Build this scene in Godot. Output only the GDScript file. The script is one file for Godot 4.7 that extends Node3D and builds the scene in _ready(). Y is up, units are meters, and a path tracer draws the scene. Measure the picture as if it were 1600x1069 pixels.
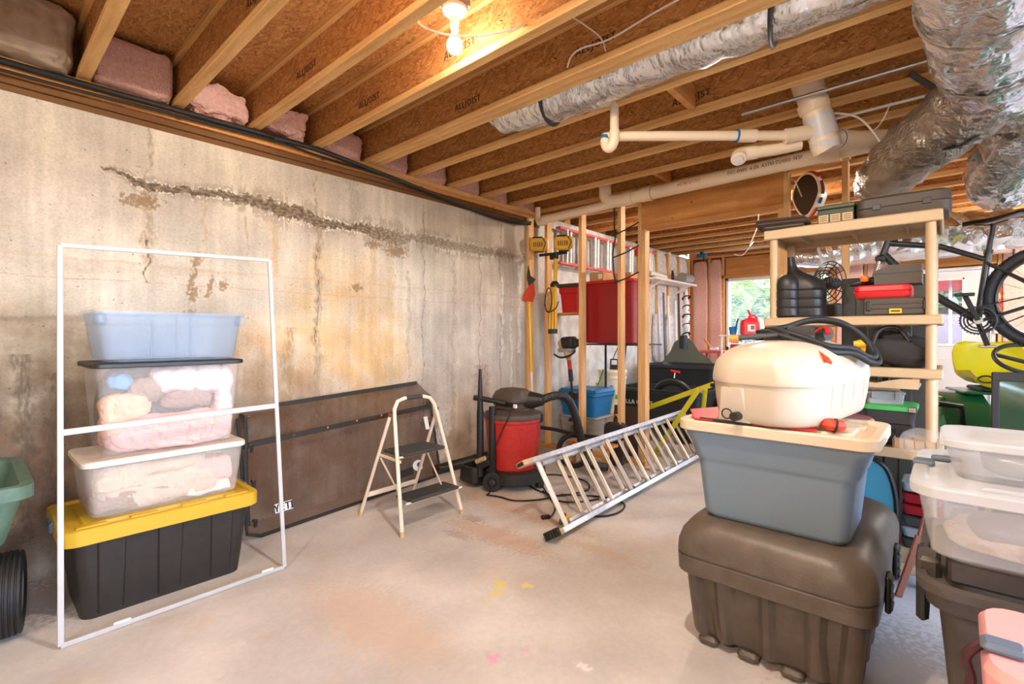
extends Node3D
# A basement store room: concrete wall on the left (x = WALL), open joists above, a stud wall (z = STUDS) with an
# opening into a back room whose far wall (z = BACK) has a window and a door. The camera stands at the origin.

const WALL := -3.47
const STUDS := -4.30
const BACK := -8.55
const JOIST := 2.61      # underside of the joists
const DECK := 2.91       # underside of the subfloor
const TOP := 2.452       # top of the concrete

var M := {}              # materials
var rng := RandomNumberGenerator.new()
var taken := {}


# ---------------------------------------------------------------- mesh builder
class MB:
	var v := PackedVector3Array()
	var t := Transform3D()
	var s0 := 0

	func tri(a: Vector3, b: Vector3, c: Vector3) -> void:
		v.append(t * a); v.append(t * b); v.append(t * c)

	func quad(a: Vector3, b: Vector3, c: Vector3, d: Vector3) -> void:
		tri(a, b, c); tri(a, c, d)

	func done() -> MB:      # turns the last closed shape right side out
		if v.size() == s0:
			return self
		var o := v[s0]
		var vol := 0.0
		for i in range(s0, v.size(), 3):
			vol += (v[i] - o).dot((v[i + 1] - o).cross(v[i + 2] - o))
		if vol < 0.0:
			for i in range(s0, v.size(), 3):
				var k := v[i + 1]
				v[i + 1] = v[i + 2]
				v[i + 2] = k
		s0 = v.size()
		return self

	func loft(rings: Array, cap_a := true, cap_b := true) -> MB:
		var n: int = rings[0].size()
		for j in rings.size() - 1:
			var a: PackedVector3Array = rings[j]
			var b: PackedVector3Array = rings[j + 1]
			for i in n:
				var k := (i + 1) % n
				quad(a[i], a[k], b[k], b[i])
		for e in 2:
			if (e == 0 and not cap_a) or (e == 1 and not cap_b):
				continue
			var r: PackedVector3Array = rings[0] if e == 0 else rings[rings.size() - 1]
			var m := Vector3()
			for p in r:
				m += p
			m /= n
			for i in n:
				var k := (i + 1) % n
				if e == 0:
					tri(m, r[k], r[i])
				else:
					tri(m, r[i], r[k])
		return done()

	func box(c: Vector3, s: Vector3, b := 0.0) -> MB:
		var h := s / 2.0
		b = min(b, min(h.x, min(h.y, h.z)) * 0.9)
		if b <= 0.0:
			var r := []
			for y in [-h.y, h.y]:
				r.append(PackedVector3Array([c + Vector3(-h.x, y, -h.z), c + Vector3(h.x, y, -h.z), c + Vector3(h.x, y, h.z), c + Vector3(-h.x, y, h.z)]))
			return loft(r)
		var rings := []
		for q in [[-h.y, b], [-h.y + b, 0.0], [h.y - b, 0.0], [h.y, b]]:
			var hx: float = h.x - q[1]
			var hz: float = h.z - q[1]
			var k: float = b if q[1] == 0.0 else b * 0.4
			rings.append(PackedVector3Array([
				c + Vector3(-hx, q[0], -hz + k), c + Vector3(-hx + k, q[0], -hz), c + Vector3(hx - k, q[0], -hz), c + Vector3(hx, q[0], -hz + k),
				c + Vector3(hx, q[0], hz - k), c + Vector3(hx - k, q[0], hz), c + Vector3(-hx + k, q[0], hz), c + Vector3(-hx, q[0], hz - k)]))
		return loft(rings)

	func bar(a: Vector3, b: Vector3, w: float, h: float, bev := 0.0, up := Vector3.UP) -> MB:
		# a box from a to b, w wide and h high
		var f := (b - a).normalized()
		if abs(f.dot(up)) > 0.98:
			up = Vector3.FORWARD
		var x := up.cross(f).normalized()
		var y := f.cross(x)
		var keep := t
		t = t * Transform3D(Basis(x, y, f), (a + b) / 2.0)
		box(Vector3(), Vector3(w, h, a.distance_to(b)), bev)
		t = keep
		return self

	func tube(path: Array, r, n := 10, closed := false, flat := 1.0) -> MB:
		# r is a number or one number for each point
		var rings := []
		var count := path.size()
		var x := Vector3()
		for i in count:
			var p: Vector3 = path[i]
			var q: Vector3 = path[(i + 1) % count] if closed or i < count - 1 else p
			var o: Vector3 = path[(i - 1 + count) % count] if closed or i > 0 else p
			var f := ((q - p).normalized() + (p - o).normalized()).normalized()
			if f.length() < 0.5:
				f = Vector3.UP
			if i == 0:
				x = (Vector3.UP if abs(f.y) < 0.9 else Vector3.RIGHT).cross(f).normalized()
			else:
				x = (x - f * x.dot(f)).normalized()
			var y := f.cross(x)
			var rad: float = r[i] if r is Array else r
			var ring := PackedVector3Array()
			for k in n:
				var a := TAU * k / n
				ring.append(p + (x * cos(a) + y * sin(a) * flat) * rad)
			rings.append(ring)
		if closed:
			rings.append(rings[0])
			return loft(rings, false, false)
		return loft(rings)

	func lathe(prof: Array, n := 20) -> MB:
		# prof: points (radius, height) from one end to the other, about the y axis
		var rings := []
		for p in prof:
			var ring := PackedVector3Array()
			for k in n:
				var a := TAU * k / n
				ring.append(Vector3(cos(a) * max(p.x, 0.0004), p.y, sin(a) * max(p.x, 0.0004)))
			rings.append(ring)
		return loft(rings)

	func poly(pts: Array, depth: float) -> MB:
		# a flat outline in x, y made depth thick along z
		var flat := PackedVector2Array(pts)
		var idx := Geometry2D.triangulate_polygon(flat)
		var h := depth / 2.0
		var area := 0.0
		for i in flat.size():
			area += flat[i].cross(flat[(i + 1) % flat.size()])
		for i in range(0, idx.size(), 3):
			var a := flat[idx[i]]
			var b := flat[idx[i + 1]]
			var c := flat[idx[i + 2]]
			if (b - a).cross(c - a) < 0.0:
				var k := b
				b = c
				c = k
			tri(Vector3(a.x, a.y, h), Vector3(b.x, b.y, h), Vector3(c.x, c.y, h))
			tri(Vector3(a.x, a.y, -h), Vector3(c.x, c.y, -h), Vector3(b.x, b.y, -h))
		for i in flat.size():
			var a := flat[i]
			var b := flat[(i + 1) % flat.size()]
			if area < 0.0:
				var k := a
				a = b
				b = k
			quad(Vector3(a.x, a.y, -h), Vector3(b.x, b.y, -h), Vector3(b.x, b.y, h), Vector3(a.x, a.y, h))
		return done()

	func mesh(crease := 38.0, uvf = null) -> ArrayMesh:
		var n := v.size()
		var fn := PackedVector3Array()
		fn.resize(n / 3)
		var d := {}
		for f in n / 3:
			fn[f] = (v[f * 3 + 1] - v[f * 3]).cross(v[f * 3 + 2] - v[f * 3])
			for k in 3:
				var key := Vector3i((v[f * 3 + k] * 4000.0).round())
				if d.has(key):
					d[key].append(f)
				else:
					d[key] = PackedInt32Array([f])
		var lim := cos(deg_to_rad(crease))
		var ov := PackedVector3Array()
		var on := PackedVector3Array()
		var ou := PackedVector2Array()
		ov.resize(n)
		on.resize(n)
		if uvf != null:
			ou.resize(n)
		for f in n / 3:
			var u := fn[f].normalized()
			for k in 3:
				var p := v[f * 3 + k]
				var s := Vector3()
				for g in d[Vector3i((p * 4000.0).round())]:
					if fn[g].normalized().dot(u) >= lim:
						s += fn[g]
				var at := f * 3 + (0 if k == 0 else 3 - k)
				ov[at] = p
				on[at] = s.normalized() if s.length() > 0.0 else Vector3.UP
				if uvf != null:
					ou[at] = uvf.call(p)
		var arrays := []
		arrays.resize(Mesh.ARRAY_MAX)
		arrays[Mesh.ARRAY_VERTEX] = ov
		arrays[Mesh.ARRAY_NORMAL] = on
		if uvf != null:
			arrays[Mesh.ARRAY_TEX_UV] = ou
		var am := ArrayMesh.new()
		am.add_surface_from_arrays(Mesh.PRIMITIVE_TRIANGLES, arrays)
		return am


func V(x, y, z) -> Vector3:
	return Vector3(x, y, z)


func rr(w: float, d: float, r: float, y: float, seg := 4, cx := 0.0, cz := 0.0) -> PackedVector3Array:
	# a rounded rectangle in the plane at height y
	r = min(r, min(w, d) * 0.499)
	var out := PackedVector3Array()
	for q in [[1, 1, 0], [-1, 1, 1], [-1, -1, 2], [1, -1, 3]]:
		for k in seg + 1:
			var a: float = PI / 2 * q[2] + PI / 2 * k / seg
			out.append(Vector3(cx + q[0] * (w / 2 - r) + cos(a) * r, y, cz + q[1] * (d / 2 - r) + sin(a) * r))
	return out


func smooth(path: Array, per := 6, closed := false) -> Array:
	# Catmull-Rom through the points
	var out := []
	var n := path.size()
	for i in (n if closed else n - 1):
		var p0: Vector3 = path[(i - 1 + n) % n] if closed or i > 0 else path[0]
		var p1: Vector3 = path[i]
		var p2: Vector3 = path[(i + 1) % n]
		var p3: Vector3 = path[(i + 2) % n] if closed or i < n - 2 else path[n - 1]
		for k in per:
			out.append(p1.cubic_interpolate(p2, p0, p3, float(k) / per))
	if not closed:
		out.append(path[n - 1])
	return out


func ring3(c: Vector3, x: Vector3, y: Vector3, r: float, n := 24, from := 0.0, to := TAU) -> Array:
	var out := []
	var full := is_equal_approx(to - from, TAU)
	for k in (n if full else n + 1):
		var a := from + (to - from) * k / n
		out.append(c + (x * cos(a) + y * sin(a)) * r)
	return out


# ---------------------------------------------------------------- objects
func numbered(called: String) -> String:
	if not taken.has(called):
		taken[called] = 0
		return called
	taken[called] += 1
	return "%s_%03d" % [called, taken[called]]


func thing(called: String, label: String, category: String, at := Vector3(), turn := 0.0, group := "") -> Node3D:
	var o := Node3D.new()
	o.name = numbered(called)
	add_child(o, true)
	o.position = at
	o.rotation.y = turn
	tag(o, label, category, group)
	return o


func tag(o: Node3D, label: String, category: String, group := "", kind := "") -> Node3D:
	o.set_meta("label", label)
	o.set_meta("category", category)
	if group:
		o.set_meta("group", group)
	if kind:
		o.set_meta("kind", kind)
	return o


func obj(called: String, mb, m: Material, parent: Node = self, crease := 38.0) -> MeshInstance3D:
	var o := MeshInstance3D.new()
	o.mesh = mb.mesh(crease) if mb is MB else mb
	o.material_override = m
	o.name = numbered(called) if parent == self else called
	parent.add_child(o, true)
	return o


func struct(called: String, mb, m: Material, label: String, category: String) -> MeshInstance3D:
	var o := obj(called, mb, m)
	o.set_meta("kind", "structure")
	o.set_meta("label", label)
	o.set_meta("category", category)
	return o


func nb(root: Node3D = null) -> MB:
	# a mesh builder whose shapes are given in world places although root is moved
	var b := MB.new()
	if root:
		b.t = root.transform.affine_inverse()
	return b


func words(text: String, size: float, depth: float, m: Material, parent: Node, place: Transform3D, called := "lettering", font := "Droid Sans", bold := false) -> MeshInstance3D:
	var tm := TextMesh.new()
	var f := SystemFont.new()
	f.font_names = PackedStringArray([font])
	if bold:
		f.font_weight = 700
	tm.font = f
	tm.text = text
	tm.font_size = 32
	tm.pixel_size = size / 24.0
	tm.depth = depth
	tm.curve_step = 3.0
	var o := MeshInstance3D.new()
	o.mesh = tm
	o.material_override = m
	o.name = called
	o.transform = place
	parent.add_child(o, true)
	return o


func dup(root: Node3D, at: Vector3, turn: float, label: String) -> Node3D:
	var r: Node3D = root.duplicate()
	r.name = numbered(String(root.name).rstrip("0123456789_"))
	add_child(r, true)
	r.position = at
	r.rotation.y = turn
	r.set_meta("label", label)
	return r


# ---------------------------------------------------------------- materials
func noise(kind: int, freq: float, oct: int, seed_: int) -> FastNoiseLite:
	var n := FastNoiseLite.new()
	n.noise_type = kind
	n.frequency = freq
	n.fractal_octaves = oct
	n.seed = seed_
	return n


func gray(n: FastNoiseLite, w: int, h: int, seamless := true) -> PackedByteArray:
	var im: Image = n.get_seamless_image(w, h) if seamless else n.get_image(w, h)
	im.convert(Image.FORMAT_L8)
	return im.get_data()


func ramp(data: PackedByteArray, w: int, h: int, lo: Color, hi: Color, gamma := 1.0) -> Image:
	var lut := []
	for i in 256:
		lut.append(lo.lerp(hi, pow(i / 255.0, gamma)))
	var out := PackedByteArray()
	out.resize(w * h * 3)
	for i in w * h:
		var c: Color = lut[data[i]]
		out[i * 3] = int(c.r * 255)
		out[i * 3 + 1] = int(c.g * 255)
		out[i * 3 + 2] = int(c.b * 255)
	return Image.create_from_data(w, h, false, Image.FORMAT_RGB8, out)


func tex(im: Image) -> ImageTexture:
	return ImageTexture.create_from_image(im)


func mat(called: String, c: Color, rough := 0.6, metal := 0.0) -> StandardMaterial3D:
	var m := StandardMaterial3D.new()
	m.resource_name = called
	m.albedo_color = c
	m.roughness = rough
	m.metallic = metal
	M[called] = m
	return m


func tri_tex(m: StandardMaterial3D, t: Texture2D, scale: float, world := false) -> StandardMaterial3D:
	m.albedo_texture = t
	m.uv1_triplanar = true
	m.uv1_world_triplanar = world
	m.uv1_scale = Vector3.ONE * scale
	return m


func bump(m: StandardMaterial3D, t: Texture2D, cm: float, scale := 0.0) -> StandardMaterial3D:
	m.heightmap_enabled = true
	m.heightmap_texture = t
	m.heightmap_scale = cm
	if scale > 0.0:
		m.uv1_triplanar = true
		m.uv1_scale = Vector3.ONE * scale
	return m


func osb_image(w: int) -> Image:
	# flakes of wood pressed into a board: 1.2 m of it
	var d := PackedByteArray()
	d.resize(w * w * 3)
	for i in w * w:
		d[i * 3] = 206; d[i * 3 + 1] = 156; d[i * 3 + 2] = 96
	var r := RandomNumberGenerator.new()
	r.seed = 11
	for f in 5200:
		var cx := r.randi_range(0, w)
		var cy := r.randi_range(0, w)
		var a := r.randfn(0.0, 0.55)
		var lx := r.randf_range(18, 52)
		var ly := r.randf_range(4, 12)
		var k := r.randf_range(-1.0, 1.0)
		var col := Color8(212, 162, 102).lerp(Color8(240, 200, 140) if k > 0 else Color8(164, 112, 60), abs(k) * 0.75)
		if r.randf() < 0.022:
			col = Color8(84, 50, 24)
			ly *= 0.4
			lx *= 0.6
		var ca := cos(a)
		var sa := sin(a)
		var e := int(lx / 2 + ly) + 1
		for y in range(-e, e):
			for x in range(-e, e):
				var u := x * ca + y * sa
				var q := -x * sa + y * ca
				if absf(u) > lx / 2 or absf(q) > ly / 2:
					continue
				var edge := 1.0 - 0.10 * float(absf(q) > ly / 2 - 1.2)
				var at := (posmod(cy + y, w) * w + posmod(cx + x, w)) * 3
				d[at] = int(col.r * 255 * edge)
				d[at + 1] = int(col.g * 255 * edge)
				d[at + 2] = int(col.b * 255 * edge)
	return Image.create_from_data(w, w, false, Image.FORMAT_RGB8, d)


func wood_image(upright: bool, lo: Color, hi: Color, seed_: int) -> Image:
	var n := noise(FastNoiseLite.TYPE_SIMPLEX_SMOOTH, 0.02, 4, seed_)
	var im: Image = n.get_seamless_image(48, 512)
	im.convert(Image.FORMAT_L8)
	im.resize(512, 512, Image.INTERPOLATE_CUBIC)
	var fine := gray(noise(FastNoiseLite.TYPE_SIMPLEX, 0.05, 3, seed_ + 5), 512, 512)
	var d := im.get_data()
	for i in d.size():
		d[i] = clampi(int(d[i] * 0.8 + fine[i] * 0.2), 0, 255)
	var out := ramp(d, 512, 512, lo, hi, 0.9)
	var r := RandomNumberGenerator.new()
	r.seed = seed_
	for k in 5:      # knots
		var cx := r.randi_range(20, 490)
		var cy := r.randi_range(20, 490)
		var s := r.randf_range(4, 8)
		for y in range(-9, 10):
			for x in range(-18, 19):
				var q := Vector2(x / 1.6, y).length() / s
				if q < 1.0:
					var p := out.get_pixel(cx + x if cx + x < 512 and cx + x >= 0 else cx, cy + y)
					out.set_pixel(clampi(cx + x, 0, 511), cy + y, p.lerp(Color8(120, 70, 32), (1.0 - q) * 0.75))
	if upright:
		out.rotate_90(CLOCKWISE)
	return out


# marks on the concrete, in metres along the wall (z) and up it (y)
const WZ0 := 1.6
const WLEN := 5.95
const WPX := 290.0


func wall_image() -> Image:
	var w := int(WLEN * WPX)
	var h := int(TOP * WPX)
	var cloud := gray(noise(FastNoiseLite.TYPE_SIMPLEX_SMOOTH, 0.006, 5, 3), w, h, false)
	var blot := gray(noise(FastNoiseLite.TYPE_SIMPLEX_SMOOTH, 0.012, 4, 9), w, h, false)
	var grain := gray(noise(FastNoiseLite.TYPE_VALUE, 0.45, 2, 21), w, h, false)
	var streak_im: Image = noise(FastNoiseLite.TYPE_SIMPLEX_SMOOTH, 0.05, 4, 31).get_image(w, 40)
	streak_im.convert(Image.FORMAT_L8)
	streak_im.resize(w, h, Image.INTERPOLATE_CUBIC)
	var streak := streak_im.get_data()
	var pits := gray(noise(FastNoiseLite.TYPE_SIMPLEX, 0.16, 2, 57), w, h, false)
	var d := PackedByteArray()
	d.resize(w * h * 3)
	# wide soft stains: z, y, radius z, radius y, colour, strength
	var soft := [
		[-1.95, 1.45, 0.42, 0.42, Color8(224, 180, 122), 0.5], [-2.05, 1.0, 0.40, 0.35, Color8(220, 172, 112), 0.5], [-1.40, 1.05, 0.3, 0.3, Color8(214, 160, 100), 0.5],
		[-2.35, 0.9, 0.3, 0.5, Color8(206, 160, 104), 0.4], [-0.22, 0.80, 0.50, 0.55, Color8(128, 108, 84), 0.75], [-0.15, 0.42, 0.35, 0.35, Color8(134, 88, 58), 0.6],
		[0.3, 0.5, 0.7, 0.8, Color8(120, 100, 80), 0.6], [-0.5, 0.12, 0.5, 0.18, Color8(112, 96, 82), 0.6], [-1.0, 0.65, 0.4, 0.7, Color8(140, 120, 96), 0.5],
		[-2.9, 0.85, 0.35, 0.8, Color8(184, 166, 146), 0.5], [-3.45, 1.2, 0.45, 1.1, Color8(190, 172, 154), 0.5], [-3.0, 0.2, 0.5, 0.25, Color8(140, 114, 84), 0.5],
		[-3.35, 2.3, 0.8, 0.25, Color8(200, 188, 170), 0.4], [-4.0, 1.6, 0.3, 1.2, Color8(202, 188, 168), 0.4], [-1.55, 0.5, 0.6, 0.5, Color8(150, 120, 92), 0.5],
		[-0.6, 1.9, 0.6, 0.5, Color8(214, 206, 194), 0.3], [-2.45, 2.2, 0.5, 0.3, Color8(206, 200, 188), 0.35]]
	var nn := noise(FastNoiseLite.TYPE_SIMPLEX_SMOOTH, 0.02, 3, 77)
	var base := Color8(212, 201, 182)
	for y in h:
		var wy := TOP - y / WPX
		for x in w:
			var i := y * w + x
			var z := WZ0 - x / WPX
			var f := 0.86 + (cloud[i] - 128) / 128.0 * 0.09 + (grain[i] - 128) / 128.0 * 0.05 + (streak[i] - 128) / 128.0 * 0.045
			var c := base
			var bl := blot[i] / 255.0
			for s in soft:
				var dz: float = (z - s[0]) / s[2]
				if dz > 1.5 or dz < -1.5:
					continue
				var dy: float = (wy - s[1]) / s[3]
				var q := dz * dz + dy * dy
				if q < 1.8:
					c = c.lerp(s[4], clampf((1.0 - q / 1.8) * s[5] * (0.25 + 1.6 * bl), 0.0, 0.9))
			if pits[i] > 214:
				f *= 0.92
			f *= 1.13
			d[i * 3] = clampi(int(c.r * 255 * f), 0, 255)
			d[i * 3 + 1] = clampi(int(c.g * 255 * f), 0, 255)
			d[i * 3 + 2] = clampi(int(c.b * 255 * f), 0, 255)
	var im := Image.create_from_data(w, h, false, Image.FORMAT_RGB8, d)
	# the cold joint: a rough dark band with pale crusts along it
	var band := [Vector3(-0.50, 2.165, 0.006), Vector3(-0.58, 2.16, 0.012), Vector3(-0.69, 2.11, 0.030), Vector3(-0.80, 2.11, 0.020), Vector3(-0.93, 2.125, 0.024), Vector3(-1.09, 2.14, 0.026), Vector3(-1.31, 2.14, 0.042),
		Vector3(-1.48, 2.12, 0.055), Vector3(-1.66, 2.105, 0.052), Vector3(-1.78, 2.07, 0.040), Vector3(-1.96, 2.085, 0.022), Vector3(-2.18, 2.085, 0.052), Vector3(-2.43, 2.055, 0.070), Vector3(-2.58, 2.09, 0.03),
		Vector3(-2.70, 2.095, 0.042), Vector3(-2.99, 2.085, 0.045), Vector3(-3.32, 2.085, 0.045), Vector3(-3.78, 2.085, 0.035), Vector3(-4.10, 2.085, 0.02)]
	var rough := noise(FastNoiseLite.TYPE_SIMPLEX, 0.09, 4, 5)
	for k in band.size() - 1:
		var a: Vector3 = band[k]
		var b: Vector3 = band[k + 1]
		for x in range(int((WZ0 - a.x) * WPX), int((WZ0 - b.x) * WPX)):
			var u := (x / WPX - (WZ0 - a.x)) / (a.x - b.x)
			var cy := int((TOP - lerpf(a.y, b.y, u)) * WPX + rough.get_noise_2d(x * 0.5, 0) * 5)
			var half := lerpf(a.z, b.z, u) * WPX
			var late := clampf(-(a.x + 2.0) / 0.5, 0.0, 1.0)
			for y in range(cy - int(half * 2.6), cy + int(half * 3.2)):
				if y < 0 or y >= h:
					continue
				var q := absf(y - cy) / half + rough.get_noise_2d(x, y) * 0.55
				var p := im.get_pixel(x, y)
				if q < 1.0:
					var tone := clampf(0.5 + rough.get_noise_2d(x * 0.7, y * 1.4 + 300) * 1.1, 0.0, 1.0)
					p = p.lerp(Color8(92, 80, 66).lerp(Color8(150, 132, 108), tone), (0.95 - 0.4 * late) * clampf((1.0 - q) * 5.0, 0.35, 1.0))
				elif q < 1.30 and rough.get_noise_2d(x * 1.5, y + 400) + rough.get_noise_2d(x * 0.12, 640) * 0.8 > 0.12:
					p = p.lerp(Color8(250, 246, 238), 0.75 - 0.3 * late)
				elif q < 2.6 and rough.get_noise_2d(x * 0.25, 900) > -0.25:
					p = p.lerp(Color8(168, 156, 138), 0.7 * minf(1.0, (2.6 - q) * 1.2))
				im.set_pixel(x, y, p)
	# form seams, drips and smears: z, y from, y to, width, colour, strength
	for s in [[-0.71, 2.45, 2.12, 0.012, Color8(150, 136, 116), 0.6], [-0.71, 2.08, 1.66, 0.038, Color8(158, 134, 104), 0.55], [-0.71, 1.8, 1.55, 0.006, Color8(80, 66, 50), 0.8], [-1.21, 2.45, 2.16, 0.02, Color8(176, 164, 146), 0.4],
			[-1.73, 2.42, 2.05, 0.012, Color8(150, 122, 90), 0.7], [-1.73, 2.05, 0.5, 0.035, Color8(150, 132, 106), 0.6], [-1.73, 1.9, 1.2, 0.006, Color8(84, 70, 54), 0.6], [-2.02, 2.46, 2.12, 0.085, Color8(168, 160, 146), 0.75],
			[-2.70, 2.4, 0.3, 0.008, Color8(120, 108, 92), 0.6], [-2.36, 2.04, 0.9, 0.05, Color8(186, 160, 120), 0.5], [-2.2, 2.0, 0.8, 0.03, Color8(196, 160, 112), 0.5], [-3.4, 2.05, 0.3, 0.012, Color8(136, 124, 108), 0.55],
			[-3.05, 2.0, 0.2, 0.03, Color8(150, 138, 120), 0.45], [-2.55, 1.8, 0.0, 0.02, Color8(160, 144, 120), 0.5], [-1.0, 2.06, 1.7, 0.012, Color8(190, 150, 104), 0.5], [-1.25, 2.03, 1.7, 0.010, Color8(170, 144, 112), 0.5],
			[-1.42, 2.02, 1.66, 0.03, Color8(206, 160, 104), 0.5], [-3.72, 1.85, 1.0, 0.03, Color8(238, 234, 226), 0.8], [-4.0, 2.0, 1.05, 0.028, Color8(240, 236, 228), 0.8], [-3.86, 1.5, 0.7, 0.016, Color8(236, 232, 222), 0.7],
			[-0.2, 1.15, 0.2, 0.04, Color8(84, 70, 54), 0.5], [-0.32, 1.05, 0.35, 0.05, Color8(92, 76, 58), 0.55], [-0.05, 1.0, 0.1, 0.06, Color8(88, 74, 58), 0.5], [0.15, 1.2, 0.1, 0.05, Color8(92, 80, 62), 0.5],
			[-0.46, 0.72, 0.05, 0.06, Color8(110, 84, 60), 0.5], [-1.52, 1.3, 0.3, 0.05, Color8(150, 116, 76), 0.5], [-2.9, 0.55, 0.1, 0.09, Color8(214, 212, 204), 0.8], [-3.42, 0.95, 0.55, 0.11, Color8(158, 130, 108), 0.65], [-3.7, 2.4, 0.2, 0.01, Color8(120, 108, 94), 0.6]]:
		var half: float = s[3] * WPX
		for y in range(int((TOP - s[1]) * WPX), int((TOP - s[2]) * WPX)):
			var cx: float = (WZ0 - s[0]) * WPX + rough.get_noise_2d(y * 0.12, s[0] * 300) * 9.0
			var wob := 1.0 + rough.get_noise_2d(y * 0.3, s[0] * 700) * 0.8
			for x in range(int(cx - half * 1.6) - 1, int(cx + half * 1.6) + 2):
				if x < 0 or x >= w or y < 0 or y >= h:
					continue
				var q := absf(x - cx) / maxf(half * wob, 1.0)
				if q < 1.0:
					var k := clampf((1.0 - q) * 2.0, 0.0, 1.0) * clampf(0.7 + rough.get_noise_2d(x * 2, y * 0.5) * 1.2, 0.1, 1.0)
					im.set_pixel(x, y, im.get_pixel(x, y).lerp(s[4], s[5] * k))
	# muddy smears
	for s in [[-0.955, 1.71, 0.03, 0.06], [-0.93, 1.58, 0.022, 0.13], [-0.94, 1.50, 0.03, 0.06], [-1.03, 1.55, 0.02, 0.09], [-1.10, 1.57, 0.035, 0.045], [-0.93, 1.38, 0.05, 0.03], [-2.42, 1.95, 0.14, 0.06], [-2.2, 1.98, 0.09, 0.05], [-2.05, 1.62, 0.06, 0.04], [-0.68, 2.02, 0.12, 0.05]]:
		for y in range(int((TOP - s[1] - s[3]) * WPX), int((TOP - s[1] + s[3]) * WPX)):
			for x in range(int((WZ0 - s[0] - s[2] * 1.6) * WPX), int((WZ0 - s[0] + s[2] * 1.6) * WPX)):
				var u: float = ((WZ0 - x / WPX) - s[0] + (TOP - y / WPX - s[1]) * 0.25) / s[2]
				var q: float = Vector2(u, (TOP - y / WPX - s[1]) / s[3]).length() + rough.get_noise_2d(x * 1.3, y) * 0.7
				if q < 0.85:
					im.set_pixel(x, y, im.get_pixel(x, y).lerp(Color8(140, 114, 84), clampf((0.85 - q) * 2.5, 0.0, 0.7)))
	for x in w:       # a snapped red chalk line
		var y := int((TOP - 1.55) * WPX + rough.get_noise_2d(x * 0.1, 50) * 2)
		if rough.get_noise_2d(x * 0.6, 70) > -0.25:
			im.set_pixel(x, y, im.get_pixel(x, y).lerp(Color8(206, 110, 78), 0.55))
		var y2 := int((TOP - 1.66) * WPX + rough.get_noise_2d(x * 0.1, 90) * 3)
		for k in 5:
			if rough.get_noise_2d(x * 0.3, 120) > -0.6:
				im.set_pixel(x, y2 + k, im.get_pixel(x, y2 + k).lerp(Color8(196, 158, 116), 0.22))
	var r := RandomNumberGenerator.new()
	r.seed = 4
	for k in 700:    # bug holes
		var cx := r.randi_range(2, w - 3)
		var cy := r.randi_range(2, h - 3)
		for e in (1 if r.randf() < 0.6 else 4):
			im.set_pixel(cx + e % 2, cy + e / 2, im.get_pixel(cx + e % 2, cy + e / 2).darkened(r.randf_range(0.15, 0.5)))
	return im


const FPX := 130.0
const FX0 := -3.5
const FZ0 := 1.2


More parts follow.
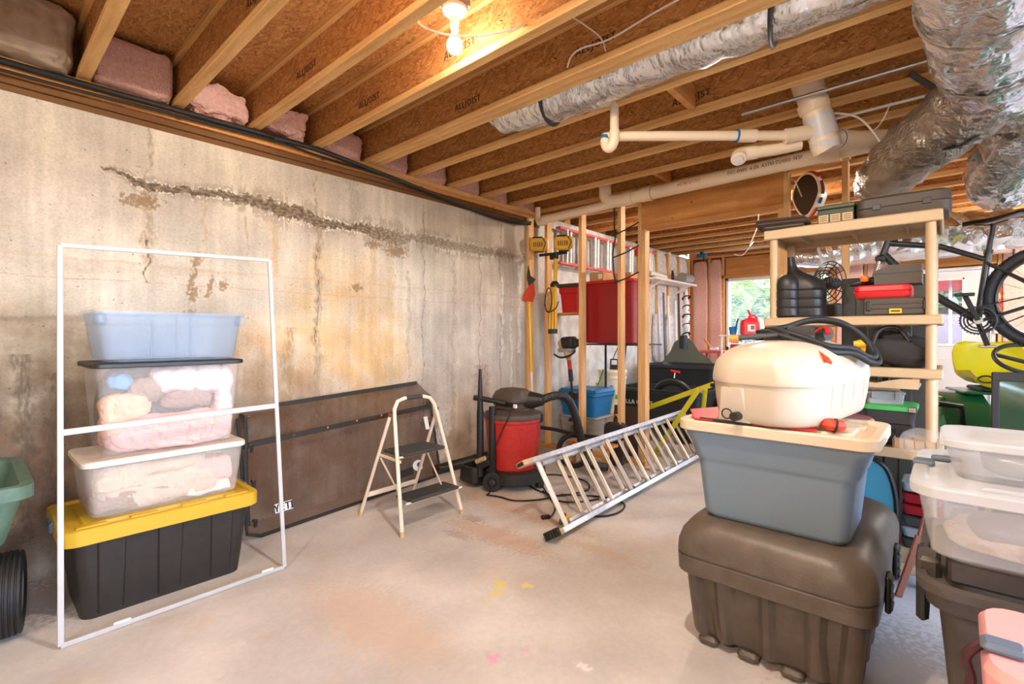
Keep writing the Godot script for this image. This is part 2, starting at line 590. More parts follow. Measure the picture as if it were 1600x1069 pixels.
func floor_image() -> Image:
	var w := int(5.5 * FPX)
	var h := int(7.2 * FPX)
	var cloud := gray(noise(FastNoiseLite.TYPE_SIMPLEX_SMOOTH, 0.008, 5, 13), w, h, false)
	var blot := gray(noise(FastNoiseLite.TYPE_SIMPLEX_SMOOTH, 0.02, 4, 19), w, h, false)
	var grain := gray(noise(FastNoiseLite.TYPE_VALUE, 0.5, 2, 22), w, h, false)
	var d := PackedByteArray()
	d.resize(w * h * 3)
	for i in w * h:
		var f := 0.97 + (cloud[i] - 128) / 128.0 * 0.11 + (grain[i] - 128) / 128.0 * 0.03
		var k := clampf((blot[i] - 150) / 80.0, 0.0, 1.0) * 0.35
		var c := Color8(210, 202, 192).lerp(Color8(206, 182, 158), k)
		d[i * 3] = clampi(int(c.r * 255 * f), 0, 255)
		d[i * 3 + 1] = clampi(int(c.g * 255 * f), 0, 255)
		d[i * 3 + 2] = clampi(int(c.b * 255 * f), 0, 255)
	var im := Image.create_from_data(w, h, false, Image.FORMAT_RGB8, d)
	var rough := noise(FastNoiseLite.TYPE_SIMPLEX, 0.12, 3, 8)
	for s in [[-1.69, -1.79, 0.045, 0.03, Color8(226, 206, 110), 0.9], [-1.64, -1.72, 0.03, 0.045, Color8(226, 206, 110), 0.8], [-1.575, -1.865, 0.04, 0.03, Color8(230, 210, 120), 0.75], [-1.62, -1.63, 0.03, 0.02, Color8(220, 206, 140), 0.6],
			[-1.32, -1.36, 0.035, 0.03, Color8(226, 150, 176), 0.7], [-1.26, -1.48, 0.02, 0.016, Color8(226, 160, 180), 0.6], [-1.03, -1.55, 0.04, 0.02, Color8(232, 226, 216), 0.8],
			[-2.3, -2.05, 0.12, 0.05, Color8(160, 140, 126), 0.45], [-2.42, -2.3, 0.10, 0.06, Color8(158, 138, 122), 0.5], [-2.1, -2.2, 0.5, 0.12, Color8(190, 148, 112), 0.4], [-2.0, -2.6, 0.4, 0.08, Color8(186, 144, 108), 0.4],
			[-1.5, -2.45, 0.35, 0.06, Color8(192, 156, 122), 0.35], [-3.2, -0.4, 0.3, 0.5, Color8(150, 128, 108), 0.5], [-1.9, -1.2, 0.5, 0.2, Color8(212, 176, 144), 0.4], [-2.6, -2.75, 0.6, 0.25, Color8(196, 160, 128), 0.5], [-0.15, -2.2, 0.3, 0.5, Color8(150, 124, 98), 0.5], [-0.1, -2.0, 0.04, 0.03, Color8(214, 206, 196), 0.6]]:
		for y in range(int((FZ0 - s[1] - s[3] * 1.6) * FPX), int((FZ0 - s[1] + s[3] * 1.6) * FPX)):
			for x in range(int((s[0] - s[2] * 1.6 - FX0) * FPX), int((s[0] + s[2] * 1.6 - FX0) * FPX)):
				if x < 0 or y < 0 or x >= w or y >= h:
					continue
				var q := Vector2((FX0 + x / FPX - s[0]) / s[2], (FZ0 - y / FPX - s[1]) / s[3]).length() + rough.get_noise_2d(x * 2, y * 2) * 0.6
				if q < 1.0:
					im.set_pixel(x, y, im.get_pixel(x, y).lerp(s[4], s[5] * clampf((1.0 - q) * 3.0, 0.0, 1.0)))
	return im


func leaf_green(called: String, c: Color) -> void:
	var m := mat(called, c, 0.6)
	m.cull_mode = BaseMaterial3D.CULL_DISABLED
	m.backlight_enabled = true
	m.backlight = Color(0.5, 0.5, 0.3)


func make_materials() -> void:
	var soft := gray(noise(FastNoiseLite.TYPE_SIMPLEX_SMOOTH, 0.012, 5, 1), 512, 512)
	var fine := gray(noise(FastNoiseLite.TYPE_SIMPLEX, 0.08, 3, 2), 512, 512)
	var dust := tex(ramp(soft, 512, 512, Color(0.80, 0.78, 0.75), Color(1, 1, 1), 0.8))
	var rough_t := tex(ramp(fine, 512, 512, Color(0, 0, 0), Color(1, 1, 1)))
	var soft_t := tex(ramp(soft, 512, 512, Color(0, 0, 0), Color(1, 1, 1)))
	var osb := tex(osb_image(1024))
	var along := tex(wood_image(false, Color8(196, 148, 90), Color8(240, 204, 148), 6))
	var upright := tex(wood_image(true, Color8(206, 160, 108), Color8(242, 210, 162), 7))
	tri_tex(mat("osb", Color(0.92, 0.84, 0.74), 0.75), osb, 1.0 / 1.2)
	bump(M.osb, osb, 0.12)
	tri_tex(mat("flange", Color(1, 0.97, 0.90), 0.7), along, 1.4)
	tri_tex(mat("plank", Color(0.95, 0.82, 0.66), 0.7), along, 1.1)
	tri_tex(mat("stud", Color(1, 0.94, 0.86), 0.7), upright, 1.2)
	tri_tex(mat("treated", Color(0.55, 0.46, 0.38), 0.8), along, 1.1)
	var wall := mat("concrete", Color(1, 1, 1), 0.9)
	wall.albedo_texture = tex(wall_image())
	wall.texture_repeat = false
	var fl := mat("floor", Color(1, 1, 1), 0.55)
	fl.albedo_texture = tex(floor_image())
	fl.uv1_scale = Vector3(1, 1, 1)
	tri_tex(mat("far_concrete", Color8(226, 226, 222), 0.9), dust, 0.8)
	tri_tex(mat("plain_wall", Color8(200, 186, 166), 0.9), dust, 0.8)
	# silver foil: crumpled with a normal map
	var fo: Image = noise(FastNoiseLite.TYPE_SIMPLEX, 0.018, 4, 41).get_seamless_image(512, 512)
	fo.convert(Image.FORMAT_L8)
	var fn: Image = noise(FastNoiseLite.TYPE_CELLULAR, 0.03, 3, 43).get_seamless_image(512, 512)
	fn.convert(Image.FORMAT_L8)
	var a := fo.get_data()
	var b := fn.get_data()
	for i in a.size():
		a[i] = clampi(int(absf(a[i] - 128) * 1.5 + b[i] * 0.35), 0, 255)
	var crumple := tex(Image.create_from_data(512, 512, false, Image.FORMAT_L8, a))
	bump(mat("foil", Color(0.86, 0.87, 0.88), 0.24, 0.92), crumple, 0.8, 0.9)
	bump(mat("dull_foil", Color(0.70, 0.66, 0.60), 0.34, 0.85), crumple, 1.3, 1.7)
	var pk := tex(ramp(gray(noise(FastNoiseLite.TYPE_SIMPLEX, 0.03, 5, 51), 512, 512), 512, 512, Color8(240, 182, 170), Color8(255, 228, 216)))
	tri_tex(mat("fiberglass", Color(1, 0.97, 0.95), 0.95), pk, 2.0)
	bump(M.fiberglass, rough_t, 0.8)
	tri_tex(mat("kraft", Color8(176, 152, 122), 0.8), dust, 1.5)
	tri_tex(mat("poly_bag", Color8(200, 180, 156), 0.4), dust, 2.0)
	tri_tex(mat("white_batt", Color8(236, 230, 222), 0.85), dust, 2.0)
	# plastics
	tri_tex(mat("black_tote", Color8(46, 42, 38), 0.5), dust, 2.0)
	mat("yellow_lid", Color8(204, 164, 36), 0.45)
	tri_tex(mat("trunk", Color8(100, 88, 76), 0.45), dust, 1.6)
	bump(M.trunk, rough_t, 0.06)
	mat("slate_tote", Color8(112, 128, 140), 0.42)
	mat("beige_lid", Color8(212, 188, 156), 0.45)
	tri_tex(mat("dark_tote", Color8(84, 76, 68), 0.5), dust, 2.0)
	var tank := mat("tank", Color8(200, 183, 159), 0.38)
	tank.subsurf_scatter_enabled = true
	tank.subsurf_scatter_strength = 0.25
	for q in [["frosted", Color(0.92, 0.89, 0.85, 0.20), 0.42], ["milky", Color(0.88, 0.86, 0.83, 0.5), 0.42], ["clear_bin", Color(0.95, 0.93, 0.92, 0.13), 0.30], ["blue_clear", Color(0.62, 0.72, 0.83, 0.26), 0.30], ["clear_white", Color(0.86, 0.85, 0.83, 0.27), 0.35], ["smoke_film", Color(0.36, 0.22, 0.13, 0.30), 0.6], ["pink_clear", Color(0.98, 0.68, 0.64, 0.85), 0.35]]:
		var m := mat(q[0], q[1], q[2])
		m.transparency = BaseMaterial3D.TRANSPARENCY_ALPHA
	M.smoke_film.metallic_specular = 0.2
	mat("white_lid", Color8(222, 210, 194), 0.4)
	mat("frame_white", Color8(192, 190, 187), 0.4)
	mat("white_paint", Color8(240, 234, 224), 0.4)
	mat("cream_paint", Color8(240, 220, 194), 0.4)
	mat("pvc", Color8(238, 216, 184), 0.35)
	mat("pvc_gray", Color8(214, 210, 208), 0.3)
	mat("black", Color8(34, 32, 30), 0.45)
	mat("black_rubber", Color8(28, 27, 26), 0.6)
	mat("charcoal", Color8(58, 56, 54), 0.55)
	mat("matte_dark", Color8(48, 44, 40), 0.75)
	mat("brown_case", Color8(74, 64, 54), 0.55)
	mat("dark_brown", Color8(64, 46, 34), 0.6)
	tri_tex(mat("vac_lid", Color8(88, 76, 66), 0.65), dust, 3.0)
	tri_tex(mat("red_drum", Color8(196, 44, 36), 0.4), dust, 3.0)
	mat("red", Color8(198, 30, 30), 0.45)
	mat("deep_red", Color8(150, 16, 20), 0.4)
	mat("hot_red", Color8(230, 40, 48), 0.4)
	mat("orange_red", Color8(206, 66, 34), 0.5)
	mat("red_brown", Color8(128, 66, 38), 0.6)
	mat("maroon", Color8(64, 22, 28), 0.5)
	mat("orange", Color8(236, 124, 40), 0.5)
	mat("yellow", Color8(240, 182, 36), 0.45)
	mat("acid_yellow", Color8(214, 206, 40), 0.45)
	mat("seat_yellow", Color8(222, 204, 26), 0.35)
	var gr := mat("tractor_green", Color8(34, 124, 76), 0.25)
	gr.clearcoat_enabled = true
	gr.clearcoat = 0.8
	mat("lid_green", Color8(70, 168, 84), 0.4)
	mat("olive", Color8(66, 70, 52), 0.6)
	mat("dark_green_lid", Color8(56, 66, 42), 0.5)
	tri_tex(mat("cart_green", Color8(96, 128, 110), 0.5), dust, 2.0)
	mat("cart_black", Color8(40, 46, 48), 0.45)
	mat("teal", Color8(62, 138, 158), 0.5)
	mat("blue", Color8(24, 112, 170), 0.45)
	mat("denim_blue", Color8(92, 104, 118), 0.5)
	mat("mauve", Color8(190, 122, 128), 0.4)
	mat("wine", Color8(150, 62, 74), 0.5)
	mat("shelf", Color8(192, 162, 122), 0.5)
	mat("tan", Color8(200, 170, 130), 0.6)
	mat("cardboard", Color8(190, 146, 96), 0.8)
	mat("paper", Color8(236, 232, 224), 0.7)
	mat("gray_plastic", Color8(150, 148, 144), 0.5)
	mat("locker", Color8(74, 70, 60), 0.6)
	mat("steel", Color8(176, 176, 176), 0.35, 0.8)
	mat("chrome", Color8(220, 220, 220), 0.15, 1.0)
	tri_tex(mat("aluminium", Color8(214, 218, 222), 0.38, 0.35), dust, 3.0)
	mat("rung", Color8(206, 192, 172), 0.4, 0.7)
	mat("frame_gray", Color8(62, 62, 62), 0.35, 0.3)
	mat("fiber_red", Color8(216, 96, 88), 0.5)
	mat("bucket", Color8(238, 226, 204), 0.5)
	mat("porcelain", Color8(244, 240, 232), 0.25)
	mat("ink", Color8(36, 28, 22), 0.8)
	mat("pale_ink", Color8(90, 60, 36), 0.85)
	mat("white_ink", Color8(240, 240, 238), 0.5)
	mat("door_paint", Color8(206, 206, 204), 0.5)
	mat("pink_cloth", Color8(240, 186, 176), 0.9)
	mat("rose_cloth", Color8(244, 206, 206), 0.9)
	mat("peach_cloth", Color8(246, 190, 156), 0.9)
	mat("gray_cloth", Color8(160, 134, 120), 0.9)
	mat("dark_cloth", Color8(104, 92, 88), 0.9)
	mat("blue_cloth", Color8(96, 158, 206), 0.8)
	mat("cream_cloth", Color8(226, 204, 180), 0.9)
	for q in ["pink_cloth", "rose_cloth", "peach_cloth", "gray_cloth", "cream_cloth", "dark_cloth"]:
		bump(M[q], crumple, 1.6, 1.1)
	mat("bag_cloth", Color8(40, 35, 31), 0.8)
	tri_tex(mat("mulch", Color8(150, 96, 76), 0.95), rough_t, 3.0)
	M.mulch.albedo_color = Color8(128, 78, 60)
	var glass := mat("glass", Color(1, 1, 1, 0.04), 0.0)
	glass.transparency = BaseMaterial3D.TRANSPARENCY_ALPHA
	leaf_green("leaf", Color8(112, 132, 44))
	leaf_green("leaf_dark", Color8(56, 76, 36))
	var bulb := mat("bulb", Color(1, 1, 1), 0.4)
	bulb.emission_enabled = true
	bulb.emission = Color(1.0, 0.93, 0.80)
	bulb.emission_energy_multiplier = 14.0
	var globe := mat("globe", Color(1, 1, 1), 0.4)  # glowing shell of the added fill lamps
	globe.emission_enabled = true
	globe.emission = Color(1.0, 0.95, 0.88)
	globe.emission_energy_multiplier = 4.0
	tri_tex(mat("foam_tank", Color8(232, 218, 198), 0.4), soft_t, 0.5)


# ---------------------------------------------------------------- the scene
func _ready() -> void:
	rng.seed = 7
	var cam := Camera3D.new()
	cam.name = "camera"
	cam.position = Vector3(0, 1.25, 0)
	cam.rotation = Vector3(0, deg_to_rad(41.8), 0)
	cam.near = 0.05
	cam.far = 100.0
	var s := 0.05 * 1069.0 / 766.0
	cam.set_frustum(s, Vector2(0, -0.05 * 11.5 / 766.0), 0.05, 100.0)
	add_child(cam)
	cam.current = true
	var env := Environment.new()
	var sky := Sky.new()
	var sm := ProceduralSkyMaterial.new()
	sm.sky_top_color = Color(0.62, 0.76, 0.96)
	sm.sky_horizon_color = Color(0.90, 0.94, 1.0)
	sm.ground_bottom_color = Color(0.38, 0.36, 0.32)
	sm.ground_horizon_color = Color(0.72, 0.74, 0.74)
	sm.sky_energy_multiplier = 5.5
	sm.ground_energy_multiplier = 2.0
	sky.sky_material = sm
	env.background_mode = Environment.BG_SKY
	env.sky = sky
	env.tonemap_mode = Environment.TONE_MAPPER_LINEAR
	env.tonemap_exposure = 0.79
	env.sdfgi_enabled = true
	env.ssao_enabled = true
	env.ssil_enabled = true
	var we := WorldEnvironment.new()
	we.name = "surroundings"
	we.environment = env
	add_child(we)
	make_materials()
	lamp(Vector3(-1.75, 2.63, -1.55), 0.35, "bare bulb in a white porcelain holder shining between two joists")
	lamp(Vector3(-0.70, 2.63, -1.18), 4.4, "unseen second bulb in a porcelain holder, over the clear floor")  # out of view, placed to light the left wall and the bins
	lamp(Vector3(-1.70, 2.63, -5.38), 2.6, "added bare fill bulb just behind the doorway header, hidden by it")  # added bulb, kept behind the header, brightens the rear left wall
	fill_globe_lamp(Vector3(1.5, 2.42, -6.9), 7.0, "added opal globe fill lamp below the joists of the back room, beyond the tractor")  # added fill light for the back room, out of view
	fill_globe_lamp(Vector3(2.3, 2.42, 0.4), 3.0, "added opal globe fill lamp below the joists, out of view to the right")  # added soft fill from the right, out of view
	fill_globe_lamp(Vector3(-0.4, 2.42, 1.5), 4.0, "added opal globe fill lamp below the joists, behind the camera")  # added soft fill from behind the camera
	room()
	stud_wall()
	far_walls()
	outside()
	ceiling_things()
	left_things()
	floor_things()
	right_things()
	shelf_things()
	back_things()


func lamp(at: Vector3, energy: float, label: String) -> void:
	var o := thing("ceiling_lamp", label, "lamp", at, 0, "bare ceiling bulbs")
	obj("junction_box", nb().box(V(0, 0.222, 0), V(0.11, 0.108, 0.11), 0.006), M.gray_plastic, o)
	obj("holder", nb().lathe([Vector2(0.004, 0.168), Vector2(0.058, 0.168), Vector2(0.060, 0.158), Vector2(0.055, 0.146), Vector2(0.026, 0.120), Vector2(0.021, 0.088), Vector2(0.019, 0.066), Vector2(0.004, 0.066)], 28), M.porcelain, o)
	var prof := [Vector2(0.002, 0.075), Vector2(0.013, 0.073), Vector2(0.015, 0.05)]
	for k in 9:
		var a := PI * (0.22 + 0.78 * k / 8.0)
		prof.append(Vector2(0.038 * sin(a), -0.010 + 0.042 * cos(a)))
	obj("bulb", nb().lathe(prof, 24), M.bulb, o)
	var l := OmniLight3D.new()
	l.name = "glow"
	l.light_color = Color(1.0, 0.965, 0.915)
	l.light_energy = energy
	l.light_size = 0.03
	l.omni_range = 14.0
	l.omni_attenuation = 2.0
	l.shadow_enabled = true
	o.add_child(l)


func fill_globe_lamp(at: Vector3, energy: float, label: String) -> void:  # an added fill lamp in a large globe, for soft shadows
	var o := thing("fill_globe_lamp", label, "lamp", at)
	obj("stem", nb().tube([V(0, 0.12, 0), V(0, 0.49, 0)], 0.012, 8), M.steel, o)
	obj("canopy", nb().lathe([Vector2(0.001, 0.12), Vector2(0.05, 0.12), Vector2(0.045, 0.15), Vector2(0.001, 0.16)], 16), M.steel, o)
	var prof := []
	for k in 13:
		prof.append(Vector2(0.13 * sin(PI * k / 12.0), -0.13 * cos(PI * k / 12.0)))
	obj("bulb_globe", nb().lathe(prof, 24), M.globe, o)
	var l := OmniLight3D.new()
	l.name = "glow"
	l.light_color = Color(1.0, 0.965, 0.915)
	l.light_energy = energy
	l.light_size = 0.12
	l.omni_range = 14.0
	l.omni_attenuation = 2.0
	l.shadow_enabled = true
	o.add_child(l)


func wall_uv(p: Vector3) -> Vector2:
	return Vector2((WZ0 - p.z) / WLEN, (TOP - p.y) / TOP)


func floor_uv(p: Vector3) -> Vector2:
	return Vector2((p.x - FX0) / 5.5, (FZ0 - p.z) / 7.2)


func room() -> void:
	var b := nb()
	b.box(V(-0.05, -0.06, -3.15), V(7.3, 0.12, 11.2))
	struct("floor", b.mesh(38, floor_uv), M.floor, "poured concrete basement floor, beige with pale and rusty patches", "floor")
	b = nb()
	b.box(V(-3.6, TOP / 2 - 0.05, -1.0), V(0.26, TOP + 0.1, 6.7))
	var w := struct("wall_left", b.mesh(38, wall_uv), M.concrete, "stained poured concrete wall with a dark horizontal crack", "wall")
	for q in [[2.452, 2.492, -3.485, "treated"], [2.494, 2.532, -3.475, "treated"], [2.534, 2.572, -3.455, "plank"], [2.572, 2.61, -3.445, "flange"]]:
		b = nb()
		var half := 2.35 - (-4.35)
		b.box(V((q[2] - 3.70) / 2, (q[0] + q[1]) / 2, 2.35 - half / 2), V(q[2] + 3.70, q[1] - q[0], half), 0.003)
		obj("sill_plate", b, M[q[3]], w)
	struct("trim_1", nb().box(V(-3.715, 2.76, -3.15), V(0.03, 0.30, 11.2)), M.osb, "particle-board rim joist closing the bays above the left wall", "rim board")
	b = nb()
	b.box(V(-3.6, 1.25, -6.55), V(0.26, 2.70, 4.4))
	struct("wall_rear_left", b, M.far_concrete, "pale gray concrete wall beyond the row of studs", "wall")
	b = nb()
	b.box(V(3.4, 0.475, -3.15), V(0.2, 1.05, 11.2))
	b.box(V(3.4, 2.60, -3.15), V(0.2, 0.7, 11.2))
	b.box(V(3.4, 1.6, -6.2), V(0.2, 1.3, 5.1))
	b.box(V(3.4, 1.6, 1.6), V(0.2, 1.3, 1.7))
	struct("wall_right", b, M.plain_wall, "plain right-hand wall of the basement", "wall")
	b = nb()
	b.box(V(-0.05, 1.45, 2.4), V(7.3, 3.0, 0.2))
	struct("wall_front", b, M.plain_wall, "plain wall behind the photographer", "wall")
	b = nb()
	b.box(V(-0.1, DECK + 0.02, -3.15), V(7.3, 0.04, 11.3))
	var c := struct("ceiling", b, M.osb, "open basement ceiling of wooden I-joists under a particle-board deck", "ceiling")
	var flange := nb().box(Vector3(), V(6.95, 0.038, 0.058), 0.003).mesh()
	var web := nb().box(Vector3(), V(6.95, 0.23, 0.011)).mesh()
	for k in range(-5, 19):
		var z := -0.426 - 0.431 * k
		for e in (2 if k == 4 else 1):
			var j := obj("joist", web, M.osb, c)
			j.position = V(-0.14, 2.76, z - 0.0585 * e)
			for side in [-1, 1]:
				obj("flange", flange, M.flange, j).position = V(0, side * 0.131, 0)
	for q in [[1, -2.25, 2.735], [1, -1.3, 2.74], [2, -2.7, 2.74], [2, -1.55, 2.74], [3, -2.75, 2.735], [3, -1.9, 2.735], [4, -2.3, 2.73], [4, -1.35, 2.73], [5, -1.6, 2.72], [6, -1.2, 2.72]]:
		words("ALLJOIST", 0.042, 0.0012, M.pale_ink, c, Transform3D(Basis(), V(q[1], q[2], -0.426 - 0.431 * q[0] + 0.0062)), "joist_print", "Droid Sans", true)
	for q in [[-1.18, 5.5], [-0.9, 10.5], [-1.9, 8.5]]:     # blocking between joists
		obj("blocking", nb().box(V(q[0], 2.70, -0.426 - 0.431 * q[1]), V(0.04, 0.14, 0.37), 0.003), M.plank, c)


func stud_wall() -> void:
	var o := Node3D.new()
	o.name = "wall_middle"
	add_child(o)
	tag(o, "open stud wall of bare lumber with a doorway in it", "wall", "", "structure")
	var z := STUDS - 0.045
	var stud := nb().box(Vector3(), V(0.038, 2.49, 0.089), 0.003).mesh()
	for x in [-3.342, -2.889, -2.43, -2.211, -0.963, -0.576]:
		obj("stud", stud, M.stud, o).position = V(x, 1.283, z)
	obj("corner_stud", stud, M.stud, o).position = V(-3.445, 1.283, -4.15)
	var jack := nb().box(Vector3(), V(0.038, 2.21, 0.089), 0.003).mesh()
	for x in [-2.173, -1.001]:
		obj("jack_stud", jack, M.stud, o).position = V(x, 1.143, z)
	for q in [[-3.465, -2.154], [-1.02, -0.555]]:
		obj("bottom_plate", nb().box(V((q[0] + q[1]) / 2, 0.019, z), V(q[1] - q[0], 0.037, 0.089), 0.003), M.plank, o)
	obj("top_plate", nb().box(V(-2.0, 2.569, z), V(2.9, 0.038, 0.089), 0.003), M.plank, o)
	obj("header_plate", nb().box(V(-1.587, 2.267, z), V(1.21, 0.038, 0.092), 0.003), M.plank, o)
	for e in 2:
		obj("header", nb().box(V(-1.587, 2.418, z + 0.022 - 0.045 * e), V(1.21, 0.262, 0.040), 0.003), M.plank, o)


func far_walls() -> void:
	# the back wall: sheathing with openings, studs and insulation on its face
	var w := Node3D.new()
	w.name = "wall_back"
	add_child(w)
	tag(w, "far wood-framed wall with a window, a gray door and pink insulation", "wall", "", "structure")
	var z := -8.70
	for r in [[-3.5, -2.83, 0.0, 2.95], [-2.83, -1.33, 0.0, 1.0], [-2.83, -1.33, 2.2, 2.95], [-1.33, -0.50, 0.0, 2.95], [-0.50, 0.42, 2.12, 2.95], [0.42, 0.95, 0.0, 2.95], [0.95, 2.95, 2.15, 2.95], [2.95, 3.3, 0.0, 2.95]]:
		obj("sheathing", nb().box(V((r[0] + r[1]) / 2, (r[2] + r[3]) / 2, z), V(r[1] - r[0], r[3] - r[2], 0.06)), M.osb, w)
	var stud := nb().box(Vector3(), V(0.038, 2.52, 0.09), 0.003).mesh()
	for x in [-3.40, -3.10, -2.87, -1.28, -0.90, -0.53, 0.46, 0.72, 0.92, 3.0]:
		obj("stud", stud, M.stud, w).position = V(x, 1.30, -8.62)
	obj("top_plate", nb().box(V(-0.1, 2.58, -8.62), V(6.7, 0.04, 0.10)), M.plank, w)
	for q in [[-2.08, 1.50, 2.39, 0.30], [-0.04, 0.95, 2.34, 0.40], [1.95, 2.0, 2.36, 0.36]]:
		obj("header", nb().box(V(q[0], q[2], -8.62), V(q[1], q[3], 0.085), 0.003), M.plank, w)
	for q in [[-3.25, 0.24], [-2.985, 0.19], [-1.09, 0.32], [-0.715, 0.31], [0.59, 0.21], [0.82, 0.15]]:
		obj("insulation", blob(V(q[0], 1.28, -8.60), V(q[1] + 0.01, 2.5, 0.13), 0.02, int(q[0] * 50) + 300, 0.3), M.fiberglass, w)
	obj("pink_top", blob(V(-1.2, 2.76, -8.5), V(4.4, 0.24, 0.16), 0.03, 77, 0.3), M.fiberglass, w)
	# left wall of the back room: studs with white-faced batts where the tools hang
	var l := Node3D.new()
	l.name = "wall_rear_framing"
	add_child(l)
	tag(l, "studs and white-faced batts behind the hanging garden tools", "wall", "", "structure")
	for k in 5:
		var sz := -6.75 - 0.42 * k
		obj("stud", nb().box(V(-3.425, 1.3, sz), V(0.085, 2.52, 0.038), 0.003), M.stud, l)
		if k < 4:
			obj("batt", blob(V(-3.44, 1.3, sz - 0.21), V(0.07, 2.5, 0.385), 0.018, 900 + k, 0.3), M.white_batt, l)
	# window
	var win := Node3D.new()
	win.name = "window_1"
	add_child(win)
	tag(win, "double window with raised-slat blinds in the far wall", "window", "", "structure")
	for r in [[-2.83, -2.79, 1.0, 2.2], [-1.37, -1.33, 1.0, 2.2], [-2.83, -1.33, 2.15, 2.2], [-2.83, -1.33, 1.0, 1.05], [-2.11, -2.05, 1.0, 2.2]]:
		obj("frame", nb().box(V((r[0] + r[1]) / 2, (r[2] + r[3]) / 2, -8.66), V(r[1] - r[0], r[3] - r[2], 0.12), 0.004), M.white_paint, win)
	for r in [[-2.88, 0.05], [-1.30, 0.05]]:
		obj("casing", nb().box(V(r[0], 1.6, -8.57), V(r[1], 1.3, 0.02), 0.003), M.plank, win)
	obj("casing", nb().box(V(-2.09, 2.225, -8.57), V(1.6, 0.05, 0.02), 0.003), M.plank, win)
	for x in [-2.45, -1.71]:
		obj("pane", nb().box(V(x, 1.6, -8.69), V(0.70, 1.12, 0.005)), M.glass, win)
		var sl := nb()
		for k in 40:
			sl.t = Transform3D(Basis(Vector3.RIGHT, 0.12), V(x, 1.07 + 0.0275 * k, -8.63))
			sl.box(Vector3(), V(0.66, 0.0015, 0.022))
		obj("blind_slats", sl, M.white_paint, win).set_meta("kind", "stuff")
	# door
	var d := Node3D.new()
	d.name = "door_1"
	add_child(d)
	tag(d, "pale gray entry door with a glazed upper half in the far wall", "door", "", "structure")
	for r in [[-0.50, -0.46, 0, 2.12], [0.38, 0.42, 0, 2.12], [-0.5, 0.42, 2.08, 2.12]]:
		obj("jamb", nb().box(V((r[0] + r[1]) / 2, (r[2] + r[3]) / 2, -8.65), V(r[1] - r[0], r[3] - r[2], 0.15), 0.003), M.door_paint, d)
	for r in [[-0.455, -0.24, 0.01, 2.07], [0.12, 0.375, 0.01, 2.07], [-0.24, 0.12, 0.01, 1.12], [-0.24, 0.12, 1.97, 2.07]]:
		obj("leaf_panel", nb().box(V((r[0] + r[1]) / 2, (r[2] + r[3]) / 2, -8.65), V(r[1] - r[0], r[3] - r[2], 0.045), 0.002), M.door_paint, d)
	for r in [[-0.26, -0.235, 1.10, 1.99], [0.115, 0.14, 1.10, 1.99], [-0.26, 0.14, 1.10, 1.125], [-0.26, 0.14, 1.965, 1.99]]:
		obj("glazing_bead", nb().box(V((r[0] + r[1]) / 2, (r[2] + r[3]) / 2, -8.62), V(r[1] - r[0], r[3] - r[2], 0.02), 0.003), M.white_paint, d)
	obj("panel_molding", nb().box(V(-0.06, 0.58, -8.625), V(0.5, 0.7, 0.012), 0.005), M.door_paint, d)
	obj("pane", nb().box(V(-0.06, 1.54, -8.65), V(0.37, 0.86, 0.005)), M.glass, d)
	obj("door_knob", nb().tube([V(0.31, 0.98, -8.625), V(0.31, 0.98, -8.57)], [0.012, 0.03], 12), M.steel, d)
	# added long window in the right-hand wall, out of view, for daylight fill
	var side := Node3D.new()
	side.name = "window_2"
	add_child(side)
	tag(side, "added long window in the right-hand wall, giving daylight fill", "window", "", "structure")
	for r in [[-3.65, 0.75, 1.0, 1.06], [-3.65, 0.75, 2.19, 2.25], [-3.65, -3.58, 1.0, 2.25], [0.68, 0.75, 1.0, 2.25], [-2.2, -2.14, 1.0, 2.25], [-0.75, -0.69, 1.0, 2.25]]:
		obj("frame", nb().box(V(3.38, (r[2] + r[3]) / 2, (r[0] + r[1]) / 2), V(0.12, r[3] - r[2], r[1] - r[0]), 0.004), M.white_paint, side)
	for z2 in [-2.86, -1.44, 0.0]:
		obj("pane", nb().box(V(3.39, 1.62, z2), V(0.005, 1.18, 1.40)), M.glass, side)
	# wide glass doors, out of view to the right, letting daylight into the back room
	var g := Node3D.new()
	g.name = "door_2"
	add_child(g)
	tag(g, "unseen double glass patio doors beyond the tractor, lighting the back room", "door", "", "structure")
	for r in [[0.95, 1.02, 0, 2.15], [1.92, 1.98, 0, 2.15], [2.88, 2.95, 0, 2.15], [0.95, 2.95, 2.08, 2.15], [0.95, 2.95, 0.0, 0.10]]:
		obj("frame", nb().box(V((r[0] + r[1]) / 2, (r[2] + r[3]) / 2, -8.66), V(r[1] - r[0], r[3] - r[2], 0.12), 0.004), M.white_paint, g)
	for x in [1.47, 2.43]:
		obj("pane", nb().box(V(x, 1.09, -8.67), V(0.92, 1.98, 0.006)), M.glass, g)


func blob(c: Vector3, s: Vector3, amp: float, seed_: int, pw := 0.45, nu := 22, nv := 14) -> MB:
	# a soft lump that fills a box, roughened with noise
	var n := noise(FastNoiseLite.TYPE_SIMPLEX_SMOOTH, 1.0, 3, seed_)
	var rings := []
	for j in nv + 1:
		var a := PI * j / nv - PI / 2
		var ring := PackedVector3Array()
		for i in nu:
			var f := TAU * i / nu
			var p := V(_pw(cos(f), pw) * _pw(cos(a), pw), _pw(sin(a), pw), _pw(sin(f), pw) * _pw(cos(a), pw))
			var q := p * s / 2.0
			var k := n.get_noise_3dv((q + c) * 7.0) * amp + n.get_noise_3dv((q + c) * 22.0) * amp * 0.35
			ring.append(c + q + V(p.x, p.y, p.z).normalized() * k if j > 0 and j < nv else c + q)
		rings.append(ring)
	return nb().loft(rings, false, false)


func _pw(x: float, p: float) -> float:
	return signf(x) * pow(absf(x), p)


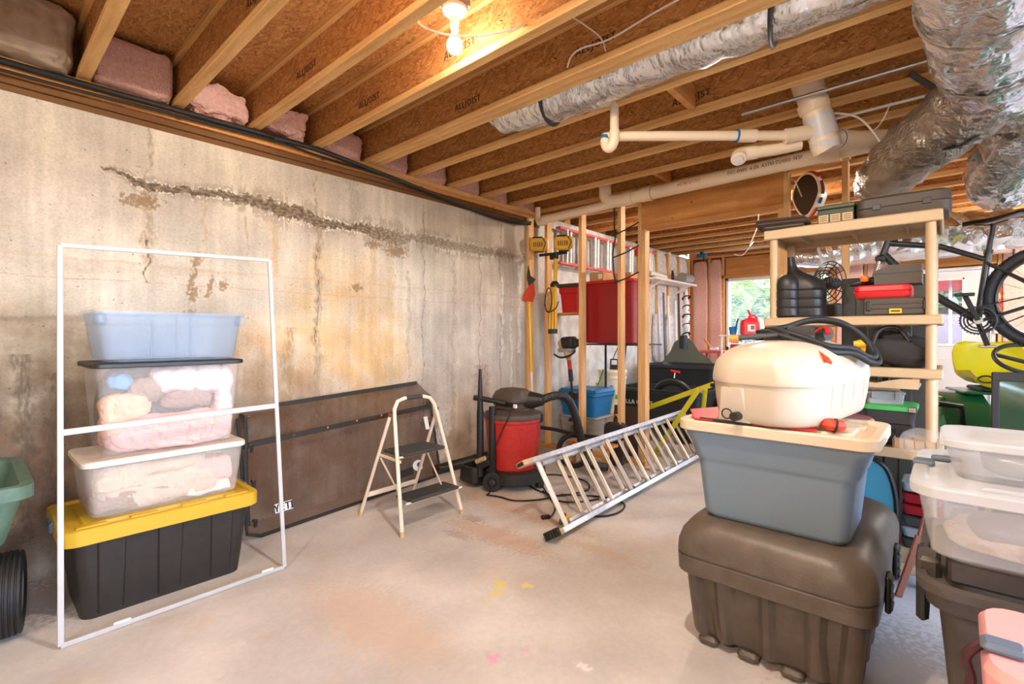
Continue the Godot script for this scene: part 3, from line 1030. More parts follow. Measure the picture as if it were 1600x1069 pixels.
func outside() -> void:
	var b := nb()
	b.loft([PackedVector3Array([V(-14, 0, -8.76), V(14, 0, -8.76), V(14, -0.4, -8.76), V(-14, -0.4, -8.76)]), PackedVector3Array([V(-14, 0.15, -10.2), V(14, 0.15, -10.2), V(14, -0.4, -10.2), V(-14, -0.4, -10.2)]),
		PackedVector3Array([V(-14, 1.62, -12.6), V(14, 1.62, -12.6), V(14, -0.4, -12.6), V(-14, -0.4, -12.6)]), PackedVector3Array([V(-14, 2.6, -22), V(14, 2.6, -22), V(14, -0.4, -22), V(-14, -0.4, -22)])])
	struct("terrain", b, M.mulch, "reddish mulch bank outside the far door and window", "ground")
	for q in [[-3.4, 1.5, -12.4, 1.35, "leaf", "yellow-green shrub seen through the window blinds"], [-5.0, 1.6, -12.9, 1.4, "leaf", "bright shrub at the window's side, beyond the insulation"], [-1.7, 1.5, -12.9, 1.2, "leaf", "broad shrub on the bank behind the window's right half"], [0.15, 2.1, -13.8, 1.1, "leaf_dark", "dark green shrub above the mulch seen through the door glass"], [-4.0, 3.2, -15.5, 2.3, "leaf", "tall leafy tree farther up the bank behind the window"], [2.6, 2.2, -16, 1.8, "leaf_dark", "dark leafy shrub beyond the patio doors"]]:
		var o := thing("shrub", q[5], "shrub", V(q[0], q[1] - 0.5, q[2]))
		obj("stem", nb().tube([V(0, -0.6, 0), V(0.05, 0.2, 0), V(0, q[3] * 0.7, 0.03)], [0.06, 0.05, 0.02], 8), M.dark_brown, o)
		var mm := MultiMesh.new()
		mm.transform_format = MultiMesh.TRANSFORM_3D
		mm.mesh = nb().poly([Vector2(0, -0.05), Vector2(0.022, -0.01), Vector2(0.018, 0.025), Vector2(0, 0.055), Vector2(-0.018, 0.025), Vector2(-0.022, -0.01)], 0.0012).mesh()
		mm.instance_count = 2600
		for k in 2600:
			var p = V(rng.randfn(), rng.randfn(), rng.randfn()).normalized() * q[3] * pow(rng.randf(), 0.4) * rng.randf_range(0.75, 1.0)
			mm.set_instance_transform(k, Transform3D(Basis.from_euler(V(rng.randf() * TAU, rng.randf() * TAU, rng.randf() * TAU)).scaled(Vector3.ONE * rng.randf_range(1.8, 3.4)), p * V(1, 0.85, 1) + V(0, q[3] * 0.45, 0)))
		var mi := MultiMeshInstance3D.new()
		mi.name = "foliage"
		mi.multimesh = mm
		mi.material_override = M[q[4]]
		mi.set_meta("kind", "stuff")
		o.add_child(mi)
	var u := thing("patio_umbrella", "red patio umbrella outside, seen through the far door's glass", "umbrella", V(0.0, 0.15, -10.6))
	obj("canopy", nb().lathe([Vector2(0.01, 2.45), Vector2(0.25, 2.36), Vector2(1.15, 1.92), Vector2(1.15, 1.88), Vector2(0.25, 2.31), Vector2(0.01, 2.40)], 8), M.hot_red, u, 20)
	obj("pole", nb().tube([V(0, 0, 0), V(0, 2.45, 0)], 0.02, 10), M.steel, u)


# ---------------------------------------------------------------- overhead
func ceiling_things() -> void:
	var zs := func(k): return -0.426 - 0.431 * k
	# insulation stuffed over the sill, one piece to each bay
	var bays := [
		[0, V(-3.535, 2.745, 0), V(0.30, 0.26, 0.355), 0.02, 0.2, "square-cut pink insulation block at the left end of the sill"],
		[1, V(-3.54, 2.72, 0), V(0.27, 0.21, 0.33), 0.05, 0.6, "torn pink insulation slumped onto the sill, beside the square block"],
		[2, V(-3.54, 2.73, 0), V(0.27, 0.20, 0.31), 0.055, 0.65, "curled pink insulation tuft left of the double joist's shadow side"],
		[3, V(-3.55, 2.70, 0), V(0.26, 0.22, 0.34), 0.03, 0.5, "pink insulation wedge in the bay just left of the double joist"],
		[4, V(-3.56, 2.74, 0), V(0.22, 0.27, 0.30), 0.02, 0.35, "pink insulation in the bay just right of the double joist"],
		[5, V(-3.56, 2.74, 0), V(0.22, 0.27, 0.34), 0.02, 0.35, "pink insulation two bays right of the double joist"],
		[6, V(-3.56, 2.74, 0), V(0.22, 0.27, 0.34), 0.02, 0.35, "pink insulation three bays right of the double joist"],
		[7, V(-3.56, 2.74, 0), V(0.22, 0.27, 0.34), 0.02, 0.35, "pink insulation four bays right of the double joist"],
		[8, V(-3.56, 2.74, 0), V(0.22, 0.27, 0.34), 0.02, 0.35, "pink insulation in the last bay before the stud wall"]]
	for q in bays:
		var c: Vector3 = q[1]
		c.z = zs.call(q[0]) - 0.2155 - (0.03 if q[0] == 4 else 0.0)
		var o := obj("insulation_batt", blob(c, q[2], q[3], 40 + q[0], q[4], 60, 38), M.fiberglass, self, 60)
		tag(o, q[5], "insulation", "pink insulation along the sill")
	var bag := obj("wrapped_bundle", blob(V(-3.50, 2.755, -0.20), V(0.42, 0.29, 0.35), 0.035, 71, 0.3, 50, 34), M.poly_bag, self, 60)
	tag(bag, "brownish plastic-wrapped insulation bundle in the corner bay at upper left", "bundle")
	var bag2 := obj("wrapped_bundle", blob(V(-3.50, 2.755, 0.22), V(0.42, 0.29, 0.35), 0.03, 72, 0.3, 34, 20), M.poly_bag, self, 60)
	tag(bag2, "second plastic-wrapped bundle, farther left than the corner one", "bundle")
	# black cables clipped along the sill
	var path := [V(-3.425, 2.56, 2.1), V(-3.425, 2.575, 0.6), V(-3.425, 2.576, -0.12), V(-3.425, 2.582, -0.75), V(-3.42, 2.590, -1.4), V(-3.425, 2.592, -1.75), V(-3.42, 2.53, -2.45), V(-3.42, 2.44, -3.4), V(-3.42, 2.43, -3.8), V(-3.42, 2.46, -4.12)]
	var cab := obj("cable", nb().tube(smooth(path, 8), 0.017, 10), M.black_rubber)
	tag(cab, "thick black cable running along the sill above the concrete", "cable")
	var p2 := []
	for i in path.size():
		p2.append(path[i] + V(0.004, -0.035 + (0.03 if i > 5 else 0.0) + 0.012 * sin(i * 2.1), 0.0))
	cab = obj("cable", nb().tube(smooth(p2, 8), 0.009, 8), M.black_rubber)
	tag(cab, "thinner black cable sagging below the thick one on the sill", "cable")
	var p3 := []
	for i in range(4, path.size()):
		p3.append(path[i] + V(0.012, -0.03 + 0.005 * i, 0.0))
	cab = obj("cable", nb().tube(smooth(p3, 8), 0.011, 8), M.charcoal)
	tag(cab, "dark gray cable joining the black ones toward the stud wall", "cable")
	# white wiring
	for q in [[[V(-1.78, 2.70, -1.33), V(-1.77, 2.64, -1.37), V(-1.70, 2.61, -1.46), V(-1.60, 2.605, -1.55), V(-1.50, 2.62, -1.63), V(-1.43, 2.655, -1.70)], "white lamp wire sagging past the glowing bulb", 0.005],
			[[V(-1.519, 2.67, -2.14), V(-1.478, 2.707, -2.12), V(-1.410, 2.724, -2.12), V(-1.242, 2.706, -2.12), V(-0.962, 2.738, -2.12), V(-0.5, 2.76, -2.12)], "white wire curving across the double joist's face", 0.005],
			[[V(-1.45, 2.88, -2.05), V(-1.315, 2.751, -2.12), V(-1.278, 2.66, -2.13)], "white wire dropping to the hole in the double joist", 0.004],
			[[V(-0.56, 2.62, -3.55), V(-0.42, 2.56, -3.58), V(-0.34, 2.45, -3.6), V(-0.285, 2.33, -3.6)], "white wire arching down beside the plastic waste stack", 0.006],
			[[V(-0.265, 2.64, -3.7), V(-0.333, 2.507, -3.7), V(-0.46, 2.475, -3.7)], "thin white wire looping near the foil flex duct", 0.004],
			[[V(-1.38, 2.60, -5.1), V(-1.40, 2.45, -5.2), V(-1.46, 2.32, -5.35), V(-1.6, 2.2, -5.6), V(-1.62, 2.27, -5.8), V(-1.85, 2.2, -6.2), V(-2.1, 2.3, -6.7)], "loose white wire hanging in the back room above the window", 0.005]]:
		tag(obj("wire", nb().tube(smooth(q[0], 7), q[2], 6), M.white_paint), q[1], "wire")
	for q in [[-3.17, 2.597, 0.011, "steel", "thin gray conduit strapped under the joists behind the waste stack"], [-3.62, 2.595, 0.009, "pvc_gray", "pale water line under the joists near the brownish flex duct"]]:
		tag(obj("conduit", nb().tube([V(-0.95, q[1], q[0]), V(0.9, q[1], q[0] + 0.02)], q[2], 8), M[q[3]]), q[4], "conduit")
	plumbing()
	ducts()


func plumbing() -> void:
	# the long waste pipe in front of the header
	var o := thing("waste_pipe", "long beige plastic waste pipe running along the top of the stud wall", "pipe", V(-1.2, 2.5, -4.07))
	var el := [V(-2.45, 2.86, -4.07), V(-2.45, 2.62, -4.07), V(-2.44, 2.555, -4.07), V(-2.40, 2.515, -4.07), V(-2.33, 2.50, -4.07), V(-2.22, 2.50, -4.07)]
	obj("elbow", nb(o).tube(smooth(el, 5), 0.058, 18), M.pvc, o)
	obj("run", nb(o).tube([V(-2.24, 2.50, -4.07), V(-0.28, 2.535, -4.07)], 0.055, 18), M.pvc, o)
	for x in [-2.20, -2.02, -0.62]:
		obj("coupling", nb(o).tube([V(x - 0.05, 2.50 + (x + 2.24) * 0.018, -4.07), V(x + 0.05, 2.502 + (x + 2.24) * 0.018, -4.07)], 0.064, 18), M.pvc, o)
	obj("primer_ring", nb(o).tube([V(-1.975, 2.505, -4.07), V(-1.968, 2.505, -4.07)], 0.0585, 18), M.blue, o)
	words("PVC-DWV  4 IN  ASTM D2665  NSF", 0.026, 0.001, M.ink, o, Transform3D(Basis(Vector3.BACK, 0.018), V(0.15, 0.025, 0.0555)), "pipe_print")
	words("ASTM D1785", 0.026, 0.001, M.orange_red, o, Transform3D(Basis(Vector3.BACK, 0.018), V(-0.42, 0.015, 0.0555)), "pipe_print")
	obj("side_run", nb(o).tube(smooth([V(-2.33, 2.485, -4.07), V(-2.6, 2.475, -4.07), V(-3.2, 2.46, -4.07)], 4), 0.042, 16), M.pvc, o)
	obj("trap", nb(o).tube(smooth([V(-3.27, 2.60, -4.07), V(-3.27, 2.49, -4.07), V(-3.24, 2.43, -4.06), V(-3.17, 2.43, -4.06), V(-3.14, 2.46, -4.07)], 5), 0.028, 14), M.pvc, o)
	obj("primer_ring", nb(o).tube([V(-3.155, 2.44, -4.06), V(-3.145, 2.455, -4.07)], 0.031, 14), M.blue, o)
	# the trap under the middle joists and its branch
	o = thing("drain_branch", "thin beige drain pipe with a hanging trap under the joists", "pipe", V(-1.49, 2.4, -2.6))
	obj("drop", nb(o).tube([V(-1.484, 2.88, -2.57), V(-1.484, 2.44, -2.57)], 0.026, 16), M.pvc, o)
	obj("elbow", nb(o).tube([V(-1.484, 2.68, -2.57), V(-1.484, 2.74, -2.57)], 0.032, 16), M.pvc, o)
	obj("trap", nb(o).tube(smooth([V(-1.484, 2.46, -2.57), V(-1.484, 2.41, -2.57), V(-1.505, 2.37, -2.57), V(-1.535, 2.375, -2.575), V(-1.552, 2.41, -2.58), V(-1.548, 2.455, -2.59)], 5), 0.030, 16), M.pvc, o)
	obj("primer_ring", nb(o).tube([V(-1.553, 2.425, -2.582), V(-1.550, 2.445, -2.588)], 0.0315, 16), M.blue, o)
	obj("run", nb(o).tube([V(-1.545, 2.445, -2.59), V(-1.40, 2.425, -2.64), V(-0.70, 2.415, -3.22)], 0.028, 16), M.pvc, o)
	obj("coupling", nb(o).tube([V(-0.93, 2.418, -3.03), V(-0.85, 2.417, -3.096)], 0.037, 16), M.pvc, o)
	obj("primer_ring", nb(o).tube([V(-0.937, 2.418, -3.024), V(-0.930, 2.418, -3.03)], 0.0375, 16), M.blue, o)
	# the stack with its wye
	o = thing("waste_stack", "wide beige plastic waste stack dropping between joists at an angle", "pipe", V(-0.58, 2.4, -3.3))
	var st := [V(-0.63, 2.90, -3.24), V(-0.63, 2.80, -3.24), V(-0.625, 2.74, -3.245), V(-0.60, 2.62, -3.275), V(-0.565, 2.47, -3.32), V(-0.545, 2.36, -3.34), V(-0.535, 2.33, -3.35)]
	obj("pipe", nb(o).tube(smooth(st, 4), 0.074, 20), M.pvc, o)
	obj("hub", nb(o).tube([V(-0.63, 2.80, -3.24), V(-0.622, 2.73, -3.248), V(-0.605, 2.64, -3.268)], [0.084, 0.084, 0.080], 20), M.pvc, o)
	obj("hub", nb(o).tube([V(-0.598, 2.60, -3.28), V(-0.585, 2.55, -3.295)], [0.083, 0.080], 20), M.pvc, o)
	obj("clear_sleeve", nb(o).tube([V(-0.575, 2.52, -3.305), V(-0.55, 2.40, -3.335)], 0.079, 20), M.pvc_gray, o)
	obj("end_cap", nb(o).tube([V(-0.545, 2.375, -3.34), V(-0.535, 2.325, -3.35)], [0.08, 0.074], 20), M.pvc_gray, o)
	obj("outlet", nb(o).tube([V(-0.55, 2.40, -3.36), V(-0.42, 2.43, -3.62), V(-0.25, 2.47, -3.85), V(-0.12, 2.48, -4.0)], 0.055, 18), M.pvc, o)
	obj("primer_ring", nb(o).tube([V(-0.50, 2.412, -3.46), V(-0.497, 2.413, -3.466)], 0.0565, 18), M.blue, o)
	obj("wye_branch", nb(o).tube([V(-0.60, 2.43, -3.29), V(-0.72, 2.41, -3.20)], 0.042, 16), M.pvc, o)
	# the little elbow beneath the branch
	o = thing("cleanout_elbow", "short grayish elbow fitting hanging below the thin drain pipe", "pipe", V(-0.9, 2.33, -3.1))
	obj("arm", nb(o).tube([V(-0.66, 2.38, -3.30), V(-0.78, 2.36, -3.24), V(-0.90, 2.35, -3.17)], 0.036, 16), M.pvc, o)
	obj("elbow", nb(o).tube(smooth([V(-0.87, 2.353, -3.185), V(-0.93, 2.345, -3.15), V(-0.95, 2.33, -3.12), V(-0.945, 2.30, -3.09)], 5), 0.043, 16), M.pvc, o)
	obj("plug", nb(o).tube([V(-0.945, 2.305, -3.095), V(-0.944, 2.285, -3.08)], 0.030, 16), M.pvc_gray, o)


func flex(o: Node3D, called: String, path: Array, r, m: Material, amp := 0.012, n := 26) -> void:
	# a wrinkled foil sleeve
	var p := smooth(path, 9)
	var nz := noise(FastNoiseLite.TYPE_SIMPLEX_SMOOTH, 1.0, 3, 5 + p.size())
	var mb := nb(o)
	var radii := []
	for i in p.size():
		var u := float(i) / (p.size() - 1) * (path.size() - 1)
		var k := mini(int(u), path.size() - 2)
		var rad: float = lerpf(r[k], r[k + 1], u - k) if r is Array else r
		radii.append(rad * (1.0 + 0.03 * sin(i * 1.9)))
	var at := mb.v.size()
	mb.tube(p, radii, n)
	for i in range(at, mb.v.size()):
		var q := mb.v[i]
		mb.v[i] = q + Vector3(nz.get_noise_3dv(q * 9.0), nz.get_noise_3dv(q * 9.0 + V(50, 0, 0)), nz.get_noise_3dv(q * 9.0 + V(0, 70, 0))) * amp * 1.6
	obj(called, mb, m, o, 60)


func ducts() -> void:
	# the slim duct lying in a joist bay
	var o := thing("bay_duct", "slim foil-wrapped flex duct lying in one joist bay", "duct", V(-1.2, 2.68, -2.37))
	flex(o, "sleeve", [V(-2.30, 2.76, -2.385), V(-2.22, 2.72, -2.385), V(-2.0, 2.705, -2.385), V(-1.62, 2.685, -2.385), V(-1.25, 2.70, -2.385), V(-0.6, 2.70, -2.385), V(-0.1, 2.70, -2.385), V(0.8, 2.71, -2.385)], [0.05, 0.12, 0.14, 0.145, 0.14, 0.14, 0.14, 0.14], M.foil, 0.012)
	for x in [-1.80, -0.57]:
		obj("hanger_strap", nb(o).tube(ring3(V(x, 2.69, -2.385), V(0.12, 0, 1).normalized(), V(0.15, 1, 0).normalized(), 0.146, 24), 0.018, 6, true, 0.35), M.black, o)
	# the big trunk duct and its two branches
	o = thing("trunk_duct", "large shiny foil trunk duct hanging below the joists at upper right", "duct", V(0.13, 2.35, -2.5))
	flex(o, "sleeve", [V(0.07, 2.37, 0.6), V(0.075, 2.37, -0.6), V(0.08, 2.37, -1.4), V(0.09, 2.365, -2.1), V(0.115, 2.36, -2.55), V(0.16, 2.35, -2.9), V(0.20, 2.34, -3.1)], [0.17, 0.17, 0.172, 0.175, 0.18, 0.18, 0.15], M.foil, 0.02, 34)
	for q in [[-2.18, 0.09], [-2.66, 0.125]]:
		obj("seam_band", nb(o).tube(ring3(V(q[1], 2.362, q[0]), Vector3.RIGHT, Vector3.UP, 0.186, 26), 0.012, 6, true, 0.4), M.dull_foil, o)
	o = thing("flex_duct", "brownish foil flex duct slanting down to the left from the trunk duct", "duct", V(-0.1, 2.3, -3.4))
	flex(o, "sleeve", [V(0.17, 2.35, -2.95), V(0.10, 2.34, -3.1), V(-0.03, 2.30, -3.3), V(-0.16, 2.27, -3.52), V(-0.30, 2.23, -3.80), V(-0.33, 2.20, -3.95), V(-0.34, 2.22, -4.1)], [0.14, 0.16, 0.165, 0.16, 0.15, 0.14, 0.12], M.dull_foil, 0.016, 30)
	obj("strap", nb(o).tube(ring3(V(0.05, 2.325, -3.18), V(0.8, 0.0, 0.6), V(0.1, 1, 0), 0.172, 26), 0.022, 6, true, 0.3), M.black, o)
	obj("strap_tail", nb(o).bar(V(-0.05, 2.43, -3.12), V(-0.15, 2.53, -3.08), 0.05, 0.004), M.black, o)
	obj("collar_wire", nb(o).tube(ring3(V(-0.29, 2.235, -3.77), V(0.85, 0.0, 0.5), V(0.05, 1, 0), 0.152, 26), 0.006, 6, true), M.charcoal, o)
	words("080", 0.06, 0.002, M.ink, o, Transform3D(Basis(V(0.745, 0.30, -0.6), V(-0.2, 0.95, 0.2), V(0.62, 0.0, 0.78)).orthonormalized(), V(-0.06, -0.06, -0.05)), "duct_print", "Droid Sans", true)
	o = thing("flex_duct", "silver foil flex duct curling down on the right of the brownish one", "duct", V(0.3, 2.25, -3.5))
	flex(o, "sleeve", [V(0.22, 2.34, -3.08), V(0.28, 2.32, -3.3), V(0.27, 2.22, -3.55), V(0.21, 2.14, -3.75), V(0.24, 2.12, -3.95), V(0.45, 2.25, -4.1), V(0.8, 2.35, -4.15), V(1.6, 2.38, -4.2)], [0.13, 0.155, 0.16, 0.15, 0.15, 0.15, 0.15, 0.15], M.foil, 0.016, 30)
	obj("collar_wire", nb(o).tube(ring3(V(0.23, 2.165, -3.70), V(0.9, 0.0, 0.4), V(0.1, 0.9, -0.3).normalized(), 0.156, 26), 0.006, 6, true), M.charcoal, o)
	# ducts far back
	o = thing("far_duct", "straight foil duct running along the top of the far wall", "duct", V(0, 2.36, -8.2))
	flex(o, "sleeve", [V(-2.0, 2.40, -8.15), V(-1.2, 2.36, -8.15), V(0, 2.36, -8.15), V(1.2, 2.36, -8.15), V(2.6, 2.36, -8.15)], 0.15, M.foil, 0.02, 24)
	for x in [-1.05, 0.55]:
		obj("hanger_strap", nb(o).tube(ring3(V(x, 2.36, -8.15), Vector3.BACK, Vector3.UP, 0.162, 20), 0.02, 6, true, 0.3), M.black, o)
	o = thing("ribbed_duct", "pale ribbed duct mouth hanging behind the bicycle fork", "duct", V(-0.6, 2.0, -5.4))
	var mb := nb(o)
	var pr := []
	for k in 14:
		pr.append(0.15 if k % 2 == 0 else 0.135)
	var pa := []
	for k in 14:
		pa.append(V(-0.95 + 0.045 * k, 2.02 + 0.012 * k, -5.6 - 0.01 * k))
	mb.tube(pa, pr, 22)
	obj("ribs", mb, M.foil, o, 20)
	flex(o, "sleeve", [V(-0.36, 2.18, -5.74), V(-0.1, 2.2, -5.9), V(0.3, 2.16, -6.0), V(0.9, 2.2, -6.0), V(1.6, 2.3, -6.0)], 0.16, M.foil, 0.04, 24)


# ---------------------------------------------------------------- along the concrete wall
func open_bin(o: Node3D, called: String, m: Material, y0: float, y1: float, bot: Vector2, top: Vector2, wall := 0.004, r := 0.05, ribs := 0, c := Vector2()) -> MB:
	# a hollow tapered tub
	var rings := [rr(bot.x * 0.94, bot.y * 0.92, r, y0, 4, c.x, c.y)]
	var steps := 6
	for k in steps + 1:
		var u := float(k) / steps
		rings.append(rr(lerpf(bot.x, top.x, u), lerpf(bot.y, top.y, u), r, lerpf(y0 + 0.012, y1, u), 4, c.x, c.y))
	for k in steps + 1:
		var u := 1.0 - float(k) / steps
		rings.append(rr(lerpf(bot.x, top.x, u) - wall * 2, lerpf(bot.y, top.y, u) - wall * 2, r - wall, lerpf(y0 + 0.012 + wall, y1, u), 4, c.x, c.y))
	var b := nb()
	b.loft(rings)
	obj(called, b, m, o)
	return b


func lid_shape(w: float, d: float, y: float, h: float, r := 0.05, raise := 0.008) -> MB:
	var b := nb()
	b.loft([rr(w - 0.006, d - 0.006, r, y - h), rr(w, d, r, y - h + 0.003), rr(w, d, r, y - 0.005), rr(w - 0.010, d - 0.010, r, y), rr(w - 0.06, d - 0.06, r, y), rr(w - 0.075, d - 0.075, r, y - raise), rr(w - 0.16, d - 0.16, r * 0.8, y - raise), rr(w - 0.175, d - 0.175, r * 0.8, y)])
	return b


func left_things() -> void:
	# --- the stack of bins
	var at := V(-3.02, 0, -0.66)
	var o := thing("storage_tote", "black plastic tote with a bright yellow lid, bottom of the left stack", "tote", at)
	var b := nb()
	var rings := []
	for k in 7:
		var u := k / 6.0
		var ring := PackedVector3Array()
		var w := lerpf(0.42, 0.50, u)      # across x
		var l := lerpf(0.64, 0.72, u)      # along z
		for p in rr(w, l, 0.05, lerpf(0.0, 0.37, u), 4):
			ring.append(p)
		rings.append(ring)
	b.loft(rings)
	obj("tub", b, M.black_tote, o)
	for z in [-0.22, 0.0, 0.22]:      # stiffening flutes on the long face
		b = nb()
		b.loft([PackedVector3Array([V(0.205, 0.02, z - 0.052), V(0.222, 0.02, z - 0.04), V(0.222, 0.02, z + 0.04), V(0.205, 0.02, z + 0.052)]), PackedVector3Array([V(0.235, 0.345, z - 0.062), V(0.254, 0.345, z - 0.046), V(0.254, 0.345, z + 0.046), V(0.235, 0.345, z + 0.062)])])
		obj("flute", b, M.black_tote, o)
	var lid := obj("lid", lid_shape(0.56, 0.79, 0.418, 0.068, 0.06, 0.014), M.yellow_lid, o)
	for z in [-0.29, -0.1, 0.1, 0.29]:
		obj("lid_lug", nb().box(V(0.235, 0.419, z), V(0.035, 0.010, 0.11), 0.004), M.yellow_lid, lid)
	for z in [-0.40, 0.40]:
		obj("latch", nb().box(V(0, 0.392, z * 0.998), V(0.12, 0.05, 0.02), 0.006), M.denim_blue, lid)
	obj("sticker", nb().tube([V(0.2185, 0.075, 0.255), V(0.2195, 0.075, 0.255)], 0.012, 14), M.tan, o)

	o = thing("frosted_bin", "frosted bin with a white lid and pale cloth inside, on the yellow lid", "bin", V(-3.02, 0.419, -0.675))
	open_bin(o, "tub", M.frosted, 0.0, 0.245, Vector2(0.37, 0.60), Vector2(0.41, 0.655), 0.003, 0.04)
	obj("lid", lid_shape(0.43, 0.675, 0.268, 0.028, 0.04, 0.005), M.white_lid, o)
	for q in [[V(0.03, 0.09, 0.0), V(0.29, 0.17, 0.54), "cream_cloth"], [V(0.10, 0.15, 0.18), V(0.16, 0.10, 0.2), "cream_cloth"], [V(0.09, 0.13, -0.18), V(0.15, 0.13, 0.22), "pink_cloth"], [V(0.13, 0.075, 0.1), V(0.08, 0.06, 0.3), "gray_cloth"], [V(0.08, 0.05, 0.2), V(0.18, 0.08, 0.2), "gray_cloth"], [V(0.06, 0.19, 0.05), V(0.22, 0.07, 0.45), "cream_cloth"], [V(0.14, 0.045, -0.17), V(0.05, 0.07, 0.2), "paper"]]:
		obj("folded_cloth", blob(q[0], q[1], 0.02, int(q[0].z * 100) + 20, 0.5, 40, 24), M[q[2]], o, 60)
	o = thing("clear_bin", "clear bin full of pink and peach cloth under a black rim", "bin", V(-3.03, 0.688, -0.69))
	open_bin(o, "tub", M.clear_bin, 0.0, 0.415, Vector2(0.36, 0.535), Vector2(0.40, 0.60), 0.003, 0.04)
	obj("lid", lid_shape(0.425, 0.635, 0.432, 0.022, 0.04, 0.005), M.black, o)
	for q in [[V(0.02, 0.075, 0.0), V(0.30, 0.14, 0.48), "pink_cloth"], [V(0.08, 0.12, -0.14), V(0.19, 0.10, 0.20), "peach_cloth"], [V(0.08, 0.22, 0.16), V(0.19, 0.12, 0.15), "peach_cloth"], [V(0.07, 0.24, -0.06), V(0.2, 0.10, 0.22), "gray_cloth"],
			[V(0.08, 0.33, -0.02), V(0.19, 0.12, 0.2), "rose_cloth"], [V(0.08, 0.33, -0.16), V(0.18, 0.13, 0.15), "rose_cloth"], [V(0.10, 0.26, -0.235), V(0.14, 0.26, 0.08), "rose_cloth"], [V(0.12, 0.345, 0.2), V(0.08, 0.05, 0.07), "blue_cloth"], [V(-0.03, 0.22, 0.0), V(0.24, 0.36, 0.5), "dark_cloth"], [V(0.12, 0.30, 0.10), V(0.10, 0.10, 0.14), "gray_cloth"], [V(0.13, 0.09, -0.02), V(0.10, 0.15, 0.46), "pink_cloth"], [V(0.12, 0.19, 0.22), V(0.12, 0.17, 0.10), "peach_cloth"], [V(0.05, 0.14, 0.14), V(0.24, 0.08, 0.22), "pink_cloth"]]:
		obj("crumpled_cloth", blob(q[0], q[1] * V(1.05, 1.1, 1.08), 0.022, int(q[0].z * 130) + 60, 0.6, 40, 26), M[q[2]], o, 60)
	o = thing("blue_bin", "translucent pale blue bin without a lid, topmost of the left stack", "bin", V(-3.04, 1.121, -0.70))
	open_bin(o, "tub", M.blue_clear, 0.0, 0.235, Vector2(0.36, 0.55), Vector2(0.395, 0.615), 0.0035, 0.04)
	b = nb()
	b.loft([rr(0.397, 0.617, 0.04, 0.222), rr(0.42, 0.64, 0.045, 0.224), rr(0.42, 0.64, 0.045, 0.240), rr(0.39, 0.61, 0.038, 0.240)], false, false)
	obj("rim", b, M.blue_clear, o)
	b = nb()
	for y in [0.175, 0.005]:
		b.loft([rr(lerpf(0.362, 0.397, y / 0.235), lerpf(0.552, 0.617, y / 0.235), 0.04, y), rr(lerpf(0.364, 0.400, y / 0.235), lerpf(0.554, 0.620, y / 0.235), 0.04, y + 0.004)], false, false)
	obj("step_line", b, M.blue_clear, o)
	for z in [-0.06, 0.0, 0.10]:
		obj("rib", nb().bar(V(0.183, 0.01, z), V(0.199, 0.222, z), 0.006, 0.006, 0.002), M.blue_clear, o)
	for z in [-0.295, 0.295]:
		obj("handle_lug", nb().box(V(0.175, 0.20, z * 0.99), V(0.09, 0.05, 0.04), 0.01), M.blue_clear, o)

	# --- white frame leaning on the stack
	o = thing("screen_frame", "white metal window-screen frame without mesh, leaning on the bins", "frame", V(-2.64, 0, -0.70))
	var c := {"bl": V(-2.635, 0.012, -0.257), "br": V(-2.65, 0.012, -1.141), "tl": V(-2.815, 1.63, -0.272), "tr": V(-2.83, 1.665, -1.136)}
	obj("side_rail", nb(o).bar(c.bl, c.tl, 0.020, 0.012, 0.002, Vector3.RIGHT), M.frame_white, o)
	obj("side_rail", nb(o).bar(c.br, c.tr, 0.020, 0.012, 0.002, Vector3.RIGHT), M.frame_white, o)
	obj("top_rail", nb(o).bar(c.tl, c.tr, 0.012, 0.020, 0.002), M.frame_white, o)
	obj("bottom_rail", nb(o).bar(c.bl, c.br, 0.012, 0.020, 0.002), M.frame_white, o)
	obj("cross_rail", nb(o).bar(c.bl.lerp(c.tl, 0.515), c.br.lerp(c.tr, 0.515), 0.012, 0.026, 0.002), M.frame_white, o)
	for k in 2:
		obj("clip", nb(o).box(c.bl.lerp(c.br, 0.22 + 0.68 * k) + V(0.004, 0.014, 0), V(0.012, 0.012, 0.06), 0.003), M.white_paint, o)

	# --- smoky film windshield against the wall
	o = thing("smoked_windshield", "smoky brown flexible windshield with snaps, leaning on the concrete wall", "windshield", V(-3.28, 0, -1.95))
	var e := {"bl": V(-3.165, 0.012, -1.16), "br": V(-3.36, 0.012, -2.80), "tl": V(-3.385, 0.775, -1.19), "tr": V(-3.435, 0.845, -2.60), "tm": V(-3.43, 0.72, -2.74)}
	var n: Vector3 = (e.br - e.bl).cross(e.tl - e.bl).normalized()
	if n.x < 0:
		n = -n
	var outline := [e.bl + V(0, 0.03, 0.02), e.bl + V(0, 0, -0.06), e.br + V(0, 0, 0.05), e.br + V(0, 0.04, 0), e.tm, e.tr, e.tl, e.tl + V(0.01, -0.06, 0.03)]
	var front := PackedVector3Array()
	var back := PackedVector3Array()
	for p in outline:
		front.append(p + n * 0.003)
		back.append(p)
	obj("film", nb(o).loft([back, front]), M.smoke_film, o)
	var edge := []
	for p in outline:
		edge.append(p + n * 0.002)
	obj("bound_edge", nb(o).tube([edge[7], edge[0], edge[1], edge[2], edge[3], edge[4]], 0.011, 8), M.black, o)
	obj("seam_strip", nb(o).bar(e.bl.lerp(e.tl, 0.70) + n * 0.005 + V(0, 0, 0.02), e.br.lerp(e.tm, 0.86) + n * 0.005, 0.006, 0.035), M.matte_dark, o)
	obj("seam_strip", nb(o).bar(e.tl + n * 0.005 + V(0.004, -0.012, 0), e.tr + n * 0.005 + V(0.004, -0.012, 0), 0.006, 0.03), M.matte_dark, o)
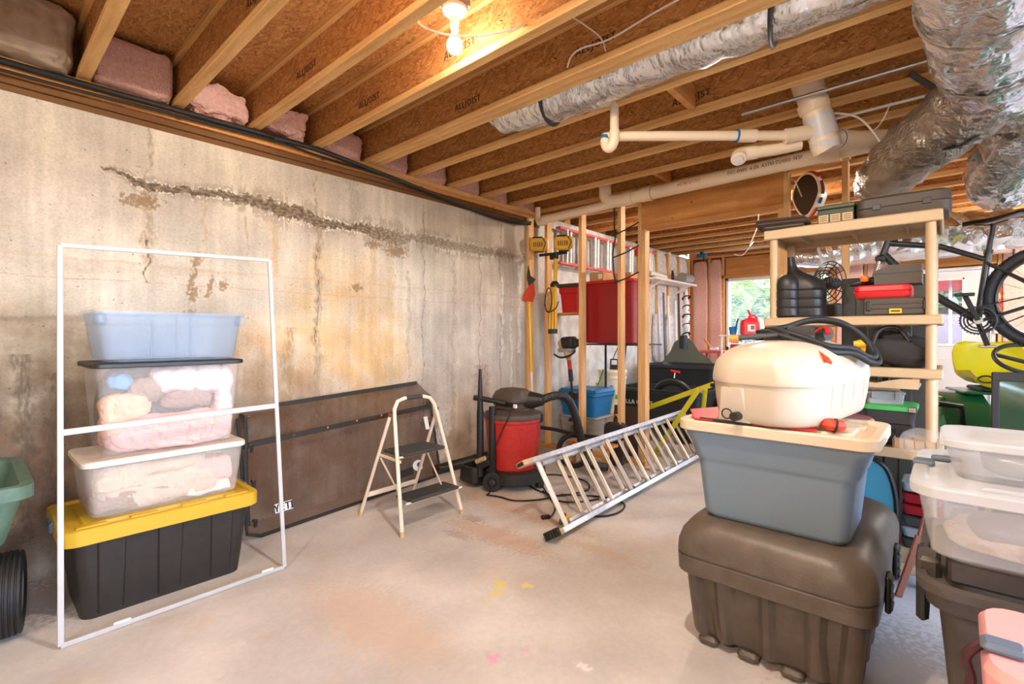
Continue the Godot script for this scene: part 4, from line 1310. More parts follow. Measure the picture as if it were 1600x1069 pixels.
	for q in [[0.02, 0.70], [0.20, 0.73], [0.36, 0.76], [0.515, 0.79], [0.66, 0.815], [0.02, 0.93], [0.02, 0.42], [0.015, 0.12], [0.97, 0.9]]:
		var p: Vector3 = e.bl.lerp(e.tl, q[1]).lerp(e.br.lerp(e.tm, q[1]), q[0])
		obj("snap", nb(o).tube([p + n * 0.006, p + n * 0.016], [0.013, 0.008], 12), M.chrome, o)
	for q in [[0.022, 0.64], [0.022, 0.36], [0.018, 0.07], [0.965, 0.84], [0.965, 0.60]]:
		var p: Vector3 = e.bl.lerp(e.tl, q[1]).lerp(e.br.lerp(e.tm, q[1]), q[0])
		obj("hook", nb(o).bar(p + n * 0.008, p + n * 0.010 + V(0.004, 0.05, 0), 0.022, 0.012, 0.004, n), M.black, o)
	obj("strap", nb(o).tube(smooth([e.tl + V(0.02, -0.03, 0.02), e.tl + V(0.055, -0.07, 0.0), e.bl.lerp(e.tl, 0.72) + V(0.03, 0, 0.0), e.bl.lerp(e.tl, 0.45) + V(0.022, 0, 0.01), e.bl.lerp(e.tl, 0.1) + V(0.015, 0, 0.01)], 5), 0.013, 8, false, 0.6), M.black, o)
	# stickers
	var yb := Basis((e.br - e.bl).normalized(), (e.tl - e.bl).normalized(), n).orthonormalized()
	var pl := Transform3D(yb, e.bl.lerp(e.tl, 0.165).lerp(e.br.lerp(e.tm, 0.165), 0.128) + n * 0.022)
	pl.origin -= o.position
	b = nb()
	b.t = pl
	b.box(Vector3(), V(0.12, 0.056, 0.002))
	obj("sticker", b, M.white_ink, o)
	words("YETI", 0.048, 0.001, M.ink, o, Transform3D(pl.basis, pl.origin + n * 0.0024), "lettering", "Droid Sans", true)
	b = nb()
	var cq := []
	for k in 21:
		var a := 0.7 + 4.9 * k / 20.0
		cq.append(Vector2(cos(a) * 0.060, sin(a) * 0.044))
	for k in 21:
		var a := 5.6 - 4.9 * k / 20.0
		cq.append(Vector2(cos(a) * 0.030 + 0.016, sin(a) * 0.020 + 0.004))
	b.t = Transform3D(yb, e.bl.lerp(e.tl, 0.19).lerp(e.br.lerp(e.tm, 0.19), 0.845) + n * 0.022 - o.position)
	b.poly(cq, 0.002)
	obj("sticker", b, M.white_ink, o)
	b = nb()
	b.t = Transform3D(yb, e.bl.lerp(e.tl, 0.80).lerp(e.br.lerp(e.tm, 0.80), 0.955) + n * 0.02 - o.position)
	b.box(V(-0.03, -0.10, 0), V(0.045, 0.11, 0.002))
	obj("tag", b, M.paper, o)
	obj("leg_pad", nb(o).bar(e.bl.lerp(e.br, 0.70) + V(0.01, 0.11, 0) + n * 0.004, e.bl.lerp(e.br, 0.80) + V(0.01, 0.115, 0) + n * 0.004, 0.004, 0.06), M.matte_dark, o)

	# --- drain pipe lying at the foot of the wall
	o = thing("drain_pipe", "black drain pipe lying along the foot of the concrete wall", "pipe", V(-3.42, 0, -3.3))
	obj("tube", nb().tube([V(0, 0.045, 0.5), V(0, 0.045, -0.75)], 0.044, 16), M.black, o)
	obj("coupling", nb().tube([V(0, 0.047, 0.02), V(0, 0.047, -0.04)], 0.047, 16), M.charcoal, o)

	# --- green garden cart at the left edge
	o = thing("garden_cart", "green poly garden cart at the photo's left edge", "cart", V(-3.05, 0, 0.17))
	b = nb()
	b.loft([rr(0.52, 0.50, 0.05, 0.385), rr(0.56, 0.56, 0.06, 0.42), rr(0.64, 0.66, 0.06, 0.60), rr(0.70, 0.72, 0.06, 0.605), rr(0.70, 0.72, 0.06, 0.655), rr(0.66, 0.68, 0.06, 0.66), rr(0.62, 0.64, 0.06, 0.65), rr(0.60, 0.62, 0.055, 0.60), rr(0.54, 0.54, 0.05, 0.425), rr(0.50, 0.48, 0.05, 0.40)])
	obj("tray", b, M.cart_green, o)
	var w := obj("wheel", wheel_shape(0.17, 0.105, 0.09), M.black_rubber, o, 30)
	w.position = V(0.12, 0.17, -0.29)
	w.rotation.y = PI / 2 - 0.12
	var hub := nb()
	hub.lathe([Vector2(0.001, -0.045), Vector2(0.085, -0.045), Vector2(0.088, 0.045), Vector2(0.001, 0.045)], 20)
	var hm := obj("hub", hub, M.gray_plastic, w)
	hm.rotation.z = PI / 2
	obj("axle", nb().tube([V(0.12, 0.17, -0.29), V(0.07, 0.17, 0.25)], 0.012, 8), M.charcoal, o)
	obj("undercarriage", nb().bar(V(0.0, 0.17, 0.05), V(0.0, 0.40, 0.05), 0.05, 0.05), M.charcoal, o)


func wheel_shape(r: float, w: float, hole: float) -> MB:
	# a treaded tyre about the x axis
	var b := nb()
	b.t = Transform3D(Basis(Vector3.BACK, PI / 2), Vector3())
	var prof := [Vector2(hole, -w * 0.40), Vector2(r * 0.80, -w * 0.5), Vector2(r * 0.93, -w * 0.47)]
	for k in 6:
		var u := -0.40 + 0.8 * k / 5.0
		prof.append(Vector2(r * (1.0 - 0.22 * u * u), w * (u - 0.045)))
		prof.append(Vector2(r * (1.0 - 0.22 * u * u), w * (u + 0.035)))
		if k < 5:
			prof.append(Vector2(r * (1.0 - 0.22 * u * u) - 0.006, w * (u + 0.05)))
			prof.append(Vector2(r * (1.0 - 0.22 * u * u) - 0.006, w * (u + 0.10)))
	prof.append_array([Vector2(r * 0.93, w * 0.47), Vector2(r * 0.80, w * 0.5), Vector2(hole, w * 0.40), Vector2(hole, -w * 0.40)])
	b.lathe(prof, 40)
	return b


# ---------------------------------------------------------------- on the open floor
func floor_things() -> void:
	# --- step stool
	var o := thing("step_stool", "cream metal folding step stool with two black treads", "stool", V(-2.72, 0, -2.05))
	var fp := [V(-2.517, 0.014, -1.80), V(-2.60, 0.36, -1.83), V(-2.685, 0.70, -1.862), V(-2.702, 0.765, -1.872), V(-2.715, 0.81, -1.905), V(-2.72, 0.824, -1.96), V(-2.72, 0.826, -2.04), V(-2.72, 0.824, -2.12), V(-2.715, 0.81, -2.172), V(-2.702, 0.765, -2.202), V(-2.685, 0.70, -2.215), V(-2.61, 0.36, -2.265), V(-2.54, 0.014, -2.315)]
	obj("front_frame", nb(o).tube(fp, 0.0125, 12), M.cream_paint, o)
	obj("rear_leg", nb(o).tube([V(-3.045, 0.014, -1.835), V(-2.715, 0.715, -1.845)], 0.0115, 10), M.cream_paint, o)
	obj("rear_leg", nb(o).tube([V(-3.06, 0.014, -2.275), V(-2.715, 0.715, -2.235)], 0.0115, 10), M.cream_paint, o)
	obj("rear_brace", nb(o).bar(V(-2.985, 0.15, -1.84), V(-2.99, 0.15, -2.27), 0.008, 0.034, 0.002), M.cream_paint, o)
	obj("handle_grip", nb(o).tube([V(-2.72, 0.825, -1.975), V(-2.72, 0.826, -2.105)], 0.016, 12), M.charcoal, o)
	for z in [-1.85, -2.225]:
		obj("strut", nb(o).bar(V(-2.60, 0.44, z), V(-2.86, 0.45, z), 0.006, 0.018), M.cream_paint, o)
		obj("strut", nb(o).bar(V(-2.83, 0.43, z), V(-2.62, 0.20, z - 0.02 * signf(z + 2.03)), 0.005, 0.012), M.cream_paint, o)
	for q in [[-2.705, 0.475, -2.038, 0.235, 0.345], [-2.60, 0.20, -2.07, 0.17, 0.405]]:
		var tr := obj("tread", nb(o).box(V(q[0], q[1], q[2]), V(q[3], 0.022, q[4]), 0.008), M.charcoal, o)
		var rib := nb(o)
		for k in 7:
			rib.box(V(q[0] - q[3] / 2 + q[3] * (k + 1) / 8.0, q[1] + 0.0115, q[2]), V(0.007, 0.003, q[4] - 0.04))
		obj("grip_ribs", rib, M.matte_dark, tr)
		obj("tread_rod", nb(o).tube([V(q[0] + q[3] * 0.42, q[1] - 0.008, q[2] - q[4] / 2 - 0.03), V(q[0] + q[3] * 0.42, q[1] - 0.008, q[2] + q[4] / 2 + 0.03)], 0.007, 8), M.cream_paint, o)
	for p in [fp[0], fp[12], V(-3.045, 0.014, -1.835), V(-3.06, 0.014, -2.275)]:
		obj("foot", nb(o).tube([p + V(0, -0.013, 0), p + V(0, 0.02, 0)], 0.0155, 10), M.tan, o)
	for p in [V(-2.715, 0.72, -1.845), V(-2.715, 0.72, -2.235)]:
		obj("end_cap", nb(o).tube([p, p + V(0.006, 0.014, 0)], 0.0135, 10), M.red_brown, o)

	# --- shop vacuum
	o = thing("shop_vacuum", "red and black wet-dry vacuum with wands stowed at its side", "vacuum", V(-2.74, 0, -3.08), -0.05)
	obj("drum", nb().lathe([Vector2(0.001, 0.15), Vector2(0.205, 0.15), Vector2(0.210, 0.17), Vector2(0.222, 0.40), Vector2(0.226, 0.405), Vector2(0.232, 0.53), Vector2(0.240, 0.535), Vector2(0.240, 0.56), Vector2(0.001, 0.56)], 40), M.red_drum, o)
	obj("lid", nb().lathe([Vector2(0.001, 0.56), Vector2(0.243, 0.56), Vector2(0.248, 0.575), Vector2(0.240, 0.60), Vector2(0.17, 0.625), Vector2(0.001, 0.63)], 40), M.vac_lid, o)
	for a in [0.5, 2.6]:
		var b0 := nb()
		b0.t = Transform3D(Basis(Vector3.UP, a), Vector3())
		b0.box(V(0.243, 0.56, 0), V(0.02, 0.07, 0.05), 0.005)
		obj("latch", b0, M.black, o)
	var hd := nb()
	var hr := []
	for q in [[0.61, 0.30, 0.25], [0.64, 0.31, 0.26], [0.655, 0.27, 0.22], [0.69, 0.27, 0.22], [0.70, 0.32, 0.27], [0.73, 0.32, 0.26], [0.775, 0.28, 0.22], [0.797, 0.21, 0.16], [0.80, 0.1, 0.08]]:
		hr.append(rr(q[1], q[2], 0.07, q[0], 5))
	hd.loft(hr)
	obj("motor_head", hd, M.vac_lid, o)
	hd = nb()
	for k in 14:
		hd.box(V(-0.115 + 0.0175 * k, 0.672, 0.112), V(0.008, 0.03, 0.006))
	obj("vent_fins", hd, M.black, o)
	obj("hose_port", nb().tube([V(0.10, 0.70, -0.06), V(0.20, 0.71, -0.10), V(0.235, 0.71, -0.115)], [0.085, 0.055, 0.045], 18), M.black, o)
	var dl := nb()
	dl.loft([rr(0.50, 0.46, 0.2, 0.05, 8), rr(0.54, 0.50, 0.22, 0.06, 8), rr(0.53, 0.49, 0.22, 0.14, 8), rr(0.47, 0.44, 0.2, 0.155, 8)])
	obj("dolly", dl, M.black, o)
	dl = nb()
	dl.loft([rr(0.20, 0.30, 0.06, 0.04, 5, -0.20, 0.20), rr(0.22, 0.32, 0.07, 0.055, 5, -0.20, 0.20), rr(0.21, 0.31, 0.07, 0.17, 5, -0.20, 0.20), rr(0.17, 0.27, 0.05, 0.17, 5, -0.20, 0.20), rr(0.16, 0.26, 0.05, 0.13, 5, -0.20, 0.20)])
	obj("tool_caddy", dl, M.black, o)
	for q in [[0.03, 0.272, 0.075, 0.35], [-0.33, 0.10, 0.06, 1.3]]:
		var w := obj("wheel", wheel_shape(q[2], 0.05, q[2] * 0.55), M.black_rubber, o, 30)
		w.position = V(q[0], q[2], q[1])
		w.rotation.y = -0.72
		var hub := obj("wheel_hub", nb().lathe([Vector2(0.001, -0.02), Vector2(q[2] * 0.56, -0.02), Vector2(q[2] * 0.3, 0.022), Vector2(0.001, 0.026)], 16), M.charcoal, w)
		hub.rotation.z = -PI / 2
	for q in [V(0.24, 0.035, -0.06), V(0.12, 0.035, -0.24)]:
		obj("caster", nb().tube([q + V(-0.02, 0, 0), q + V(0.02, 0, 0)], 0.035, 14), M.black, o)
	obj("crevice_wand", nb(o).tube([V(-2.85, 0.10, -2.80), V(-2.85, 0.62, -2.80), V(-2.85, 0.64, -2.80), V(-2.85, 0.97, -2.80)], [0.029, 0.029, 0.026, 0.011], 14), M.black, o)
	obj("wand", nb(o).tube([V(-2.755, 0.10, -2.845), V(-2.755, 0.67, -2.845)], 0.030, 14), M.black, o)
	obj("wand_handle", nb(o).tube([V(-2.90, 0.735, -2.78), V(-2.80, 0.725, -2.82), V(-2.66, 0.70, -2.90)], [0.022, 0.022, 0.018], 12), M.black, o)
	var br := nb(o)
	br.t = br.t * Transform3D(Basis.from_euler(V(0.5, 0.4, 0.5)), V(-2.80, 0.215, -2.795))
	br.box(Vector3(), V(0.12, 0.07, 0.05), 0.012)
	var bh := obj("brush_head", br, M.black, o)
	br = nb(o)
	br.t = br.t * Transform3D(Basis.from_euler(V(0.5, 0.4, 0.5)), V(-2.80, 0.215, -2.795))
	for k in 12:
		br.box(V(-0.05 + 0.009 * k, 0.042, 0.012 * (k % 2)), V(0.006, 0.022, 0.03))
	obj("bristles", br, M.tan, bh)
	var hose := [V(-2.55, 0.80, -3.16), V(-2.51, 0.715, -3.20), V(-2.48, 0.735, -3.27), V(-2.44, 0.735, -3.36), V(-2.41, 0.68, -3.43), V(-2.385, 0.56, -3.48), V(-2.37, 0.42, -3.52), V(-2.36, 0.28, -3.55), V(-2.345, 0.17, -3.57), V(-2.30, 0.12, -3.62), V(-2.22, 0.10, -3.72)]
	hose.remove_at(0)
	hose.push_front(V(-2.53, 0.705, -3.19))
	var hp := smooth(hose, 9)
	var rad := []
	for k in hp.size():
		rad.append(0.036 if k % 2 == 0 else 0.033)
	obj("hose", nb(o).tube(hp, rad, 12), M.black, o, 25)
	obj("power_cord", nb(o).tube(smooth([V(-2.62, 0.66, -2.93), V(-2.60, 0.60, -2.87), V(-2.64, 0.5, -2.84), V(-2.70, 0.35, -2.82), V(-2.715, 0.2, -2.80), V(-2.70, 0.03, -2.77), V(-2.68, 0.008, -2.70)], 6), 0.005, 6), M.black_rubber, o)
	obj("switch", nb(o).box(V(-2.60, 0.675, -2.945), V(0.03, 0.03, 0.02), 0.003), M.paper, o)

	# --- aluminium extension ladder on its edge
	o = thing("extension_ladder", "aluminium extension ladder lying on its edge across the floor", "ladder", V(-1.95, 0, -3.7))
	var a0 := V(-1.79, 0.036, -2.41)
	var a1 := V(-1.894, 0.036, -5.16)
	var b0 := V(-2.035, 0.425, -2.47)
	var u := (a1 - a0).normalized()
	var wd := (b0 - a0 - u * (b0 - a0).dot(u)).normalized()
	var wid := (b0 - a0).dot(wd)
	var n := u.cross(wd).normalized()
	if n.x > 0:
		n = -n
	var L := a0.distance_to(a1)
	for s in [0.0, wid]:
		var p: Vector3 = a0 + wd * s
		var rail := nb(o)
		rail.bar(p, p + u * L, 0.010, 0.066, 0.002, n)
		for e in [-0.030, 0.030]:
			rail.bar(p + n * e, p + n * e + u * L, 0.034, 0.009, 0.002, n)
		obj("side_rail", rail, M.aluminium, o)
	for s in [0.03, wid - 0.03]:       # the fly section behind
		var p: Vector3 = a0 + wd * s + n * 0.062 + u * 0.22
		var rail := nb(o)
		rail.bar(p, p + u * (L - 0.10), 0.010, 0.048, 0.002, n)
		for e in [-0.022, 0.022]:
			rail.bar(p + n * e, p + n * e + u * (L - 0.10), 0.024, 0.007, 0.002, n)
		obj("fly_rail", rail, M.aluminium, o)
	for k in 9:
		var p := a0 + u * (0.12 + 0.305 * k)
		obj("rung", nb(o).tube([p, p + wd * wid], 0.020, 10, false, 0.8), M.rung if k else M.white_paint, o)
		if k:
			p += u * -0.012 + n * 0.062
			obj("fly_rung", nb(o).tube([p + wd * 0.03, p + wd * (wid - 0.03)], 0.0185, 10, false, 0.8), M.rung, o)
	for s in [0.0, wid]:
		var p: Vector3 = a0 + wd * s
		obj("end_shoe", nb(o).bar(p - u * 0.05, p + u * 0.04, 0.034, 0.074, 0.004, n), M.tan, o)
	var fb := nb(o)
	fb.bar(a0 - u * 0.075 - n * 0.02 + wd * 0.01, a0 - u * 0.05 - n * 0.02 + wd * 0.01, 0.05, 0.12, 0.004, n)
	var foot := obj("foot_pad", fb, M.black_rubber, o)
	fb = nb(o)
	for k in 5:
		fb.bar(a0 - u * 0.082 - n * (0.065 - 0.023 * k) + wd * 0.01, a0 - u * 0.074 - n * (0.065 - 0.023 * k) + wd * 0.01, 0.042, 0.010, 0.0, n)
	obj("tread_ribs", fb, M.matte_dark, foot)
	obj("foot_socket", nb(o).bar(a0 + wd * wid - u * 0.055, a0 + wd * wid - u * 0.045, 0.022, 0.05, 0.0, n), M.black, o)
	for s in [0.035, wid - 0.035]:
		obj("bracket", nb(o).bar(a0 + wd * s + u * 0.10 + n * 0.02, a0 + wd * (s + 0.05 * signf(0.2 - s)) + u * 0.15 - n * 0.0, 0.03, 0.02, 0.002), M.charcoal, o)
	obj("rung_lock", nb(o).bar(a0 + wd * 0.05 + u * 0.17 + n * 0.06, a0 + wd * 0.05 + u * 0.26 + n * 0.06, 0.03, 0.03, 0.005), M.yellow, o)
	for k in [3, 4, 5, 6]:
		obj("guide_clip", nb(o).bar(a0 + wd * 0.02 + u * (0.10 + 0.305 * k + 0.06) + n * 0.03, a0 + wd * 0.02 + u * (0.10 + 0.305 * k + 0.10) + n * 0.03, 0.036, 0.05, 0.004, n), M.black, o)

	# --- cord
	var cords := nb()
	for q in [[V(-2.68, 0.008, -2.70), V(-2.567, 0.008, -2.735), V(-2.427, 0.008, -2.75), V(-2.30, 0.008, -2.90), V(-2.25, 0.008, -3.10)],
			[V(-2.66, 0.008, -3.45), V(-2.70, 0.008, -3.30), V(-2.60, 0.008, -3.12), V(-2.40, 0.008, -3.04), V(-2.25, 0.008, -3.06), V(-2.18, 0.008, -3.22), V(-2.16, 0.012, -3.34), V(-2.3, 0.012, -3.5), V(-2.55, 0.008, -3.52), V(-2.66, 0.010, -3.42), V(-2.55, 0.012, -3.22), V(-2.33, 0.012, -3.02), V(-2.14, 0.008, -2.86), V(-2.05, 0.008, -2.72), V(-2.03, 0.012, -2.66)],
			[V(-2.25, 0.008, -3.10), V(-2.0, 0.008, -3.25), V(-1.80, 0.008, -3.24), V(-1.73, 0.008, -3.09), V(-1.76, 0.008, -2.93), V(-1.9, 0.008, -2.80)],
			[V(-2.40, 0.016, -3.05), V(-2.2, 0.012, -2.95), V(-2.06, 0.012, -3.02), V(-1.98, 0.008, -3.2)]]:
		cords.tube(smooth(q, 8), 0.0065, 6)
	var co := thing("extension_cable", "dark extension cord looped on the floor beside the vacuum", "cord")
	obj("cord", cords, M.black_rubber, co)
	obj("plug", nb().bar(V(-2.03, 0.014, -2.66), V(-2.06, 0.014, -2.60), 0.03, 0.025, 0.006), M.black_rubber, co)


# ---------------------------------------------------------------- the right foreground
func fluted(w: float, d: float, y: float, per: float, amp: float, r := 0.05) -> PackedVector3Array:
	# a rounded rectangle whose sides are fluted
	var out := PackedVector3Array()
	var n := 26
	for side in 4:
		var len := w if side % 2 == 0 else d
		for k in n:
			var s := -len / 2 + r + (len - 2 * r) * k / (n - 1.0)
			var c := fposmod(s / per + 0.5, 1.0)
			var e := amp * smoothstep(0.10, 0.22, absf(c - 0.5)) if absf(s) < len / 2 - r - 0.01 else 0.0
			var off := (d if side % 2 == 0 else w) / 2 - e
			match side:
				0: out.append(V(-s, y, off))
				1: out.append(V(-off, y, -s))
				2: out.append(V(s, y, -off))
				3: out.append(V(off, y, s))
		var a := PI / 2 * (side + 1)
		var cc: Vector3 = [V(-w / 2 + r, y, d / 2 - r), V(-w / 2 + r, y, -d / 2 + r), V(w / 2 - r, y, -d / 2 + r), V(w / 2 - r, y, d / 2 - r)][side]
		for k in range(1, 4):
			var q := a + PI / 2 * k / 4.0
			out.append(cc + V(cos(q), 0, sin(q)) * r)
	return out


func right_things() -> void:
	# --- trunk
	var o := thing("storage_chest", "large gray-brown molded storage trunk on the floor", "trunk", V(-0.508, 0, -2.39))
	var b := nb()
	var rings := []
	for q in [[0.035, 0.56, 0.80], [0.05, 0.57, 0.815], [0.18, 0.595, 0.84], [0.31, 0.62, 0.86]]:
		rings.append(fluted(q[1], q[2], q[0], 0.155, 0.024))
	b.loft(rings)
	obj("body", b, M.trunk, o, 30)
	for x in [-0.22, -0.07, 0.08, 0.23]:
		for z in [-0.37, 0.37]:
			obj("foot", nb().box(V(x, 0.018, z), V(0.075, 0.036, 0.07), 0.012), M.trunk, o)
	b = nb()
	b.loft([rr(0.655, 0.92, 0.07, 0.295, 6), rr(0.668, 0.933, 0.075, 0.30, 6), rr(0.675, 0.94, 0.08, 0.362, 6), rr(0.664, 0.93, 0.08, 0.366, 6), rr(0.664, 0.93, 0.08, 0.370, 6), rr(0.678, 0.943, 0.085, 0.374, 6), rr(0.676, 0.94, 0.09, 0.41, 6), rr(0.655, 0.92, 0.10, 0.450, 6), rr(0.61, 0.875, 0.11, 0.482, 6), rr(0.55, 0.815, 0.10, 0.498, 6), rr(0.50, 0.765, 0.08, 0.503, 6), rr(0.46, 0.72, 0.05, 0.503, 6)])
	obj("lid", b, M.trunk, o, 35)
	for z in [0.20, -0.12]:
		var lt := obj("latch", nb().box(V(0.345, 0.335, z), V(0.018, 0.13, 0.075), 0.006), M.black, o)
		for k in 4:
			obj("latch_rib", nb().box(V(0.356, 0.29 + 0.03 * k, z), V(0.006, 0.012, 0.07), 0.002), M.charcoal, lt)

	# --- slate tote on the trunk
	o = thing("storage_tote", "slate blue plastic tote with a beige lid, standing on the trunk", "tote", V(-0.515, 0.503, -2.225))
	b = nb()
	b.loft([rr(0.47, 0.33, 0.04, 0.0), rr(0.488, 0.345, 0.045, 0.006), rr(0.505, 0.36, 0.045, 0.02), rr(0.545, 0.385, 0.045, 0.22), rr(0.552, 0.392, 0.045, 0.235), rr(0.57, 0.402, 0.05, 0.245), rr(0.600, 0.42, 0.05, 0.30), rr(0.640, 0.435, 0.05, 0.335), rr(0.640, 0.435, 0.05, 0.362)])
	obj("tub", b, M.slate_tote, o, 30)
	var lid := obj("lid", lid_shape(0.685, 0.475, 0.397, 0.042, 0.055, 0.012), M.beige_lid, o)
	obj("lid_dimple", nb().lathe([Vector2(0.001, 0.386), Vector2(0.03, 0.386), Vector2(0.038, 0.3985), Vector2(0.042, 0.398), Vector2(0.042, 0.385), Vector2(0.001, 0.383)], 20), M.tan, lid).position = V(0.235, 0, -0.05)
	obj("lid_notch", nb().box(V(0.328, 0.372, 0.02), V(0.035, 0.045, 0.10), 0.012), M.beige_lid, lid)

	# --- red plate and strap under the sprayer tank
	o = thing("red_board", "red board with a dark edge, pinned under the sprayer tank", "board", V(-0.585, 0.902, -2.2), 0.12)
	obj("sheet", nb().poly([Vector2(-0.30, -0.06), Vector2(-0.22, -0.19), Vector2(0.10, -0.205), Vector2(0.24, -0.15), Vector2(0.20, 0.20), Vector2(-0.22, 0.18)], 0.006), M.red, o).transform = Transform3D(Basis(Vector3.RIGHT, -PI / 2) , V(0, 0.004, 0)) * Transform3D(Basis(Vector3.RIGHT, PI), Vector3())
	obj("edge", nb().bar(V(-0.20, 0.006, 0.172), V(0.0, 0.006, 0.193), 0.012, 0.012, 0.002), M.black, o)
	o = thing("ratchet_strap", "bundled red strap lying on the beige lid beside the tank", "strap", V(-0.315, 0.90, -2.095), 0.4)
	var sp := nb()
	sp.tube(ring3(V(0, 0.024, 0), Vector3.RIGHT, Vector3.BACK, 0.022, 14), 0.02, 8, true, 1.0)
	obj("webbing", sp, M.orange_red, o)
	obj("band", nb().tube(ring3(V(0, 0.024, 0.02), V(0.2, 1, 0).normalized(), Vector3.BACK, 0.024, 14), 0.004, 6, true), M.black, o)

	# --- sprayer tank
	o = thing("sprayer_tank", "cream plastic sprayer tank with black hoses coiled on top", "tank", V(-0.515, 0.909, -2.400), -0.10)
	b = nb()
	rings = []
	var prof := [[0.0, 0.86, 0.90], [0.008, 0.90, 0.93], [0.03, 0.935, 0.955], [0.09, 0.965, 0.975], [0.146, 0.985, 0.985], [0.152, 1.005, 1.0], [0.175, 1.01, 1.0], [0.195, 1.0, 0.995], [0.215, 0.985, 0.985], [0.240, 0.945, 0.955], [0.264, 0.865, 0.90], [0.288, 0.73, 0.80], [0.305, 0.54, 0.66], [0.315, 0.34, 0.45], [0.318, 0.15, 0.2]]
	var fine := []
	for k in prof.size() - 1:
		var p0 = prof[maxi(k - 1, 0)]
		var p3 = prof[mini(k + 2, prof.size() - 1)]
		for e in 3:
			var u: float = e / 3.0
			fine.append([cubic_interpolate(prof[k][0], prof[k + 1][0], p0[0], p3[0], u), cubic_interpolate(prof[k][1], prof[k + 1][1], p0[1], p3[1], u), cubic_interpolate(prof[k][2], prof[k + 1][2], p0[2], p3[2], u)])
	fine.append(prof[prof.size() - 1])
	for q in fine:
		var ring := PackedVector3Array()
		for p in rr(0.44 * q[1], 0.85 * q[2], 0.14, q[0], 9):
			var nose := p
			if p.z > 0.24:
				nose.z += 0.022 * cos(clampf(p.x / 0.21, -1, 1) * PI / 2) - 0.045 * clampf(-p.x / 0.2, 0, 1)
			ring.append(nose)
		rings.append(ring)
	b.loft(rings)
	obj("shell", b, M.tank, o, 75)
	for z in [-0.24, -0.08, 0.08, 0.22]:
		var rib := nb()
		rib.loft([rr(0.03, 0.05, 0.012, 0.03, 4, 0.195, z), rr(0.03, 0.06, 0.012, 0.09, 4, 0.206, z), rr(0.03, 0.05, 0.012, 0.17, 4, 0.215, z), rr(0.03, 0.03, 0.01, 0.235, 4, 0.196, z)])
		obj("side_rib", rib, M.tank, o)
	b = nb()
	b.loft([rr(0.13, 0.03, 0.012, 0.002, 4, -0.075, 0.392), rr(0.11, 0.03, 0.012, 0.055, 4, -0.075, 0.405), rr(0.09, 0.03, 0.012, 0.135, 4, -0.075, 0.417)])
	obj("drain_boss", b, M.tank, o)
	var sg := obj("drain_cap", nb().tube([V(-0.055, 0.028, 0.41), V(-0.055, 0.028, 0.455)], 0.017, 14), M.black, o)
	obj("cap_loop", nb().tube(ring3(V(-0.085, 0.036, 0.445), Vector3.RIGHT, Vector3.UP, 0.019, 14), 0.003, 6, true), M.black, sg)
	obj("fill_cap", nb().lathe([Vector2(0.001, 0.315), Vector2(0.06, 0.315), Vector2(0.064, 0.345), Vector2(0.055, 0.352), Vector2(0.001, 0.352)], 22), M.black, o).position = V(-0.02, 0, 0.08)
	obj("pump", nb().box(V(0.04, 0.345, -0.05), V(0.11, 0.065, 0.15), 0.012), M.charcoal, o)
	obj("pump_head", nb().tube([V(0.09, 0.345, -0.02), V(0.14, 0.345, 0.0)], 0.03, 12), M.black, o)
	for k in 3:
		obj("pump_wire", nb().tube(smooth([V(0.09, 0.35, -0.03 + 0.02 * k), V(0.13, 0.372, -0.01 + 0.015 * k), V(0.15, 0.345, 0.02 + 0.02 * k)], 5), 0.005, 6), M.red, o)
	var hoses := nb(o)
	var l1 := [V(-0.635, 1.262, -2.36), V(-0.58, 1.275, -2.48), V(-0.47, 1.312, -2.55), V(-0.36, 1.295, -2.60), V(-0.27, 1.22, -2.63), V(-0.225, 1.14, -2.58), V(-0.245, 1.135, -2.49), V(-0.29, 1.175, -2.36), V(-0.36, 1.185, -2.27), V(-0.46, 1.225, -2.25), V(-0.57, 1.258, -2.28)]
	hoses.tube(smooth(l1, 8, true), 0.0125, 10, true)
	var l2 := []
	for p in l1:
		l2.append((p - V(-0.45, 1.25, -2.42)) * V(0.90, 0.9, 0.86) + V(-0.44, 1.262, -2.43))
	hoses.tube(smooth(l2, 8, true), 0.0125, 10, true)
	hoses.tube(smooth([V(-0.63, 1.25, -2.37), V(-0.66, 1.235, -2.42), V(-0.60, 1.245, -2.47), V(-0.50, 1.27, -2.42)], 8), 0.0125, 10)
	obj("hose", hoses, M.black_rubber, o, 60)
	obj("spray_trigger", nb(o).tube([V(-0.375, 1.185, -2.15), V(-0.335, 1.16, -2.09), V(-0.32, 1.148, -2.075)], [0.007, 0.010, 0.006], 10), M.orange_red, o)
	obj("wand_grip", nb(o).tube([V(-0.67, 1.235, -2.17), V(-0.60, 1.243, -2.20), V(-0.53, 1.25, -2.23)], [0.012, 0.012, 0.007], 10), M.charcoal, o)
	obj("wand_knob", nb(o).tube([V(-0.70, 1.232, -2.16), V(-0.665, 1.235, -2.172)], [0.016, 0.017], 14), M.orange, o)

	# --- mauve bucket behind the tote
	o = thing("lidded_tub", "round wine-red tub with a mauve lid, standing behind the slate tote", "tub", V(-0.425, 0.503, -2.665))
	obj("tub", nb().lathe([Vector2(0.001, 0.0), Vector2(0.135, 0.0), Vector2(0.16, 0.345), Vector2(0.001, 0.345)], 30), M.wine, o)
	var ml := obj("lid", nb().lathe([Vector2(0.001, 0.345), Vector2(0.172, 0.340), Vector2(0.178, 0.35), Vector2(0.178, 0.368), Vector2(0.168, 0.376), Vector2(0.155, 0.368), Vector2(0.001, 0.368)], 34), M.mauve, o)
	obj("lid_slot", nb().box(V(0.05, 0.369, 0.02), V(0.06, 0.006, 0.02), 0.002), M.wine, ml)

	# --- right-hand stack
	o = thing("storage_tote", "dark gray heavy-duty tote with a lipped lid, at the right edge of the photo", "tote", V(0.30, 0, -2.0))
